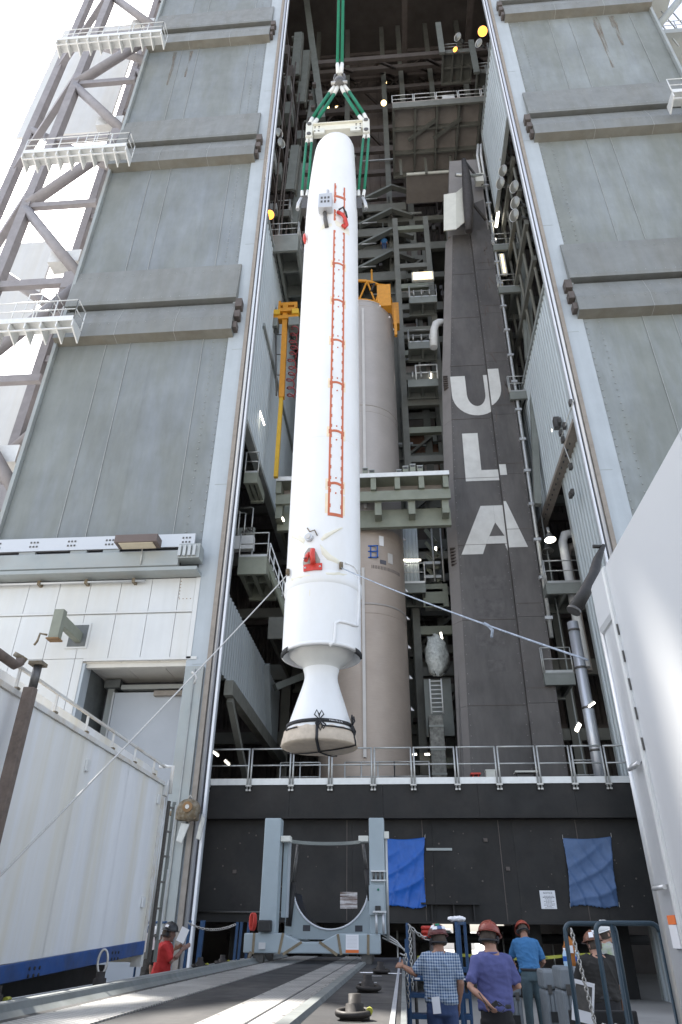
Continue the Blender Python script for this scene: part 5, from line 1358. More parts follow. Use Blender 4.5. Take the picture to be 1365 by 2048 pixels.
# ---- slings and lifting beam
bz = S(675, 261, SYc).z
bx0, bx1 = S(613, 262, SYc).x, S(740, 262, SYc).x
LBm = thing('lifting_beam', 'cream white lifting beam across the top of the white motor', 'lifting beam', ((bx0+bx1)/2, SYc, bz))
box('web', 'beam_cream', LBm, bx0+.08, bx1-.08, SYc-.07, SYc+.07, bz-.12, bz+.28, bevel=.008)
box('lower_flange', 'beam_cream', LBm, bx0+.25, bx1-.25, SYc-.14, SYc+.14, bz-.16, bz-.122)
box('upper_flange', 'beam_cream', LBm, bx0+.25, bx1-.25, SYc-.14, SYc+.14, bz+.282, bz+.32)
for x0, x1 in ((bx0, bx0+.24), (bx1-.24, bx1)): box('end_plate', 'fixture_white', LBm, x0, x1, SYc-.12, SYc+.12, bz-.42, bz+.40, bevel=.03)
for x in (bx0+.30, bx1-.66): box('lug_plate', 'fixture_white', LBm, x, x+.36, SYc-.155, SYc-.08, bz-.34, bz-.06, bevel=.01)
bl = MB()
for x in (bx0+.32, bx0+.46, bx1-.46, bx1-.32):
    for z in (bz+.05, bz+.18): bl.tube((x, SYc-.09, z), (x, SYc-.068, z), .026, 8)
    bl.tube((x, SYc-.17, bz-.22), (x, SYc-.154, bz-.22), .03, 8)
bl.build('bolts', 'hardware_dark', LBm, stuff=True)
text('LIFT BEAM  10 TON', ((bx0+bx1)/2+.1, SYc-.0725, bz+.06), .09, 'motor_grey', LBm) if False else None
for x in (bx0+.12, bx1-.12):
    MB().tube((x, SYc-.16, bz+.30), (x, SYc+.16, bz+.30), .075, 12).build('pin', 'hardware_dark', LBm); MB().tube((x, SYc-.16, bz-.30), (x, SYc+.16, bz-.30), .075, 12).build('pin', 'hardware_dark', LBm)
hk = S(678, 168, SYc)
hk.x = (bx0+bx1)/2 + .03
HK = thing('crane_shackle', 'dark crane shackle joining the green slings above the lifting beam', 'shackle', hk)
MB().lathe([(.02, -.28), (.2, -.22), (.24, 0), (.2, .2), (.06, .28), (.02, .28)], hk, 16).build('swivel', 'hardware_dark', HK)
for s in (-1, 1): MB().path([hk+Vector((s*.12, 0, .2)), hk+Vector((s*.2, 0, .4)), hk+Vector((s*.16, 0, .62)), hk+Vector((s*.08, 0, .72))], .05, 8).build('bow', 'hardware_dark', HK)
MB().tube(hk+Vector((-.3, -.1, -.12)), hk+Vector((.3, -.1, -.12)), .07, 10).build('pin', 'chain_steel', HK)
def sling(a, b, r, lab, grp, sl0=.35, sl1=.35, off=.09, axis=Vector((1, 0, 0))):
    a = Vector(a); b = Vector(b); d = (b-a); L_ = d.length; d.normalize()
    t = thing('lifting_sling', lab, 'sling', b, grp)
    for s in (-1, 1):
        o_ = axis*(s*off)
        MB().path([a+o_+d*sl0, a+o_+d*(L_*.5)+axis*(s*.008), b+o_-d*sl1], r, 8).build('strand', 'green_sling', t)
        if sl0: MB().tube(a+o_*.6, a+o_+d*(sl0+.04), r*1.25, 8, r*1.1).build('sleeve', 'white_sleeve', t)
        if sl1: MB().tube(b+o_-d*(sl1+.04), b+o_*.6, r*1.1, 8, r*1.25).build('sleeve', 'white_sleeve', t)
    return t
sling(hk+Vector((.02, 0, 36)), hk+Vector((0, 0, .66)), .065, 'long green double sling running up to the crane from the shackle', None, 0, .75, .085)
perp = Vector((.8, 0, .45)).normalized(); perp2 = Vector((.8, 0, -.45)).normalized()
sling(hk+Vector((-.12, 0, -.2)), (bx0+.13, SYc, bz+.42), .062, 'left slanting green sling pair between shackle and lifting beam', None, .45, .4, .10, perp2)
sling(hk+Vector((.12, 0, -.2)), (bx1-.13, SYc, bz+.42), .062, 'right slanting green sling pair between shackle and lifting beam', None, .45, .4, .10, perp)
for s, x, u, lab in ((-1, bx0+.12, 617, 'left vertical green sling pair below the lifting beam'), (1, bx1-.12, 728, 'right vertical green sling pair below the lifting beam')):
    zz = S(u, 402, SYc).z
    sling((x, SYc, bz-.38), (SXc+s*(SR+.1), SYc, zz), .045, lab, None, .22, .5, .09)
    t = MB(); cx_ = SXc+s*(SR+.05); t.box(cx_-.10, cx_+.10, SYc-.14, SYc+.14, zz-.55, zz+.0); t.tube((cx_+s*.05-.12, SYc-.1, zz+.05), (cx_+s*.05+.12, SYc-.1, zz+.05), .06, 8)
    t.build('trunnion', 'hardware_dark', SM)
    MB().path([(cx_+s*.12, SYc-.1, zz), (cx_+s*.2, SYc-.12, zz-.3), (cx_+s*.22, SYc-.1, zz-.55)], .06, 8).build('trunnion_shackle', 'bright_steel', SM)

# ---- tag lines
def rope(a, b, sag, r, m, lab, knot=None):
    a = Vector(a); b = Vector(b); t = thing('tag_line', lab, 'rope', a, 'tag lines on the white motor'); pts = []
    for i in range(31): f = i/30; q = a.lerp(b, f); q.z -= sag*4*f*(1-f); pts.append(q)
    MB().path(pts, r, 6).build('line', m, t)
    MB().tube(a+Vector((0, 0, .12)), a+Vector((0, 0, -.02)), .04, 8).build('swivel_hook', 'rusty_iron', t)
    if knot:
        q = pts[int(30*knot)]; MB().path([q+Vector((-.05, 0, .03)), q, q+Vector((.04, -.02, -.07)), q+Vector((.02, -.03, -.16))], .018, 6).build('knot', m, t)
a_, z_ = ph(580, 1150); A1 = surf(a_, z_, .05)
rope(A1, S(-30, 1783, 6.9), .04, .011, 'rope_grey', 'grey tag line running down left across the white container', .53)
a_, z_ = ph(681, 1137); A2 = surf(a_, z_, .04)
b2 = SX(1172, 1318, 1.75)
rope(A2, S(1176, 1320, 6.2), .05, .011, 'rope_blue', 'blue-white tag line running right towards the white trailer', .78)
# ================================================================== transport trailer deck
DZ = 1.2
TD = thing('transport_trailer', 'long flat black trailer deck with tread plate strips in the foreground', 'trailer', (-1.6, 9, 0))
Y0, Y1 = 1.2, 17.8
n = 6
for i in range(n):
    a = Y0+(Y1-Y0)*i/n; b = Y0+(Y1-Y0)*(i+1)/n
    box('deck_plate', 'deck_black', TD, -3.15, -.11, a+.004, b-.004, DZ-.10, DZ)
def strip(x0, x1, nm='tread_strip'):
    k = 7
    for i in range(k):
        a = Y0+(Y1-Y0)*i/k; b = Y0+(Y1-Y0)*(i+1)/k
        box(nm, 'tread_plate', TD, x0, x1, a+.004, b-.004, DZ+.001, DZ+.011)
strip(-2.42, -1.90); strip(-1.28, -.99); strip(-.965, -.80)
box('groove', 'dark_groove', TD, -.988, -.967, Y0, Y1, DZ+.001, DZ+.004)
sc = MB()
for i in range(40):
    y = Y0+.2+i*.42
    for x in (-2.40, -1.92, -1.26, -.82): sc.tube((x, y, DZ+.0085), (x, y, DZ+.0125), .012, 6)
sc.build('strip_screws', 'hardware_dark', TD, stuff=True)
MB().prism([(-2.74, Y0, DZ), (-2.74, Y0, DZ+.07), (-2.62, Y0, DZ+.07), (-2.60, Y0, DZ+.03), (-2.55, Y0, DZ)], (0, Y1-Y0, 0)).build('kerb', 'kerb_grey', TD)
MB().prism([(-.775, Y0, DZ), (-.765, Y0, DZ+.035), (-.68, Y0, DZ+.035), (-.665, Y0, DZ)], (0, Y1-Y0, 0)).build('kerb', 'kerb_grey', TD)
for x0, x1, m, h in ((-.108, -.075, 'trailer_alu', .012), (-.073, -.04, 'deck_black', .0), (-.038, 0.0, 'kerb_grey', .016)): box('edge_rail', m, TD, x0, x1, Y0, Y1, DZ-.16, DZ+h)
box('edge_rail', 'trailer_alu', TD, -3.19, -3.152, Y0, Y1, DZ-.16, DZ+.012)
rl = MB()
for a, b, x in ((4.5, 6.6, -2.80), (8.3, 8.9, -2.80), (9.3, 12.5, -2.80), (12.6, 14, -2.84)): rl.box(x-.02, x+.02, a, b, DZ+.001, DZ+.003)
for y in (8.5, 9.4): rl.box(-3.0, -2.8, y, y+.12, DZ+.001, DZ+.003)
rl.build('red_marking', 'red_paint', TD)
for i, y in enumerate((8.9, 10.6)): box('stencil_patch', 'peeled', TD, -3.0, -2.78, y, y+.22, DZ+.0035, DZ+.006)
for i, (x, y) in enumerate(((-.42, 9.3), (-.40, 10.6))): box('chalk_mark', 'paper', TD, x-.1, x+.1, y, y+.03, DZ+.001, DZ+.003)
for x in (-2.7, -.5): box('chassis_beam', 'launch_black', TD, x-.12, x+.12, Y0, Y1, .75, DZ-.102)
for y in (2.5, 4.0, 12.5, 14.0, 15.5):
    for x in (-2.9, -.35):
        w = MB().lathe([(.2, -.13), (.46, -.13), (.5, -.08), (.5, .08), (.46, .13), (.2, .13)], (0, 0, 0), 24); w.v = [(x+q[2], y+q[0], .5+q[1]) for q in w.v]
        wo = w.build('wheel', 'tyre', TD)
    MB().tube((-2.9, y, .5), (-.35, y, .5), .07, 8).build('axle', 'launch_black', TD)
def anchor(x, y, ang, up, yellow):
    b = MB(); b.lathe([(0, 0), (.10, 0), (.10, .02), (.062, .028), (.06, .085), (.042, .09), (.042, .14), (0, .14)], (x, y, DZ+.0005), 20)
    o = b.build('lashing_swivel', 'ring_black', TD)
    c = Vector((x, y, DZ+.05)); pts = []
    for k in range(20):
        t = 2*PI*k/20
        if up: p = Vector((.045*math.cos(t), 0, .19+.10*math.sin(t)+.03))
        else: p = Vector((.105*math.cos(t), .095*math.sin(t)-.03, -.01 + .008*math.sin(t)))
        pts.append(Matrix.Rotation(ang, 3, 'Z') @ p + (Vector((x, y, DZ+.0)) if up else c))
    MB().path(pts, .012 if up else .02, 8, closed=True).build('ring', 'chain_steel' if up else 'ring_black', o)
    if yellow:
        p = Matrix.Rotation(ang, 3, 'Z') @ Vector((.105, -.02, 0)) + c
        MB().tube(p+Vector((0, -.03, 0)), p+Vector((0, .03, 0)), .023, 8).build('yellow_band', 'tape_yellow', o)
for x, y, ang, up, ye in ((-2.95, 7.8, .3, True, False), (-3.02, 11.9, .2, False, True), (-2.98, 13.2, .0, False, True), (-.36, 7.9, .4, False, False), (-.34, 5.55, -.2, False, True), (-.33, 11.1, .5, False, False), (-2.93, 5.75, 1.2, False, True)):
    anchor(x, y, ang, up, ye)
for k, (x, y, a) in enumerate(((-.50, 11.35, .2), (-.18, 11.2, -.3))):
    o = MB().box(-.12, .12, -.09, .09, 0, .002).build('loose_paper', 'paper'); o.location = (x, y, DZ+.004); o.rotation_euler = (0, 0, a)
    tag(o, ('left', 'right')[k] + ' of two loose white papers under the farthest right deck anchor', 'paper', 'loose papers on the trailer deck')

# ================================================================== grey cradle frame on the deck
CY = 14.1
CF = thing('cradle_frame', 'pale blue-grey steel cradle frame with two posts on the trailer deck', 'cradle frame', (-1.6, 14.5, DZ))
def ctop(u, v): p = S(u, v, CY); return (p.x, p.z)
topl = [ctop(*q) for q in ((489, 1866), (564, 1866), (602, 1884), (642, 1884), (675, 1867), (761, 1868))]
botz = ctop(489, 1906)[1]
MB().prism([(topl[0][0], CY, botz)] + [(x, CY, z) for x, z in topl] + [(topl[-1][0], CY, botz)], (0, .32, 0)).build('base_beam', 'cradle_paint', CF, bevel=.02)
def pad(u0, v0, u1, v1):
    a = S(u0, v0, CY-.004); b = S(u1, v1, CY-.004); MB().bar(a, b, .045, .012, up=(0, 1, 0)).build('wrap_pad', 'pad_tan', CF)
for q in ((509, 1866, 506, 1908), (567, 1866, 558, 1908), (604, 1884, 566, 1909), (639, 1884, 675, 1910), (676, 1868, 683, 1910), (737, 1869, 737, 1910)): pad(*q)
for x in (topl[0][0]+.25, topl[-1][0]-.25):
    for y in (CY+.2, CY+1.2): box('foot', 'hardware_dark', CF, x-.09, x+.09, y-.08, y+.08, DZ+.001, botz-.001)
rb = [(x, z) for x, z in topl]
MB().prism([(topl[0][0]+.1, CY+1.2, botz)] + [(x, CY+1.2, z) for x, z in topl[1:-1]] + [(topl[-1][0]-.1, CY+1.2, topl[-1][1]), (topl[-1][0]-.1, CY+1.2, botz)], (0, .25, 0)).build('rear_beam', 'cradle_paint', CF, bevel=.02)
for x in (topl[0][0]+.45, topl[-1][0]-.3): box('side_beam', 'cradle_paint', CF, x-.12, x+.12, CY+.322, CY+1.198, botz+.02, topl[0][1]-.02)
pl0 = S(522, 1866, CY+.1); ptop = S(531, 1636, CY+.1).z
lx0, lx1 = S(531, 1640, CY+.12).x, S(563, 1640, CY+.12).x
box('post', 'cradle_paint', CF, lx0, lx1, CY+.10, CY+.45, topl[0][1]-.01, ptop, bevel=.02)
box('post_flange', 'cradle_paint', CF, lx1+.02, lx1+.10, CY+.5, CY+.85, topl[0][1]+.25, ptop-.35)
box('post_rib', 'pale_frame', CF, lx1+.102, lx1+.15, CY+.52, CY+.6, topl[0][1]+.25, ptop-.35)
rx0, rx1 = S(738, 1640, CY+.12).x, S(768, 1640, CY+.12).x
box('post', 'cradle_paint', CF, rx0, rx1, CY+.10, CY+.45, topl[-1][1]-.01, ptop, bevel=.02)
ctb = box('control_box', 'cradle_paint', CF, rx0-.01, rx1-.03, CY+.03, CY+.095, S(740, 1830, CY).z, S(740, 1770, CY).z, bevel=.006)
gz = S(750, 1753, CY).z
cb = MB(); 
for dx in (-.08, 0, .08): cb.tube((rx0+.16+dx, CY+.06, gz-.06), (rx0+.16+dx, CY+.06, gz+.1), .02, 8)
cb.build('hydraulic_coupler', 'hardware_dark', CF)
for z in (gz-.06, gz+.09): box('coupler_bar', 'bright_steel', CF, rx0+.03, rx0+.30, CY+.03, CY+.09, z-.012, z+.012)
MB().tube((rx0+.16, CY+.02, S(750, 1779, CY).z), (rx0+.16, CY+.03, S(750, 1779, CY).z), .02, 8).build('indicator', 'green_sling', CF)
box('winch', 'case_black', CF, lx0+.02, lx0+.25, CY-.12, CY+.09, topl[0][1]+.02, topl[0][1]+.2, bevel=.02)
box('lock_block', 'case_black', CF, rx0+.10, rx0+.20, CY-.03, CY+.02, S(750, 1818, CY).z-.05, S(750, 1818, CY).z+.05, bevel=.01)
for dx in (.12, .24): MB().tube((rx0+dx, CY-.02, topl[-1][1]+.002), (rx0+dx, CY-.02, topl[-1][1]+.32), .022, 8).build('jack_rod', 'bright_steel', CF)
box('jack_head', 'bright_steel', CF, rx0+.06, rx0+.3, CY-.06, CY+.02, topl[-1][1]+.322, topl[-1][1]+.35)
pz = S(492, 1890, CY).z
box('tie_cleat', 'bright_steel', CF, topl[0][0]+.28, topl[0][0]+.4, CY-.05, CY-.003, pz-.06, pz+.04)
# saddle plate with half-round cut-out
sy = CY+.95; cxs_, cr = -1.38, .735; czs = S(670, 1861, sy).z + cr
x0, x1 = -2.25, -.52; arcp = [(cxs_+cr*math.cos(R(t)), czs+cr*math.sin(R(t))) for t in range(188, 358, 6)]
zst = czs + cr*math.sin(R(188)) + .02
poly = [(x0+.15, zst), (x0, zst-.1), (x0, 1.75), (x0+.25, 1.55), (x1-.2, 1.55), (x1, 1.75), (x1, zst)] 
for i in range(len(arcp)-1):
    (xa, za), (xb, zb_) = arcp[i], arcp[i+1]
    zl = 1.55
    MB().prism([(xa, sy, zl), (xb, sy, zl), (xb, sy, zb_), (xa, sy, za)], (0, .12, 0)).build('saddle_plate', 'cradle_paint', CF)
box('saddle_cheek', 'cradle_paint', CF, x0, arcp[0][0]-.002, sy, sy+.12, 1.62, zst-.02); box('saddle_cheek', 'cradle_paint', CF, arcp[-1][0]+.002, x1, sy, sy+.12, 1.62, zst-.02)
MB().path([(x, sy-.01, z+.012) for x, z in arcp], .018, 6).build('saddle_rim', 'white_edge', CF)
vs = []; fs = []
for i, t in enumerate(range(188, 358, 6)):
    for dy in (0.12, 1.3): vs.append((cxs_+(cr+.005)*math.cos(R(t)), sy+dy, czs+(cr+.005)*math.sin(R(t))))
for i in range(len(arcp)-1): fs.append((2*i, 2*i+1, 2*i+3, 2*i+2))
MB().add(vs, fs, True).build('saddle_lining', 'launch_black', CF)
for x in (x0+.42, x1-.32): box('saddle_slot', 'dark_groove', CF, x-.07, x+.07, sy-.006, sy-.002, 1.68, 1.78)
hz = ptop - .36; hc = Vector(((lx1+rx0)/2, CY+.35, hz)); hr = (rx0-lx1)/2-.02
vs = []; k = 24
for z in (hz-.03, hz+.03):
    for rr in (hr, hr-.10):
        for i in range(k+1): t = PI*i/k; vs.append((hc.x+rr*math.cos(t), hc.y+rr*math.sin(t)*.9, z))
q = k+1; fs = []
for i in range(k): fs += [(i, i+1, q+i+1, q+i), (2*q+i, 3*q+i, 3*q+i+1, 2*q+i+1), (i, 2*q+i, 2*q+i+1, i+1), (q+i, q+i+1, 3*q+i+1, 3*q+i)]
MB().add(vs, fs, False).build('upper_ring', 'platform_grey', CF)
for x in (lx1+.005, rx0-.2): box('ring_lug', 'fixture_white', CF, x, x+.19, CY+.12, CY+.34, hz-.05, hz+.05, bevel=.01)
for (u0, v0, u1, v1) in ((597, 1684, 577, 1852), (726, 1684, 742, 1800)):
    a = S(u0, v0, CY+.95); b = S(u1, v1, CY+.75); m_ = a.lerp(b, .5); MB().tube(a, m_, .035, 8).build('strut_rod', 'hardware_dark', CF); MB().tube(m_, b, .06, 8).build('strut_barrel', 'black_hose', CF)
def sheet(name, lab, a, b, y, m='paper', band=None, cat='paper'):
    t = thing(name, lab, cat, (a.x, y, b.z)); box('page', m, t, a.x, b.x, y-.004, y, b.z, a.z)
    if band: box('band', band, t, a.x, b.x, y-.0055, y-.0045, b.z, b.z+(a.z-b.z)*.17)
    ln = MB(); zz = a.z-.03
    while zz > b.z+.08: ln.box(a.x+.02, b.x-.03, y-.0055, y-.0042, zz-.004, zz); zz -= .02
    ln.build('print', 'motor_grey', t, stuff=True); return t
sheet('paper_notice', 'white paper notice with orange band taped on the cradle base beam', S(692, 1869, CY-.006), S(718, 1906, CY-.006), CY-.006, band='paper_orange')
rc = MB(); c0 = S(507, 1838, CY+.1)
for k in range(3): rc.path([(c0.x+.02*k-.03+.035*math.cos(R(t)), CY+.12+.02*k, c0.z-.04+.13*math.sin(R(t))) for t in range(0, 360, 30)], .016, 6, closed=True)
rc.build('red_strap_coil', 'red_fitting', CF)
mb = MB(); rg = random.Random(1)
for k in range(3):
    p0 = S(765, 1862, CY+.2); mb.path([p0+Vector((0, 0, -.05*k)), p0+Vector((.25, .1, -.15-.03*k)), p0+Vector((.42, .0, -.33+.02*k)), p0+Vector((.38, -.1, -.36)), p0+Vector((.3, -.1, -.33))], .012, 6)
mb.build('rope_tail', 'rope_grey', CF)
MB().tube((rx1+.03, CY+.15, topl[0][1]-.1), (rx1+.03, CY+.15, ptop-.25), .028, 8).build('conduit', 'galvanised', CF)
box('conduit_head', 'fixture_white', CF, rx1+.002, rx1+.09, CY+.1, CY+.2, ptop-.36, ptop-.24)
MB().tube((topl[0][0]+.1, CY+.0, DZ+.03), (topl[0][0]+.14, CY+.02, botz+.02), .03, 8).build('drain_pipe', 'rusty_iron', CF)

# ================================================================== white container on the left
CX = -4.02
CT = thing('white_container', 'long white container with blue bottom rail at the left', 'container', (-5.2, 6, 0))
cy0, cy1, cz0, cz1 = -3.0, 12.2, 1.30, 3.80
box('core', 'container_white', CT, CX-2.44, CX-.05, cy0, cy1, 1.38, cz1-.02)
k = 9
for i in range(k):
    a = cy0+(cy1-cy0)*i/k; b = cy0+(cy1-cy0)*(i+1)/k
    rg = random.Random(i); vs = []; fs = []; nn = 22
    for j in range(nn+1):
        y = a+.002+(b-a-.004)*j/nn
        for z in (.98+(y-cy0)*.0366, cz1): vs.append((CX-.02+.003*math.sin(j/nn*PI*7)+rg.uniform(-.001, .001), y, z))
    for j in range(nn): fs.append((2*j, 2*j+2, 2*j+3, 2*j+1))
    MB().add(vs, fs, True).build('side_sheet', 'container_white', CT)
MB().prism([(CX-.015, cy0, .85), (CX-.015, cy1+.03, 1.36), (CX-.015, cy1+.03, 1.54), (CX-.015, cy0, .96)], (.035, 0, 0)).build('bottom_rail', 'container_blue', CT, bevel=.008)
for y in (8.6, 11.0):
    bl = MB()
    for dy in (-.12, 0, .12):
        bl.tube((CX+.018, y+dy, 1.235+(y-7.9)*.034), (CX+.028, y+dy, 1.235+(y-7.9)*.034), .018, 8); bl.tube((CX+.018, y+dy, 1.30+(y-7.9)*.036), (CX+.028, y+dy, 1.30+(y-7.9)*.036), .018, 8)
    bl.build('rail_holes', 'case_black', CT, stuff=True)
box('top_rail', 'container_trim', CT, CX-.12, CX+.012, cy0, cy1+.02, cz1+.002, cz1+.06)
MB().bar((CX-.02, cy0, cz1+.30), (CX-.02, cy1, cz1+.30), .035, .03).build('lashing_rail', 'container_trim', CT)
for i in range(16):
    y = cy0+.5+i*.94; MB().bar((CX-.02, y, cz1+.06), (CX-.02, y, cz1+.285), .03, .02).build('rail_post', 'container_trim', CT)
    box('rail_shoe', 'rusty_iron', CT, CX-.02, CX+.02, y-.03, y+.03, cz1+.062, cz1+.085)
box('roof_coaming', 'container_white', CT, CX-.25, CX-.15, cy0, cy1, cz1-.02, cz1+.24)
for y, z in ((9.0, 3.5), (12.0, 3.55), (11.95, 2.05)): box('marker_plate', 'rail_white', CT, CX-.015, CX+.018, y-.05, y+.05, z-.07, z+.07)
box('corner_casting', 'container_trim', CT, CX-.2, CX+.025, cy1+.02, cy1+.2, cz1-.15, cz1+.02)
for x, r_ in ((CX-.02, .05), (CX+.0, .03)): pass
box('end_post', 'container_trim', CT, CX-.16, CX+.0, cy1+.002, cy1+.12, 1.2, cz1-.16)
MB().tube((CX+.02, cy1+.16, 1.3), (CX+.02, cy1+.16, cz1+.12), .02, 8).build('lock_rod', 'galvanised', CT)
MB().path([(CX+.05, cy1+.2, cz1-.1), (CX+.05, cy1+.2, cz1+.35), (CX-.2, cy1+.2, cz1+.36)], .035, 8).build('corner_pipe', 'container_trim', CT)
box('end_door', 'container_white', CT, CX-2.4, CX-.17, cy1+.003, cy1+.06, 1.26, cz1-.04)
ER = thing('rear_ladder', 'dark ladder frame with white edge hung on the far end of the white container', 'ladder', (CX+.1, cy1+.3, 1.2))
for x, y, m, w in ((CX+.02, cy1+.32, 'hardware_dark', .05), (CX+.08, cy1+.44, 'platform_grey', .05)): MB().bar((x, y, 1.25), (x, y, 3.6), w, w).build('stile', m, ER)
for z in (1.6, 1.98, 2.36, 2.74, 3.12, 3.5): MB().bar((CX+.02, cy1+.32, z), (CX+.08, cy1+.44, z), .04, .03).build('rung', 'hardware_dark', ER)
for a, b in ((1.55, 2.55), (2.75, 3.55)): box('reflective_edge', 'rail_white', ER, CX+.107, CX+.122, cy1+.42, cy1+.45, a, b)
box('chassis', 'launch_black', CT, CX-1.9, CX-.4, cy0, cy1-.4, .8, 1.24)
for y in (8.0, 9.3, 1.0):
    for x in (CX-.35, CX-2.1):
        w = MB().lathe([(.2, -.14), (.46, -.14), (.5, -.08), (.5, .08), (.46, .14), (.2, .14)], (0, 0, 0), 24); w.v = [(x+q[2], y+q[0], .5+q[1]) for q in w.v]; w.build('wheel', 'tyre', CT)
for y in (10.2, 11.6):
    MB().bar((CX-.5, y, .02), (CX-.5, y, 1.24), .12, .12).build('landing_leg', 'container_blue', CT)
# post with pipe in front of the container
PP = thing('steel_post', 'brown rusty steel post with capped pipe in front of the container', 'post', (-3.8, 6.9, 0))
pp = SX(62, 1376, -3.86); pt = SX(78, 1340, -3.86)
box('channel', 'post_brown', PP, pp.x-.06, pp.x+.06, pp.y-.05, pp.y+.05, 0, pp.z, bevel=.01)
MB().tube((pp.x+.02, pp.y, pp.z+.002), (pp.x+.02, pp.y, pt.z+.02), .045, 10).build('pipe', 'hardware_dark', PP)
box('cap_plate', 'rusty_iron', PP, pp.x-.06, pp.x+.09, pp.y-.07, pp.y+.07, pt.z+.022, pt.z+.06)
EP = thing('elbow_pipe', 'rusty elbow pipe fitting above the container at the left edge', 'pipe', SX(20, 1325, -3.9))
a = SX(-40, 1280, -3.95); b = SX(30, 1330, -3.9); c = SX(42, 1318, -3.9)
MB().path([a, a.lerp(b, .6), b, b.lerp(c, .6)+Vector((.02, 0, -.01)), c], .05, 8).build('pipe', 'post_brown', EP)
MB().tube(c+Vector((-.02, 0, 0)), c+Vector((.0, 0, .04)), .075, 8).build('flange', 'rusty_iron', EP)

# ================================================================== white box trailer on the right
RX = 1.62
RT = thing('box_trailer', 'tall smooth white box trailer close on the right', 'trailer', (3, 1, 0))
ry0, ry1, rz1 = -8.0, 5.22, 4.12
MB().prism([(RX, ry0, .95), (RX, ry0, rz1-.05), (RX+.06, ry0, rz1), (RX+2.5, ry0, rz1), (RX+2.55, ry0, rz1-.05), (RX+2.55, ry0, .95)], (0, ry1-.42-ry0, 0)).build('side_body', 'trailer_white', RT)
box('corner_panel', 'trailer_alu', RT, RX+.015, RX+2.53, ry1-.415, ry1-.05, .95, rz1-.12)
MB().bar((RX+.0, ry1-.42, .95), (RX+.0, ry1-.42, rz1-.05), .035, .05).build('corner_edge', 'rail_white', RT)
MB().tube((RX+.02, ry1-.03, .9), (RX+.02, ry1-.03, rz1-.22), .028, 10).build('corner_tube', 'bright_steel', RT)
MB().tube((RX+.06, ry1-.09, .9), (RX+.06, ry1-.09, rz1-.22), .02, 10).build('corner_tube', 'rail_white', RT)
box('top_cap', 'trailer_white', RT, RX-.015, RX+2.56, ry1-.43, ry1+.0, rz1-.45, rz1-.01, bevel=.05)
z = SX(1188, 1235, RX).z
box('vent_frame', 'trailer_alu', RT, RX-.01, RX+.012, ry1-.36, ry1-.1, z-.16, z+.0); box('vent_slot', 'hardware_dark', RT, RX-.014, RX-.011, ry1-.33, ry1-.13, z-.12, z-.04)
hg = MB()
for i in range(5): hg.box(RX-.012, RX-.002, ry1-.455, ry1-.445, z-.35-i*.2, z-.27-i*.2)
hg.build('hinge_row', 'hardware_dark', RT, stuff=True)
for vv in (1545, 1780): 
    z = SX(1245, vv, RX).z
    dj = box('door_joint', 'trailer_alu', RT, RX+.0, RX+.014, ry1-.41, ry1-.06, z-.015, z+.015); MB().tube((RX-.03, ry1-.36, z-.03), (RX-.03, ry1-.14, z-.03), .014, 8).build('door_handle', 'bright_steel', dj)
z = SX(1290, 1865, RX).z
box('warning_label', 'sign_white', RT, RX-.004, RX+.0, ry1-.34, ry1-.2, z-.08, z+.04); box('label_band', 'paper_orange', RT, RX-.004, RX+.0, ry1-.34, ry1-.2, z+.042, z+.09)
pr_ = MB()
for y in (3.1, 1.0):
    z = 1.05
    while z < rz1-.1: pr_.box(RX-.004, RX+.0, y-.006, y+.006, z-.006, z+.006); z += .09
pr_.build('panel_rivets', 'trailer_alu', RT, stuff=True)
box('panel_seam', 'trailer_alu', RT, RX-.003, RX-.0005, 3.13, 3.145, .96, rz1-.06)
box('bottom_rail', 'trailer_alu', RT, RX-.02, RX-.001, ry0, ry1-.45, .93, 1.06)
for x in (RX+.35, RX+2.2):
    for y in (-5, -3.8, 4.0):
        w = MB().lathe([(.2, -.14), (.46, -.14), (.5, -.08), (.5, .08), (.46, .14), (.2, .14)], (0, 0, 0), 24); w.v = [(x+q[2], y+q[0], .5+q[1]) for q in w.v]; w.build('wheel', 'tyre', RT)
box('chassis', 'launch_black', RT, RX+.3, RX+2.2, ry0, ry1-.4, .55, .94)
XH = thing('exhaust_hose', 'thick black hose running past the top corner of the white trailer', 'hose', S(1180, 1160, 7))
MB().path([S(1208, 1090, 6.4), S(1195, 1120, 6.4), S(1188, 1150, 6.3), S(1170, 1185, 6.2), S(1150, 1218, 6.2)], [.02, .045, .055, .06, .065], 14).build('hose', 'black_hose', XH)
MB().tube(S(1150, 1218, 6.2), S(1147, 1223, 6.2), .066, 14, .07).build('hose_end', 'hardware_dark', XH)
MB().tube(S(1186, 1093, 6.4), S(1204, 1093, 6.4), .02, 6).build('peg', 'black_hose', XH)
SP = thing('silver_duct', 'bright silver vertical duct inside the right of the opening', 'duct', S(1180, 1500, 25))
dp = S(1148, 1245, 25.6); 
MB().tube((dp.x-.05, 25.6, zt-2), (dp.x-.05, 25.6, dp.z), .21, 16).build('duct', 'silver_tube', SP)
for i in range(5): MB().tube((dp.x-.05, 25.6, dp.z-.3-i*1.5), (dp.x-.05, 25.6, dp.z-.38-i*1.5), .225, 16).build('duct_joint', 'hardware_dark', SP)
for k, u in enumerate((1123, 1132)):
    a = S(u, 1070, 28); t = thing('vent_pipe', ('pale curved vent pipe in the right wall opening', 'tan curved vent pipe behind the pale one in the right wall opening')[k], 'pipe', (a.x, 28+k*.5, 10))
    MB().path([(a.x, 28+k*.5, 11), (a.x, 28+k*.5, a.z-.4-k*.4), (a.x+.15, 28+k*.5, a.z-k*.4), (a.x+.6, 28+k*.5, a.z+.1-k*.4)], .2, 12).build('pipe', 'duct_white' if k == 0 else 'seal_tan', t)

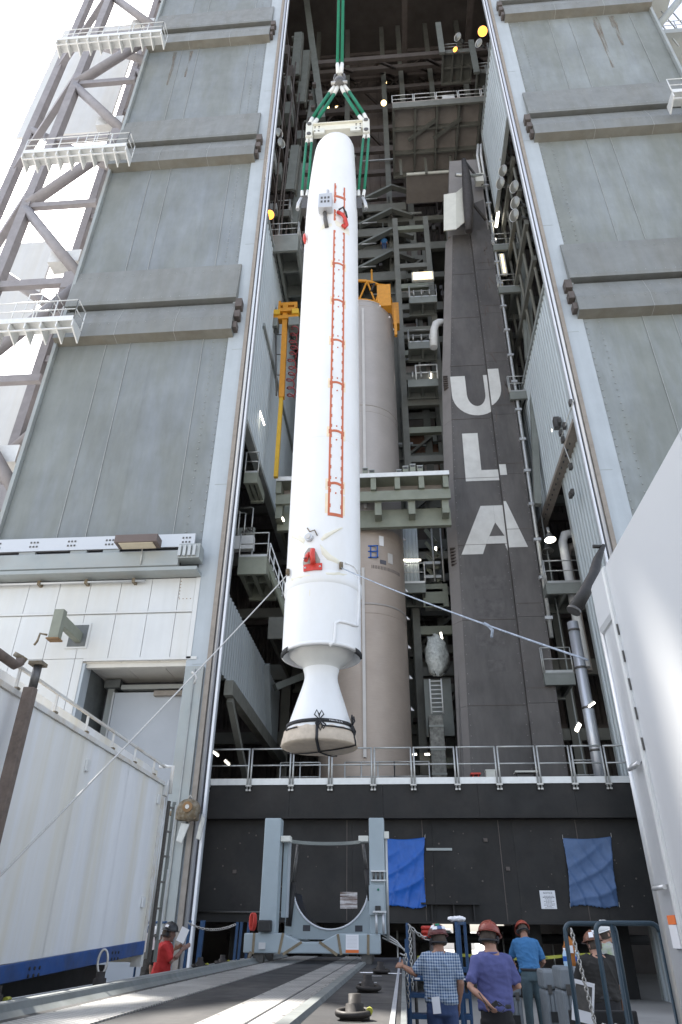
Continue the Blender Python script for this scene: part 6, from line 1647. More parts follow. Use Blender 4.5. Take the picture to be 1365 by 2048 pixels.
# ================================================================== lamps
def flood(u, v, y, dx, lab, lit=None, s=1.0, grp='floodlights inside the opening', tilt=-.35):
    c = S(u, v, y); d = Vector((dx, -.5, tilt)).normalized()
    t = thing('floodlight', lab, 'floodlight', c, grp); q = d.to_track_quat('Z', 'Y')
    m_ = MB().lathe([(.10*s, -.32*s), (.16*s, -.2*s), (.20*s, -.05*s), (.30*s, .12*s), (.34*s, .18*s), (.32*s, .18*s), (.2*s, .0)], (0, 0, 0), 20); m_.v = [tuple(c + q @ Vector(p)) for p in m_.v]
    rf = m_.build('reflector', 'lamp_metal', t)
    m_ = MB().lathe([(.31*s, .165*s), (.2*s, .19*s), (0, .2*s)], (0, 0, 0), 20); m_.v = [tuple(c + q @ Vector(p)) for p in m_.v]; m_.build('lens', lit or 'lamp_glass', rf)
    m_ = MB().tube((0, 0, -.7*s), (0, 0, -.3*s), .09*s, 10); m_.v = [tuple(c + q @ Vector(p)) for p in m_.v]; m_.build('ballast', 'galvanised', t)
    MB().tube(c - d*.55*s, c - d*.55*s + Vector((-dx*.5, .3, .35))*s, .03*s, 6).build('bracket', 'hardware_dark', t)
for i, (u, v, y, lab) in enumerate(((1012, 318, 24.2, 'top of the upper three floodlights by the right guide'), (1010, 343, 24.2, 'middle of the upper three floodlights by the right guide'), (1005, 368, 24.2, 'lowest of the upper three floodlights by the right guide'),
                                    (1033, 375, 23.6, 'highest of the lower three floodlights by the right guide'), (1035, 407, 23.6, 'middle of the lower three floodlights by the right guide'), (1033, 432, 23.6, 'lowest floodlight of all by the right guide'))):
    flood(u, v, y, -.8, lab, s=1.0)
flood(966, 63, 26, -.2, 'glowing amber lamp near the top of the opening', 'amber_light', 1.1, tilt=-.9)
flood(960, 88, 26, -.5, 'unlit lamp just below the glowing amber lamp at the top right', None, .9)
flood(918, 76, 28, -.5, 'left upper silver floodlight near the top of the opening', None, 1.0); flood(912, 100, 28, -.4, 'orange-tinted small floodlight under the left upper silver one', 'amber_light', .6)
flood(556, 268, 24, .7, 'upper silver floodlight behind the left guide', None, .9); flood(560, 288, 24, .7, 'lower silver floodlight behind the left guide', None, .9)
flood(540, 430, 22.6, .1, 'glowing amber lamp beside the left railed platform', 'amber_light', .75, tilt=-.6)
flood(984, 150, 26.5, -.1, 'greenish unlit lamp at the right end of the overhanging platform', None, .9)
flood(1100, 1075, 27.5, 0, 'lit bell lamp in the dark right wall opening', 'tube_light', .8, tilt=-3); flood(1095, 1098, 28.5, 0, 'unlit bell lamp below the lit one in the right wall opening', None, .8, tilt=-3)
flood(768, 207, 33, 0, 'small warm lamp below the roof right of the green slings', 'warm_light', .8, tilt=-.5)
def tube_lamp(u0, v0, u1, v1, y, r, lab, m='tube_light', y1=None):
    a = S(u0, v0, y); b = S(u1, v1, y1 or y); t = thing('tube_lamp', lab, 'lamp', a, 'tube lamps inside the building')
    r *= .7
    MB().tube(a, b, r, 8).build('tube', m, t)
    MB().bar(a+Vector((0, .12, .08)), b+Vector((0, .12, .08)), r*2.6, r*1.2).build('fitting', 'galvanised', t)
for q in ((997, 424, 993, 453, 27.6, .12, 'vertical bright lamp right of the mast head'), (991, 478, 989, 488, 28, .1, 'short bright lamp behind the mast below the vertical one'),
          (806, 1120, 842, 1120, 30.0, .06, 'bright tube lamp on the pale ribbed booth'), (1153, 1462, 1160, 1448, 24.6, .09, 'slanted bright lamp low right of the mast'),
          (1178, 1414, 1190, 1405, 24.2, .045, 'thin bright tube lamp beside the silver duct'), (426, 1503, 437, 1512, 26, .05, 'upper of two tube lamps under the left ribbed wall'), (450, 1521, 459, 1530, 27.5, .05, 'lower of two tube lamps under the left ribbed wall'),
          (872, 1094, 872, 1101, 31, .07, 'small bright lamp behind the open stair'), (850, 1509, 860, 1509, 31, .05, 'right of two short tube lamps at the pier foot'), (825, 1509, 834, 1509, 31, .05, 'left of two short tube lamps at the pier foot'),
          (882, 1265, 886, 1285, 31, .06, 'curved bright lamp above the plastic-wrapped unit'), (519, 820, 529, 850, 23.6, .05, 'bright tube lamp on the left ribbed wall'), (1105, 862, 1113, 832, 24.5, .06, 'slanted tube lamp on the right ribbed wall'), (565, 1035, 568, 1042, 26, .06, 'tiny bright lamp above the control stand'),
          (862, 744, 862, 756, 31.4, .07, 'short bright lamp on the lower service tower landing')):
    tube_lamp(*q)
for k, (u0, v0, u1, v1, y, lab) in enumerate(((826, 545, 866, 557, 30, 'wide warm lamp with frame between tank top and mast'), (1001, 508, 1013, 545, 27.6, 'tall warm lamp in a tray right of the mast'), (1000, 562, 1007, 585, 27.8, 'small warm lamp under the tray lamp right of the mast'))):
    a = S(u0, v0, y); b = S(u1, v1, y); t = thing('framed_lamp', lab, 'lamp', (a.x, y, b.z))
    box('tray', 'fixture_white', t, min(a.x, b.x)-.08, max(a.x, b.x)+.08, y+.02, y+.2, b.z-.06, a.z+.06); box('lens', 'warm_light', t, min(a.x, b.x)+.03, max(a.x, b.x)-.03, y-.0, y+.018, b.z+.02, a.z-.02)
rg = random.Random(21)
for k, (u, v) in enumerate(((715, 172), (804, 164), (655, 216), (675, 215), (770, 166))):
    p = S(u, v, 38); tag(MB().box(p.x-.2, p.x+.2, 37.9, 38, p.z-.12, p.z+.12).build('indicator_lamp', 'warm_light'), ('small distant warm lamp just right of the long green sling', 'small distant warm lamp high above the overhanging platform rail', 'left of two tiny distant lamps between the slanting slings', 'right of two tiny distant lamps between the slanting slings', 'dim distant lamp in the roof steelwork')[k], 'lamp', 'distant lamps')
# wall fittings on the right ribbed wall
RC = thing('wall_conduit', 'thin conduit with junction boxes on the right ribbed wall', 'conduit', (XRW-.1, 23, 19))
MB().path([SX(1148, 800, XRW-.12), SX(1123, 875, XRW-.12), SX(1130, 895, XRW-.12), SX(1145, 935, XRW-.1)], .022, 6).build('pipe', 'galvanised', RC)
for u, v in ((1143, 806), (1130, 852), (1123, 866), (1127, 880), (1120, 842), (1143, 933), (1146, 985), (1143, 990)): p = SX(u, v, XRW-.12); box('junction_box', 'hardware_dark', RC, XRW-.2, XRW-.08, p.y-.1, p.y+.1, p.z-.12, p.z+.12)
p = SX(1110, 845, XRW-.25); box('lamp_bracket', 'hardware_dark', RC, XRW-.3, XRW-.08, p.y-.15, p.y+.15, p.z-.3, p.z+.2)
# rusty gearbox on the left guide
GB = thing('rusty_gearbox', 'rusty gearbox with two grey paddles on the left guide column', 'gearbox', S(378, 1620, 20.4))
c = S(378, 1620, 20.4)
m_ = MB().lathe([(0, -.2), (.22, -.2), (.30, -.12), (.32, .05), (.26, .18), (0, .2)], (0, 0, 0), 14); m_.v = [(c.x+p[0]*1.05, c.y+p[2], c.z+p[1]*.95) for p in m_.v]; m_.build('casing', 'rusty_iron', GB)
box('casing_block', 'rusty_iron', GB, c.x-.34, c.x+.25, c.y-.1, c.y+.3, c.z-.26, c.z+.02, bevel=.04)
MB().tube((c.x+.02, c.y-.26, c.z+.05), (c.x+.02, c.y-.2, c.z+.05), .14, 16).build('hub', 'rusty_paint', GB); MB().tube((c.x+.02, c.y-.275, c.z+.05), (c.x+.02, c.y-.262, c.z+.05), .06, 12).build('shaft', 'chain_steel', GB)
MB().path([(c.x-.06, c.y, c.z+.26), (c.x, c.y, c.z+.40), (c.x+.08, c.y, c.z+.27)], .025, 6).build('lifting_eye', 'chain_steel', GB)
MB().tube((c.x-.3, c.y, c.z-.02), (c.x-.55, c.y+.1, c.z-.08), .07, 8).build('input_shaft', 'rusty_iron', GB)
for q in (((.30, .25, -.05), (.42, .3, -.18), (.34, .3, -.75), (.2, .3, -.7)), ((-.2, .1, -.30), (.05, .1, -.34), (-.12, .1, -.85), (-.30, .1, -.78))):
    MB().prism([c+Vector(p) for p in q], (0, .05, 0)).build('paddle', 'galvanised', GB, bevel=.02)
# ================================================================== blue ladders, carts, cases
def chain(a, b, sag, lab, parent=None, link=.055, r=.007):
    a = Vector(a); b = Vector(b); L_ = (b-a).length*1.08+.001; n = max(4, int(L_/(link*.78))); mb = MB(); pts = []
    for i in range(n+1): f = i/n; q = a.lerp(b, f); q.z -= sag*4*f*(1-f); pts.append(q)
    for i in range(n):
        p, q = pts[i], pts[i+1]; d = (q-p); l = d.length; d.normalize(); side = d.cross(Vector((0, 1, 0)) if i % 2 else Vector((1, .3, .2))).normalized(); c = (p+q)/2; ring_ = []
        for k in range(8): t = 2*PI*k/8; ring_.append(c + d*(math.cos(t)*l*.68) + side*(math.sin(t)*link*.30))
        mb.path(ring_, r, 5, closed=True)
    o = mb.build('chain', 'chain_steel', parent)
    if parent is None: tag(o, lab, 'chain', 'steel chains')
    return o
BL = thing('rolling_ladder', 'blue steel rolling ladder behind the person in the checked shirt', 'rolling ladder', (.4, 10.9, 0))
def bt(a, b, w=.04, nm='post'): return MB().bar(a, b, w, w).build(nm, 'blue_steel', BL, bevel=.006)
for x, y, z in ((.05, 10.7, 1.79), (.70, 10.7, 1.81), (.83, 10.95, 1.81), (.77, 11.25, 1.79), (.03, 11.7, 1.6)): bt((x, y, 0), (x, y, z))
for z in (1.20, 1.02, .80): box('tread', 'blue_steel', BL, .07, .81, 10.72, 10.98, z-.05, z, bevel=.004)
bt((.70, 10.7, 1.79), (.83, 10.97, 1.79), .035, 'top_bar'); bt((.07, 10.85, 1.27), (.81, 10.85, 1.27), .06, 'cross_bar')
for x in (.12, .70): box('tread_label', 'paper', BL, x, x+.07, 10.712, 10.717, 1.165, 1.185)
rgm = MB().sphere((.72, 10.75, 1.84), .09, 12, 8, (1.4, .8, .35)); rg = random.Random(6); rgm.v = [(x+rg.uniform(-.012, .012), y, z+rg.uniform(-.012, .012)) for x, y, z in rgm.v]
tag(rgm.build('white_rag', 'paper'), 'crumpled white rag on top of the blue ladder', 'rag')
chain((.07, 10.66, 1.77), (.42, 10.62, 1.60), .05, 'slack chain between blue ladder post and the checked shirt person')
chain((.08, 10.67, 1.75), (.09, 10.67, 1.05), .0, 'chain hanging down the left post of the blue ladder')
chain((.02, 10.3, 1.45), (.03, 10.35, .9), .0, 'chain hanging at the right deck edge')
SC = thing('stock_cart', 'blue bent-tube stock cart in front of the person in black', 'cart', (1.4, 5.9, 0))
def hoop(x0, x1, y, zt_, z0, nm='hoop'):
    r_ = .05; pts = [(x0, y, z0), (x0, y, zt_-r_)]
    for k in range(5): t = PI - PI/2*k/4; pts.append((x0+r_+r_*math.cos(t), y, zt_-r_+r_*math.sin(t)))
    for k in range(5): t = PI/2 - PI/2*k/4; pts.append((x1-r_+r_*math.cos(t), y, zt_-r_+r_*math.sin(t)))
    pts += [(x1, y, zt_-r_), (x1, y, z0)]
    MB().path(pts, .016, 8).build(nm, 'teal_steel', SC)
hoop(1.165, 1.52, 5.9, 1.755, .35); hoop(1.30, 1.72, 5.55, 1.755, .35)
for x, y in ((1.41, 5.55),): MB().tube((x, y, .35), (x, y, 1.75), .014, 8).build('upright', 'teal_steel', SC)
box('cart_bed', 'blue_steel', SC, 1.12, 1.9, 5.5, 6.5, .28, .35)
for x in (1.2, 1.8):
    for y in (5.6, 6.4): MB().sphere((x, y, .13), .13, 12, 8, (.4, 1, 1)).build('castor', 'tyre', SC)
chain((1.20, 5.86, 1.72), (1.27, 5.84, 1.14), .0, 'chain hanging from the blue stock cart', link=.036, r=.005)
LC = thing('barrier_frame', 'blue barrier frame left of the cradle behind the deck', 'barrier', (-3.6, 15, 0))
for x, h in ((-4.13, 1.84), (-3.90, 1.84), (-3.86, 1.84), (-3.20, 1.82), (-3.12, 1.82), (-2.98, 1.82)): MB().bar((x, 15, 0), (x+.03, 15.1, h), .05, .05).build('post', 'blue_steel', LC)
chain((-4.1, 14.95, 1.80), (-3.18, 14.95, 1.78), .10, 'slack chain on the blue barrier left of the cradle')
for x0, x1, y in ((-4.75, -4.35, 14.6), (-5.0, -4.7, 14.9)):
    MB().path([(x0, y, 0), (x0, y, 1.72), (x0+.06, y, 1.80), (x1-.06, y, 1.80), (x1, y, 1.72), (x1, y, 0)], .022, 8).build('hoop', 'blue_steel', LC)
def case(name, lab, x0, x1, y0, y1, h, grp='grey transport cases'):
    t = thing(name, lab, 'case', ((x0+x1)/2, y0, 0), grp)
    box('body', 'case_grey', t, x0, x1, y0, y1, 0, h*.78, bevel=.03); box('lid', 'case_grey', t, x0-.005, x1+.005, y0-.005, y1+.005, h*.78+.008, h, bevel=.04)
    k = 4
    for i in range(k): x = x0+(x1-x0)*(i+.5)/k; box('rib', 'case_grey', t, x-.025, x+.025, y0-.02, y0-.001, .1, h*.76, bevel=.008)
    for x in (x0+(x1-x0)*.3, x0+(x1-x0)*.75): box('latch', 'hardware_dark', t, x-.03, x+.03, y0-.03, y0-.006, h*.74, h*.84)
    box('handle', 'case_black', t, (x0+x1)/2-.08, (x0+x1)/2+.08, y0-.035, y0-.021, h*.45, h*.56)
case('transport_case', 'wide grey transport case left of the person in the blue shirt', S(1006, 1960, 13.4).x, S(1040, 1960, 13.4).x, 13.4, 14.0, 1.05)
case('transport_case', 'grey transport case right of the person in the blue shirt', S(1088, 1960, 13.0).x, S(1120, 1960, 13.0).x, 13.0, 13.6, 1.20)
case('transport_case', 'grey transport case with water bottles on top, left of the blue cart', S(1122, 1960, 11.9).x, S(1164, 1960, 11.9).x, 11.9, 12.5, 1.28)
for k, x in enumerate((S(1133, 1930, 12.1).x, S(1158, 1930, 12.1).x)):
    t = thing('water_bottle', ('left', 'right')[k] + ' water bottle standing on the grey transport case', 'bottle', (x, 12.1, 1.28), 'water bottles')
    MB().lathe([(.032, 0), (.034, .02), (.034, .14), (.02, .18), (.013, .2)], (x, 12.1, 1.282), 14).build('bottle', 'bottle_plastic', t); MB().lathe([(.015, .2), (.015, .22), (0, .22)], (x, 12.1, 1.282), 12).build('cap', 'paper', t); MB().lathe([(.035, .06), (.035, .12)], (x, 12.1, 1.282), 14).build('label_band', 'tarp_blue', t)
BC = thing('black_case', 'open black case with papers below the hanging chain', 'case', (1.6, 7.2, .8))
box('body', 'case_black', BC, 1.42, 2.0, 7.0, 7.5, 0, 1.02, bevel=.02); box('lid', 'case_black', BC, 1.42, 2.0, 7.51, 7.56, .9, 1.12, bevel=.01)
for i in range(3): MB().path([(1.45+i*.1, 7.05, 1.03), (1.5+i*.1, 7.1, 1.06), (1.6+i*.1, 7.05, 1.03)], .01, 6).build('cable', 'rope_grey', BC)
PH = thing('photo_sheet', 'sheet with a dark photograph hanging beside the chain', 'paper', (1.5, 6.9, 1.1))
o = MB().box(-.085, .085, -.002, .002, -.14, .14).build('page', 'paper', PH); o2 = MB().box(-.065, .065, -.0035, -.0025, -.06, .11).build('picture', 'hardware_dark', PH)
for q in (o, o2): q.data.transform(Matrix.Translation(S(1167, 2003, 6.9)) @ Matrix.Rotation(R(12), 4, 'Y'))
BGx = S(1140, 1905, 13.2).x; BG = MB().sphere((BGx, 13.2, 1.42), .13, 12, 8, (.8, .5, 1.6)); rg = random.Random(3); BG.v = [(x+rg.uniform(-.03, .03), y, z+rg.uniform(-.03, .03)) for x, y, z in BG.v]
BGo = thing('orange_bag', 'orange bag hanging on a post behind the transport cases', 'bag', (BGx, 13.2, 0)); BG.build('bag', 'orange_bag', BGo); MB().tube((BGx, 13.35, 0), (BGx, 13.35, 1.66), .04, 8).build('post', 'hardware_dark', BGo); box('bag_label', 'paper', BGo, BGx-.06, BGx+.04, 13.10, 13.11, 1.42, 1.52)
CTp = thing('caution_tape', 'yellow caution tape strung behind the workers', 'tape', (2, 15, 1.4))
ta, tb_ = S(835, 1912, 15), S(1100, 1911, 15); tc_ = S(1240, 1910, 15)
vs = []; n = 40
for i in range(n+1):
    f = i/n; p = ta.lerp(tc_, f); p.z += .03*math.sin(f*9)-.02
    vs += [(p.x, 15+.02*math.sin(i*.9), p.z-.024), (p.x, 15+.02*math.cos(i*.7), p.z+.024)]
MB().add(vs, [(2*i, 2*i+2, 2*i+3, 2*i+1) for i in range(n)], True).build('ribbon', 'tape_yellow', CTp)
for f in (.15, .35, .52, .62, .75, .9): p = ta.lerp(tc_, f); text('CAUTION', (p.x, 14.96, p.z-.03+.03*math.sin(f*9)), .04, 'ink', CTp)
for x in (ta.x-.05, tc_.x): MB().tube((x, 15.05, 0), (x, 15.05, 1.7), .03, 8).build('stanchion', 'hardware_dark', CTp)
for k, x in enumerate((-.2, 1.2, 3.2, 4.2, 5.0)):
    t = thing('floor_stanchion', ('first', 'second', 'third', 'fourth', 'fifth')[k] + ' thin post from the left in the dark under the launch platform', 'post', (x, 25+k*.7, 0), 'posts under the launch platform')
    MB().tube((x, 25+k*.7, .02), (x, 25+k*.7, 1.7), .03, 6).build('pole', 'chain_steel', t); MB().lathe([(.18, 0), (.18, .02), (0, .03)], (x, 25+k*.7, 0), 12).build('foot', 'hardware_dark', t)
HR = thing('red_hose_reel', 'red hose reel under the launch platform left of the checked shirt person', 'hose reel', (.7, 20, 1.7))
c = S(862, 1862, 16)
for dz in (-.05, .03, .1): MB().path([(c.x+.16*math.cos(R(t)), c.y+.1*math.sin(R(t)), c.z+dz-.05) for t in range(0, 360, 24)], .04, 8, closed=True).build('coil', 'red_fitting', HR)
MB().tube((c.x, c.y, 0), (c.x, c.y, c.z-.08), .04, 8).build('stand', 'hardware_dark', HR)
# pick-up truck in the daylight beyond the building
def truck(x, y, lab, k):
    t = thing('utility_truck', lab, 'truck', (x, y, 0))
    MB().prism([(x-2.6, y, .55), (x+2.6, y, .55), (x+2.6, y, 1.05), (x+1.5, y, 1.12), (x+.9, y, 1.85), (x-.7, y, 1.9), (x-.95, y, 1.15), (x-2.6, y, 1.15)], (0, 1.8, 0)).build('body', 'truck_white', t, bevel=.06)
    MB().prism([(x+1.3, y-.006, 1.18), (x+.82, y-.006, 1.75), (x+.15, y-.006, 1.77), (x+.15, y-.006, 1.18)], (0, .004, 0)).build('window', 'glass_dark', t); MB().prism([(x+.08, y-.006, 1.18), (x+.08, y-.006, 1.77), (x-.62, y-.006, 1.8), (x-.8, y-.006, 1.18)], (0, .004, 0)).build('window', 'glass_dark', t)
    for dx in (-1.7, 1.7):
        for dy in (.1, 1.7):
            w = MB().lathe([(.15, -.12), (.33, -.12), (.36, -.06), (.36, .06), (.33, .12), (.15, .12)], (0, 0, 0), 20); w.v = [(x+dx+q[0], y+dy+q[2], .36+q[1]) for q in w.v]; w.build('wheel', 'tyre', t)
truck(2.6, 60, 'white utility truck in sunlight seen under the launch platform', 0)

# ================================================================== people
def ell(path):
    """loft of ellipses: list of (center, rx, ry) with ring planes normal to the path; x axis kept close to local X"""
    return path
class Body:
    def __init__(self): self.mb = MB()
    def chain(self, pts, n=14, ref=Vector((1, 0, 0))):
        """pts: (Vector, rx, ry)"""
        m = len(pts); vs = []
        P = [Vector(p[0]) for p in pts]
        ring_ = []
        for i in range(m):
            d = (P[min(i+1, m-1)] - P[max(i-1, 0)]).normalized()
            s = ref - d*ref.dot(d); s = s.normalized() if s.length > 1e-3 else d.orthogonal().normalized()
            u = d.cross(s)
            for k in range(n):
                t = 2*PI*k/n; vs.append(P[i] + s*(math.cos(t)*pts[i][1]) + u*(math.sin(t)*pts[i][2]))
        fs = [(i*n+k, i*n+(k+1) % n, (i+1)*n+(k+1) % n, (i+1)*n+k) for i in range(m-1) for k in range(n)]
        d0 = (P[0]-P[1]).normalized(); d1 = (P[-1]-P[-2]).normalized()
        vs.append(P[0] + d0*min(pts[0][1], pts[0][2])*.6); vs.append(P[-1] + d1*min(pts[-1][1], pts[-1][2])*.6); a, b = len(vs)-2, len(vs)-1
        fs += [(a, (k+1) % n, k) for k in range(n)] + [(b, (m-1)*n+k, (m-1)*n+(k+1) % n) for k in range(n)]
        self.mb.add(vs, fs, True); return self
    def ball(self, c, r, sc=(1, 1, 1), n=14): self.mb.sphere(c, r, n, 10, sc); return self
    def done(self, name, m, parent, M_, voxel=.012, smooth=4):
        me0 = self.mb.mesh(name, m); o = bpy.data.objects.new(name, me0); COL.objects.link(o)
        rm = o.modifiers.new('r', 'REMESH'); rm.mode = 'VOXEL'; rm.voxel_size = voxel; rm.use_smooth_shade = True
        if smooth: sm = o.modifiers.new('s', 'SMOOTH'); sm.iterations = smooth; sm.factor = .5
        bpy.context.view_layer.update()
        me = bpy.data.meshes.new_from_object(o.evaluated_get(bpy.context.evaluated_depsgraph_get()))
        bpy.data.objects.remove(o); bpy.data.meshes.remove(me0)
        me.transform(M_)
        me.polygons.foreach_set('use_smooth', [True]*len(me.polygons))
        me.materials.clear(); me.materials.append(MATS[m])
        q = bpy.data.objects.new(name, me); COL.objects.link(q); attach(q, parent); return q
def hand(B, w, d, side, curl=.5, up=Vector((0, 0, 1))):
    """w wrist, d direction of the hand"""
    d = d.normalized(); s = d.cross(up); s = s.normalized() if s.length > .05 else Vector((1, 0, 0)); nrm = s.cross(d)
    palm = w + d*.045
    B.chain([(w, .026, .022), (w+d*.03, .036, .018), (w+d*.075, .040, .016), (w+d*.09, .038, .013)], 10, s)
    for i, (o, L_) in enumerate(((-.030, .070), (-.010, .080), (.011, .075), (.030, .058))):
        b = w + d*.085 + s*o; k = b + d*(L_*.5) - nrm*(curl*.012); e = k + (d*(1-curl*.7) - nrm*curl).normalized()*(L_*.5)
        B.chain([(b, .009, .009), (k, .0085, .0085), (e, .007, .007)], 8, s)
    b = w + d*.03 + s*(.034*side); B.chain([(b, .012, .011), (b + (d*.6+s*side*.7).normalized()*.035, .011, .010), (b + (d*.8+s*side*.55).normalized()*.065 - nrm*.01*curl, .008, .008)], 8, s)
def person(lab, loc, face, H=1.75, lean=0.0, larm=None, rarm=None, shirt='shirt_blue', trousers='jeans', skin='skin', helmet='helmet_red', head=(0, 0), build=1.0, headset=True, arms_mat=None, sleeve=.62, belly=0.0, standz=0.0, stickers=(), hem=.985):
    """larm/rarm: (elbow, hand) in local metres (x right, y forward, z up); head=(turn, nod) in degrees"""
    t = thing('person', lab, 'person', (loc[0], loc[1], standz), None)
    s = H/1.75; M_ = Matrix.Translation((loc[0], loc[1], standz)) @ Matrix.Rotation(R(face), 4, 'Z')
    V = lambda x, y, z: Vector((x, y, z))*s
    hip = V(0, 0, .95); RL_ = Matrix.Rotation(-R(lean), 3, 'X')
    def T(x, y, z):
        p = V(x, y, z) - hip
        return hip + RL_ @ p if p.z > 0 else V(x, y, z)
    b = build
    tors = [(T(0, 0, .90), .165*b*s, .12*b*s), (T(0, 0, .97), .172*b*s, .125*b*s), (T(0, .005+belly*.3, 1.08), .165*b*s, (.115+belly*.5)*b*s), (T(0, .01, 1.20), .172*b*s, .12*b*s), (T(0, .005, 1.33), .19*b*s, .125*b*s), (T(0, -.005, 1.41), .185*b*s, .11*b*s), (T(0, -.015, 1.460), .135*b*s, .085*s), (T(0, -.012, 1.50), .075*s, .07*s)]
    sh = {-1: T(-.172*b, -.01, 1.415), 1: T(.172*b, -.01, 1.415)}
    arms = {}
    for sd, spec in ((-1, larm), (1, rarm)):
        if spec: e, h = Vector(spec[0]), Vector(spec[1])
        else: e = sh[sd] + Vector((sd*.05, -.02, -.29))*s; h = e + Vector((sd*.01, .06, -.25))*s
        arms[sd] = (e, h)
    # skin body
    B = Body()
    B.chain([(p, rx*.9, ry*.9) for p, rx, ry in tors])
    B.chain([(T(0, -.008, 1.44), .068*s, .066*s), (T(0, -.004, 1.52), .062*s, .064*s), (T(0, .012, 1.60), .064*s, .068*s)])
    Hc = T(0, .03, 1.605); HR_ = RL_ @ Matrix.Rotation(R(head[0]), 3, 'Z') @ Matrix.Rotation(-R(head[1]), 3, 'X')
    def HP(x, y, z): return Hc + HR_ @ (Vector((x, y, z))*s)
    def hball(c, r, sc):
        o0 = len(B.mb.v); B.mb.sphere((0, 0, 0), r*s, 14, 10, sc)
        for i in range(o0, len(B.mb.v)): p = HR_ @ Vector(B.mb.v[i]); B.mb.v[i] = tuple(p + HP(*c))
    hball((0, 0, .01), .105, (.74, .92, 1.08)); hball((0, .02, -.06), .075, (.78, .95, .9)); hball((0, .098, -.015), .020, (.8, .9, 1.5)); hball((0, .085, -.058), .022, (1.3, .6, .7)); hball((0, .075, -.095), .025, (1.2, .8, .8)); hball((0, .088, .022), .03, (1.7, .4, .5))
    for sd in (-1, 1): hball((sd*.079, -.005, -.012), .03, (.35, .6, 1.05))
    for sd in (-1, 1):
        e, h = arms[sd]; a = sh[sd]; hd = (h-e).normalized()
        B.chain([(a, .055*b*s, .055*b*s), (a.lerp(e, .5), .047*b*s, .047*b*s), (e, .039*b*s, .039*b*s), (e.lerp(h, .35), .040*b*s, .038*b*s), (h, .027*s, .023*s)], 12, Vector((0, 1, 0)) if abs((e-a).normalized().y) < .8 else Vector((1, 0, 0)))
        hand(B, h, (hd + Vector((0, .1, -.25))).normalized(), -sd, .5, Vector((sd*.8, .2, .4)).normalized())
    for sd in (-1, 1): B.chain([(V(sd*.09, 0, .92), .085*b*s, .09*b*s), (V(sd*.10, .01, .5), .055*s, .06*s), (V(sd*.105, -.01, .1), .04*s, .045*s), (V(sd*.11, .06, .05), .04*s, .035*s), (V(sd*.115, .14, .035), .038*s, .028*s)], 12)
    body = B.done('body', skin, t, M_, .0095, 2)
    if arms_mat: pass
    # eyes
    for sd in (-1, 1):
        e = MB().sphere(tuple(HP(sd*.032, .083, .012)), .010*s, 8, 6); e.v = [tuple(M_ @ Vector(p)) for p in e.v]; e.build('eye', 'ink', t)
    # shirt
    C = Body(); rg = random.Random(int(loc[0]*100+loc[1]*37))
    C.chain([(p + Vector((rg.uniform(-.006, .006), rg.uniform(-.006, .006), 0)), rx*1.06+.008, ry*1.08+.008) for p, rx, ry in [(T(0, 0, hem), tors[1][1], tors[1][2])] + tors[2:-1]], 18)
    for sd in (-1, 1):
        e, h = arms[sd]; a = sh[sd]; q = a.lerp(e, sleeve+.18)
        C.chain([(a + (T(0, 0, 1.40)-a)*.35, .070*b*s, .080*b*s), (a, .064*b*s, .068*b*s), (a.lerp(q, .55), .060*b*s, .061*b*s), (q, .060*b*s, .062*b*s)], 14, Vector((0, 1, 0)) if abs((e-a).normalized().y) < .8 else Vector((1, 0, 0)))
    o = C.done('shirt', shirt, t, M_, .012, 2)
    off = Vector((loc[0]*7, loc[1]*3, 0)); me = o.data; nrm = [v.normal.copy() for v in me.vertices]; zc_ = standz + 1.0*s
    for v, nn_ in zip(me.vertices, nrm):
        p = v.co*1.0; w = 1.0 + .8*max(0, 1 - abs(p.z - zc_ - .08)/.22)
        f1 = mnoise.noise(Vector((p.x*8 + p.z*1.5, p.y*8, p.z*3)) + off); f2 = mnoise.noise(Vector((p.x*7 + p.z*8, p.y*7, p.z*15)) + off*2)
        v.co = v.co + nn_*((.013*(1-abs(f1))**4 - .005 + .006*(1-abs(f2))**5)*w)
    me.update()
    MB_c = Body(); MB_c.mb.path([T(.068*math.cos(R(k)), .07*math.sin(R(k))-.008, 1.485+.012*math.sin(R(k))) for k in range(0, 360, 24)], .014*s, 8, closed=True)
    cmesh = MB_c.mb; cmesh.v = [tuple(M_ @ Vector(p)) for p in cmesh.v]; cmesh.build('collar', shirt, t)
    # trousers
    D = Body()
    D.chain([(V(0, 0, 1.03), .168*b*s, .122*b*s), (V(0, 0, .96), .178*b*s, .132*b*s), (V(0, -.01, .86), .175*b*s, .135*b*s)], 16)
    for sd in (-1, 1): D.chain([(V(sd*.085, -.005, .90), .10*b*s, .115*b*s), (V(sd*.09, 0, .75), .092*b*s, .10*b*s), (V(sd*.10, .01, .5), .07*b*s, .078*b*s), (V(sd*.105, 0, .25), .062*s, .068*s), (V(sd*.108, 0, .06), .06*s, .066*s)], 14)
    D.done('trousers', trousers, t, M_, .013, 2)
    bl = MB().lathe([(.176*b*s, 0), (.182*b*s, .004), (.182*b*s, .036*s), (.176*b*s, .04*s)], (0, 0, 1.0*s), 28); bl.v = [tuple(M_ @ Vector((p[0], p[1]*.74, p[2]))) for p in bl.v]; bl.build('belt', 'strap_dark', t)
    for sd in (-1, 1):
        sh_ = MB(); sh_.sphere((0, 0, 0), .05*s, 12, 8, (.9, 2.6, 1.0), -.75); sh_.v = [tuple(M_ @ (Vector(p) + V(sd*.11, .05, .04))) for p in sh_.v]; sh_.build('shoe', 'case_black', t)
    # hair and hard hat
    hr_ = MB().sphere((0, 0, 0), .112*s, 16, 10, (.78, .94, 1.05), -.55); hr_.v = [tuple(M_ @ (HP(0, -.022, .005) + HR_ @ Vector(p))) for p in hr_.v]; hr_.build('hair', 'hair_dark', t)
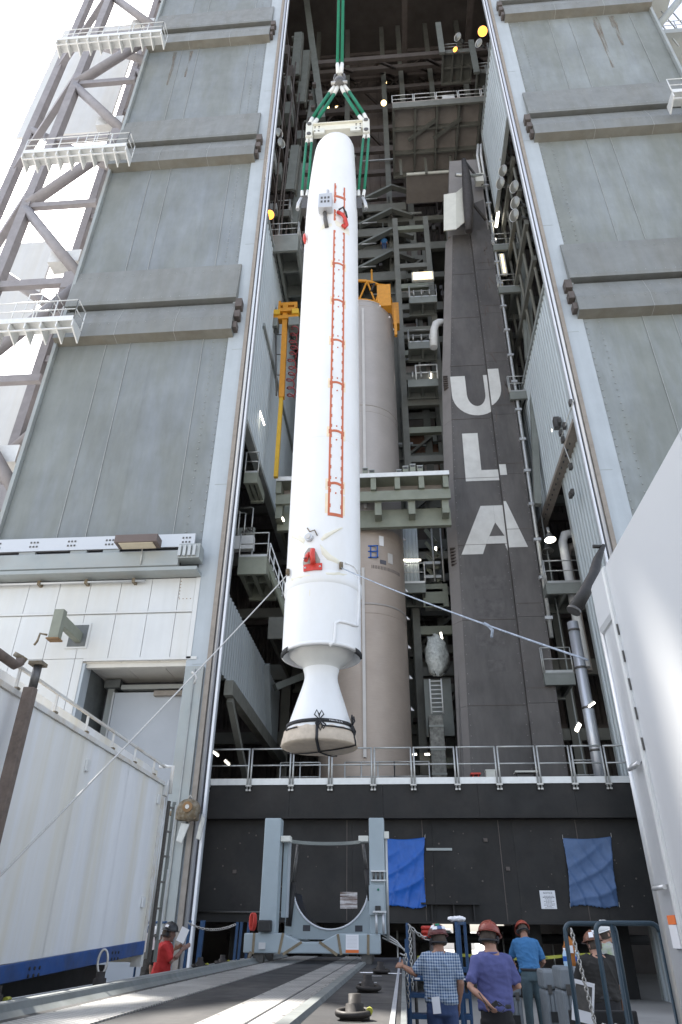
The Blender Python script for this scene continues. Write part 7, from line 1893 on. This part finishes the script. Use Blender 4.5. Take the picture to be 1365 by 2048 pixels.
    if helmet:
        hm = MB().sphere((0, 0, 0), .124*s, 24, 10, (.93, 1.12, .98), .02); n0 = len(hm.v)
        hm.lathe([(.116*s, .0), (.132*s, -.008*s), (.136*s, -.014*s), (.116*s, -.012*s)], (0, 0, 0), 24)
        hm.v = [(p[0]*(1 if i < n0 else .98), p[1]*(1 if i < n0 else 1.16) + (.02*s if (i >= n0 and p[1] > .05) else 0), p[2]) for i, p in enumerate(hm.v)]
        hm.v = [tuple(M_ @ (HP(0, .0, .055) + HR_ @ Vector(p))) for p in hm.v]; ho = hm.build('hard_hat', helmet, t)
        rd = MB().bar((0, -.122*s, .02*s), (0, 0, .124*s), .05*s, .012*s); rd.bar((0, 0, .124*s), (0, .122*s, .03*s), .05*s, .012*s); rd.v = [tuple(M_ @ (HP(0, .0, .055) + HR_ @ Vector(p))) for p in rd.v]; rd.build('ridge', helmet, ho)
        for (ang, el, w, h, m) in stickers:
            a_ = R(ang); e_ = R(el); c = Vector((.116*math.cos(e_)*math.sin(a_), -.140*math.cos(e_)*math.cos(a_), .122*math.sin(e_)))*s*1.0
            nr = Vector((c.x, c.y, c.z*1.1)).normalized(); tx = Vector((0, 0, 1)).cross(nr).normalized(); ty_ = nr.cross(tx)
            q = MB().add([c+nr*.004+tx*(-w)+ty_*(-h), c+nr*.004+tx*w+ty_*(-h), c+nr*.004+tx*w+ty_*h, c+nr*.004-tx*w+ty_*h, c-nr*.01+tx*(-w)+ty_*(-h), c-nr*.01+tx*w+ty_*(-h), c-nr*.01+tx*w+ty_*h, c-nr*.01-tx*w+ty_*h], [(0,1,2,3),(4,5,6,7),(0,1,5,4),(1,2,6,5),(2,3,7,6),(3,0,4,7)])
            q.v = [tuple(M_ @ (HP(0, 0, .055) + HR_ @ Vector(p))) for p in q.v]; q.build('sticker', m, ho)
    if headset:
        hs = MB()
        for sd in (-1, 1): hs.sphere(tuple(HP(sd*.092, -.01, -.012)), .04*s, 12, 8, (.55, .8, 1.05))
        hs.path([HP(.10*math.cos(R(k)), -.01-.115*math.sin(R(k)), -.02-.02*math.sin(R(k))) for k in range(0, 181, 20)], .012*s, 6)
        hs.v = [tuple(M_ @ Vector(p)) for p in hs.v]; hs.build('headset', 'strap_dark', t)
    return t, M_, (M_ @ Matrix.Translation(HP(0, 0, .055)) @ HR_.to_4x4())
pA, MA_, _ = person('person in blue checked shirt and jeans with a hand on the trailer deck edge', (.42, 9.9), 3, 1.75, 3, ((-.30, .06, 1.26), (-.43, .20, 1.33)), ((.235, -.03, 1.17), (.20, .06, .96)), 'shirt_check', 'jeans', 'skin_tan', 'helmet_maroon', (18, 8), 1.03, True,
    stickers=((-40, 28, .03, .02, 'paper'), (-8, 30, .028, .022, 'tarp_blue_faded'), (22, 30, .03, .02, 'paper'), (-20, 52, .025, .02, 'green_sling'), (-62, 40, .02, .025, 'paper')))
o = MB().box(-.045, .045, -.004, 0, -.08, .08).build('back_pocket_paper', 'paper', pA); o.data.transform(MA_ @ Matrix.Translation((-.08, -.142, .97)) @ Matrix.Rotation(R(-4), 4, 'Y'))
wt = MB().lathe([(.032, -.012), (.034, 0), (.032, .012)], (0, 0, 0), 16); wt.v = [tuple(MA_ @ (Vector((-.42, .175, 1.315)) + Matrix.Rotation(R(60), 3, 'X') @ Vector(p))) for p in wt.v]; wt.build('wristwatch', 'chain_steel', pA)
pB, MBm, _ = person('person in purple t-shirt holding a small black handset behind the hip', (S(988, 1960, 8.9).x, 8.9), 4, 1.78, 2, ((-.27, -.08, 1.20), (-.15, -.20, 1.10)), ((.26, .02, 1.20), (.12, .20, 1.18)), 'shirt_purple', 'trousers_black', 'skin', 'helmet_rust', (-28, 14), .93, True)
hsx = MB().box(-.02, .02, -.015, .015, -.05, .05); ho = hsx.build('handset', 'case_black'); ho.data.transform(MBm @ Matrix.Translation((-.07, -.24, 1.06)) @ Matrix.Rotation(R(60), 4, 'Y')); tag(ho, 'small black handset in the hand of the person in purple', 'handset')
cr = MB().path([MBm @ Vector(p) for p in ((-.2, -.19, 1.16), (-.12, -.25, 1.04), (0, -.26, 1.0), (.06, -.22, 1.04), (-.02, -.22, 1.09))], .005, 6); cr.build('cord', 'case_black', ho)
gg = MB().box(-.13, .13, -.02, .02, -.025, .025); 
pC, MC_, _ = person('person in blue polo shirt leaning forward over grey cases', (S(1064, 1960, 14.3).x, 14.3), 6, 1.80, 18, ((-.24, .30, 1.20), (-.16, .48, 1.10)), ((.28, .12, 1.15), (.2, .34, 1.05)), 'shirt_blue', 'jeans_grey', 'skin_tan', 'helmet_red', (0, 20), .98, True, standz=.10)
box_s = box('work_step', 'platform_grey', None, S(1064, 1960, 14.3).x-.25, S(1064, 1960, 14.3).x+.25, 14.0, 14.8, 0, .095, bevel=.01); tag(box_s, 'low grey step under the person in the blue polo shirt', 'step')
o = MB().box(-.045, .045, -.004, 0, -.09, .09).build('back_pocket_paper', 'paper', pC); o.data.transform(MC_ @ Matrix.Translation((.12, -.15, .98)) @ Matrix.Rotation(R(8), 4, 'Y'))
pD, MD_, HD_ = person('person in black shirt and brown sticker-covered hard hat behind the blue cart', (S(1200, 1940, 11.0).x, 11.0), 8, 1.70, 4, ((-.30, .10, 1.10), (-.2, .3, 1.0)), None, 'shirt_black', 'trousers_black', 'skin', 'helmet_brown', (20, 6), 1.18, False,
    stickers=((-50, 25, .03, .035, 'paper'), (-15, 50, .025, .02, 'paper')))
pt_ = text('Sly', (0, 0, 0), .075, 'paper', pD, 'hat_lettering'); 
pt_.data.transform(HD_ @ Matrix.Translation((-.02, -.128, .022)) @ Matrix.Rotation(R(-24), 4, 'X'))
pE, ME_, _ = person('person in grey printed shirt and white hard hat looking up to the right', (S(1214, 1900, 12.8).x, 12.8), -80, 1.84, 0, None, None, 'shirt_grey', 'jeans', 'skin', 'helmet_white', (0, -18), .98, False, sleeve=.9)
pR, MR_, _ = person('person in red t-shirt and black hard hat reaching out with papers', (-4.12, 13.6), -78, 1.78, 4, None, ((.19, .19, 1.22), (.15, .34, 1.40)), 'shirt_red', 'jeans', 'tattoo_skin', 'helmet_black', (-10, 4), 1.04, True, stickers=((70, 25, .03, .02, 'paper'),))
pp_ = MB().box(-.07, .07, -.002, .002, -.11, .11).build('held_paper', 'paper'); pp_.data.transform(Matrix.Translation(S(366, 1870, 13.45)) @ Matrix.Rotation(R(22), 4, 'Y')); tag(pp_, 'folded white papers held up by the person in red', 'paper')
pQ, MQ_, _ = person('person in dark shirt half hidden behind the person in red', (-4.55, 14.3), -60, 1.72, 3, ((-.16, .28, 1.2), (-.10, .45, 1.38)), None, 'shirt_black', 'jeans', 'skin_tan', 'helmet_white', (0, 0), 1.0, True)
q_ = MB().box(-.1, .1, -.002, .002, -.14, .14).build('clipboard_paper', 'paper'); q_.data.transform(Matrix.Translation(S(299, 1883, 13.9)) @ Matrix.Rotation(R(-15), 4, 'Y')); tag(q_, 'white paper sheet behind the person in red', 'paper')
w0 = S(768, 474, 33.5); zz = None
pw = S(768, 470, 33.6)
person('distant worker in blue with a white hard hat on an upper shelf platform', (pw.x, 33.9), 180, 1.75, 5, None, None, 'shirt_blue', 'jeans', 'skin', 'helmet_white', (0, 10), 1.0, False, standz=S(740, 482+18-1, 33.6).z-.0 if False else S(726, 482+18, 33.6).z)
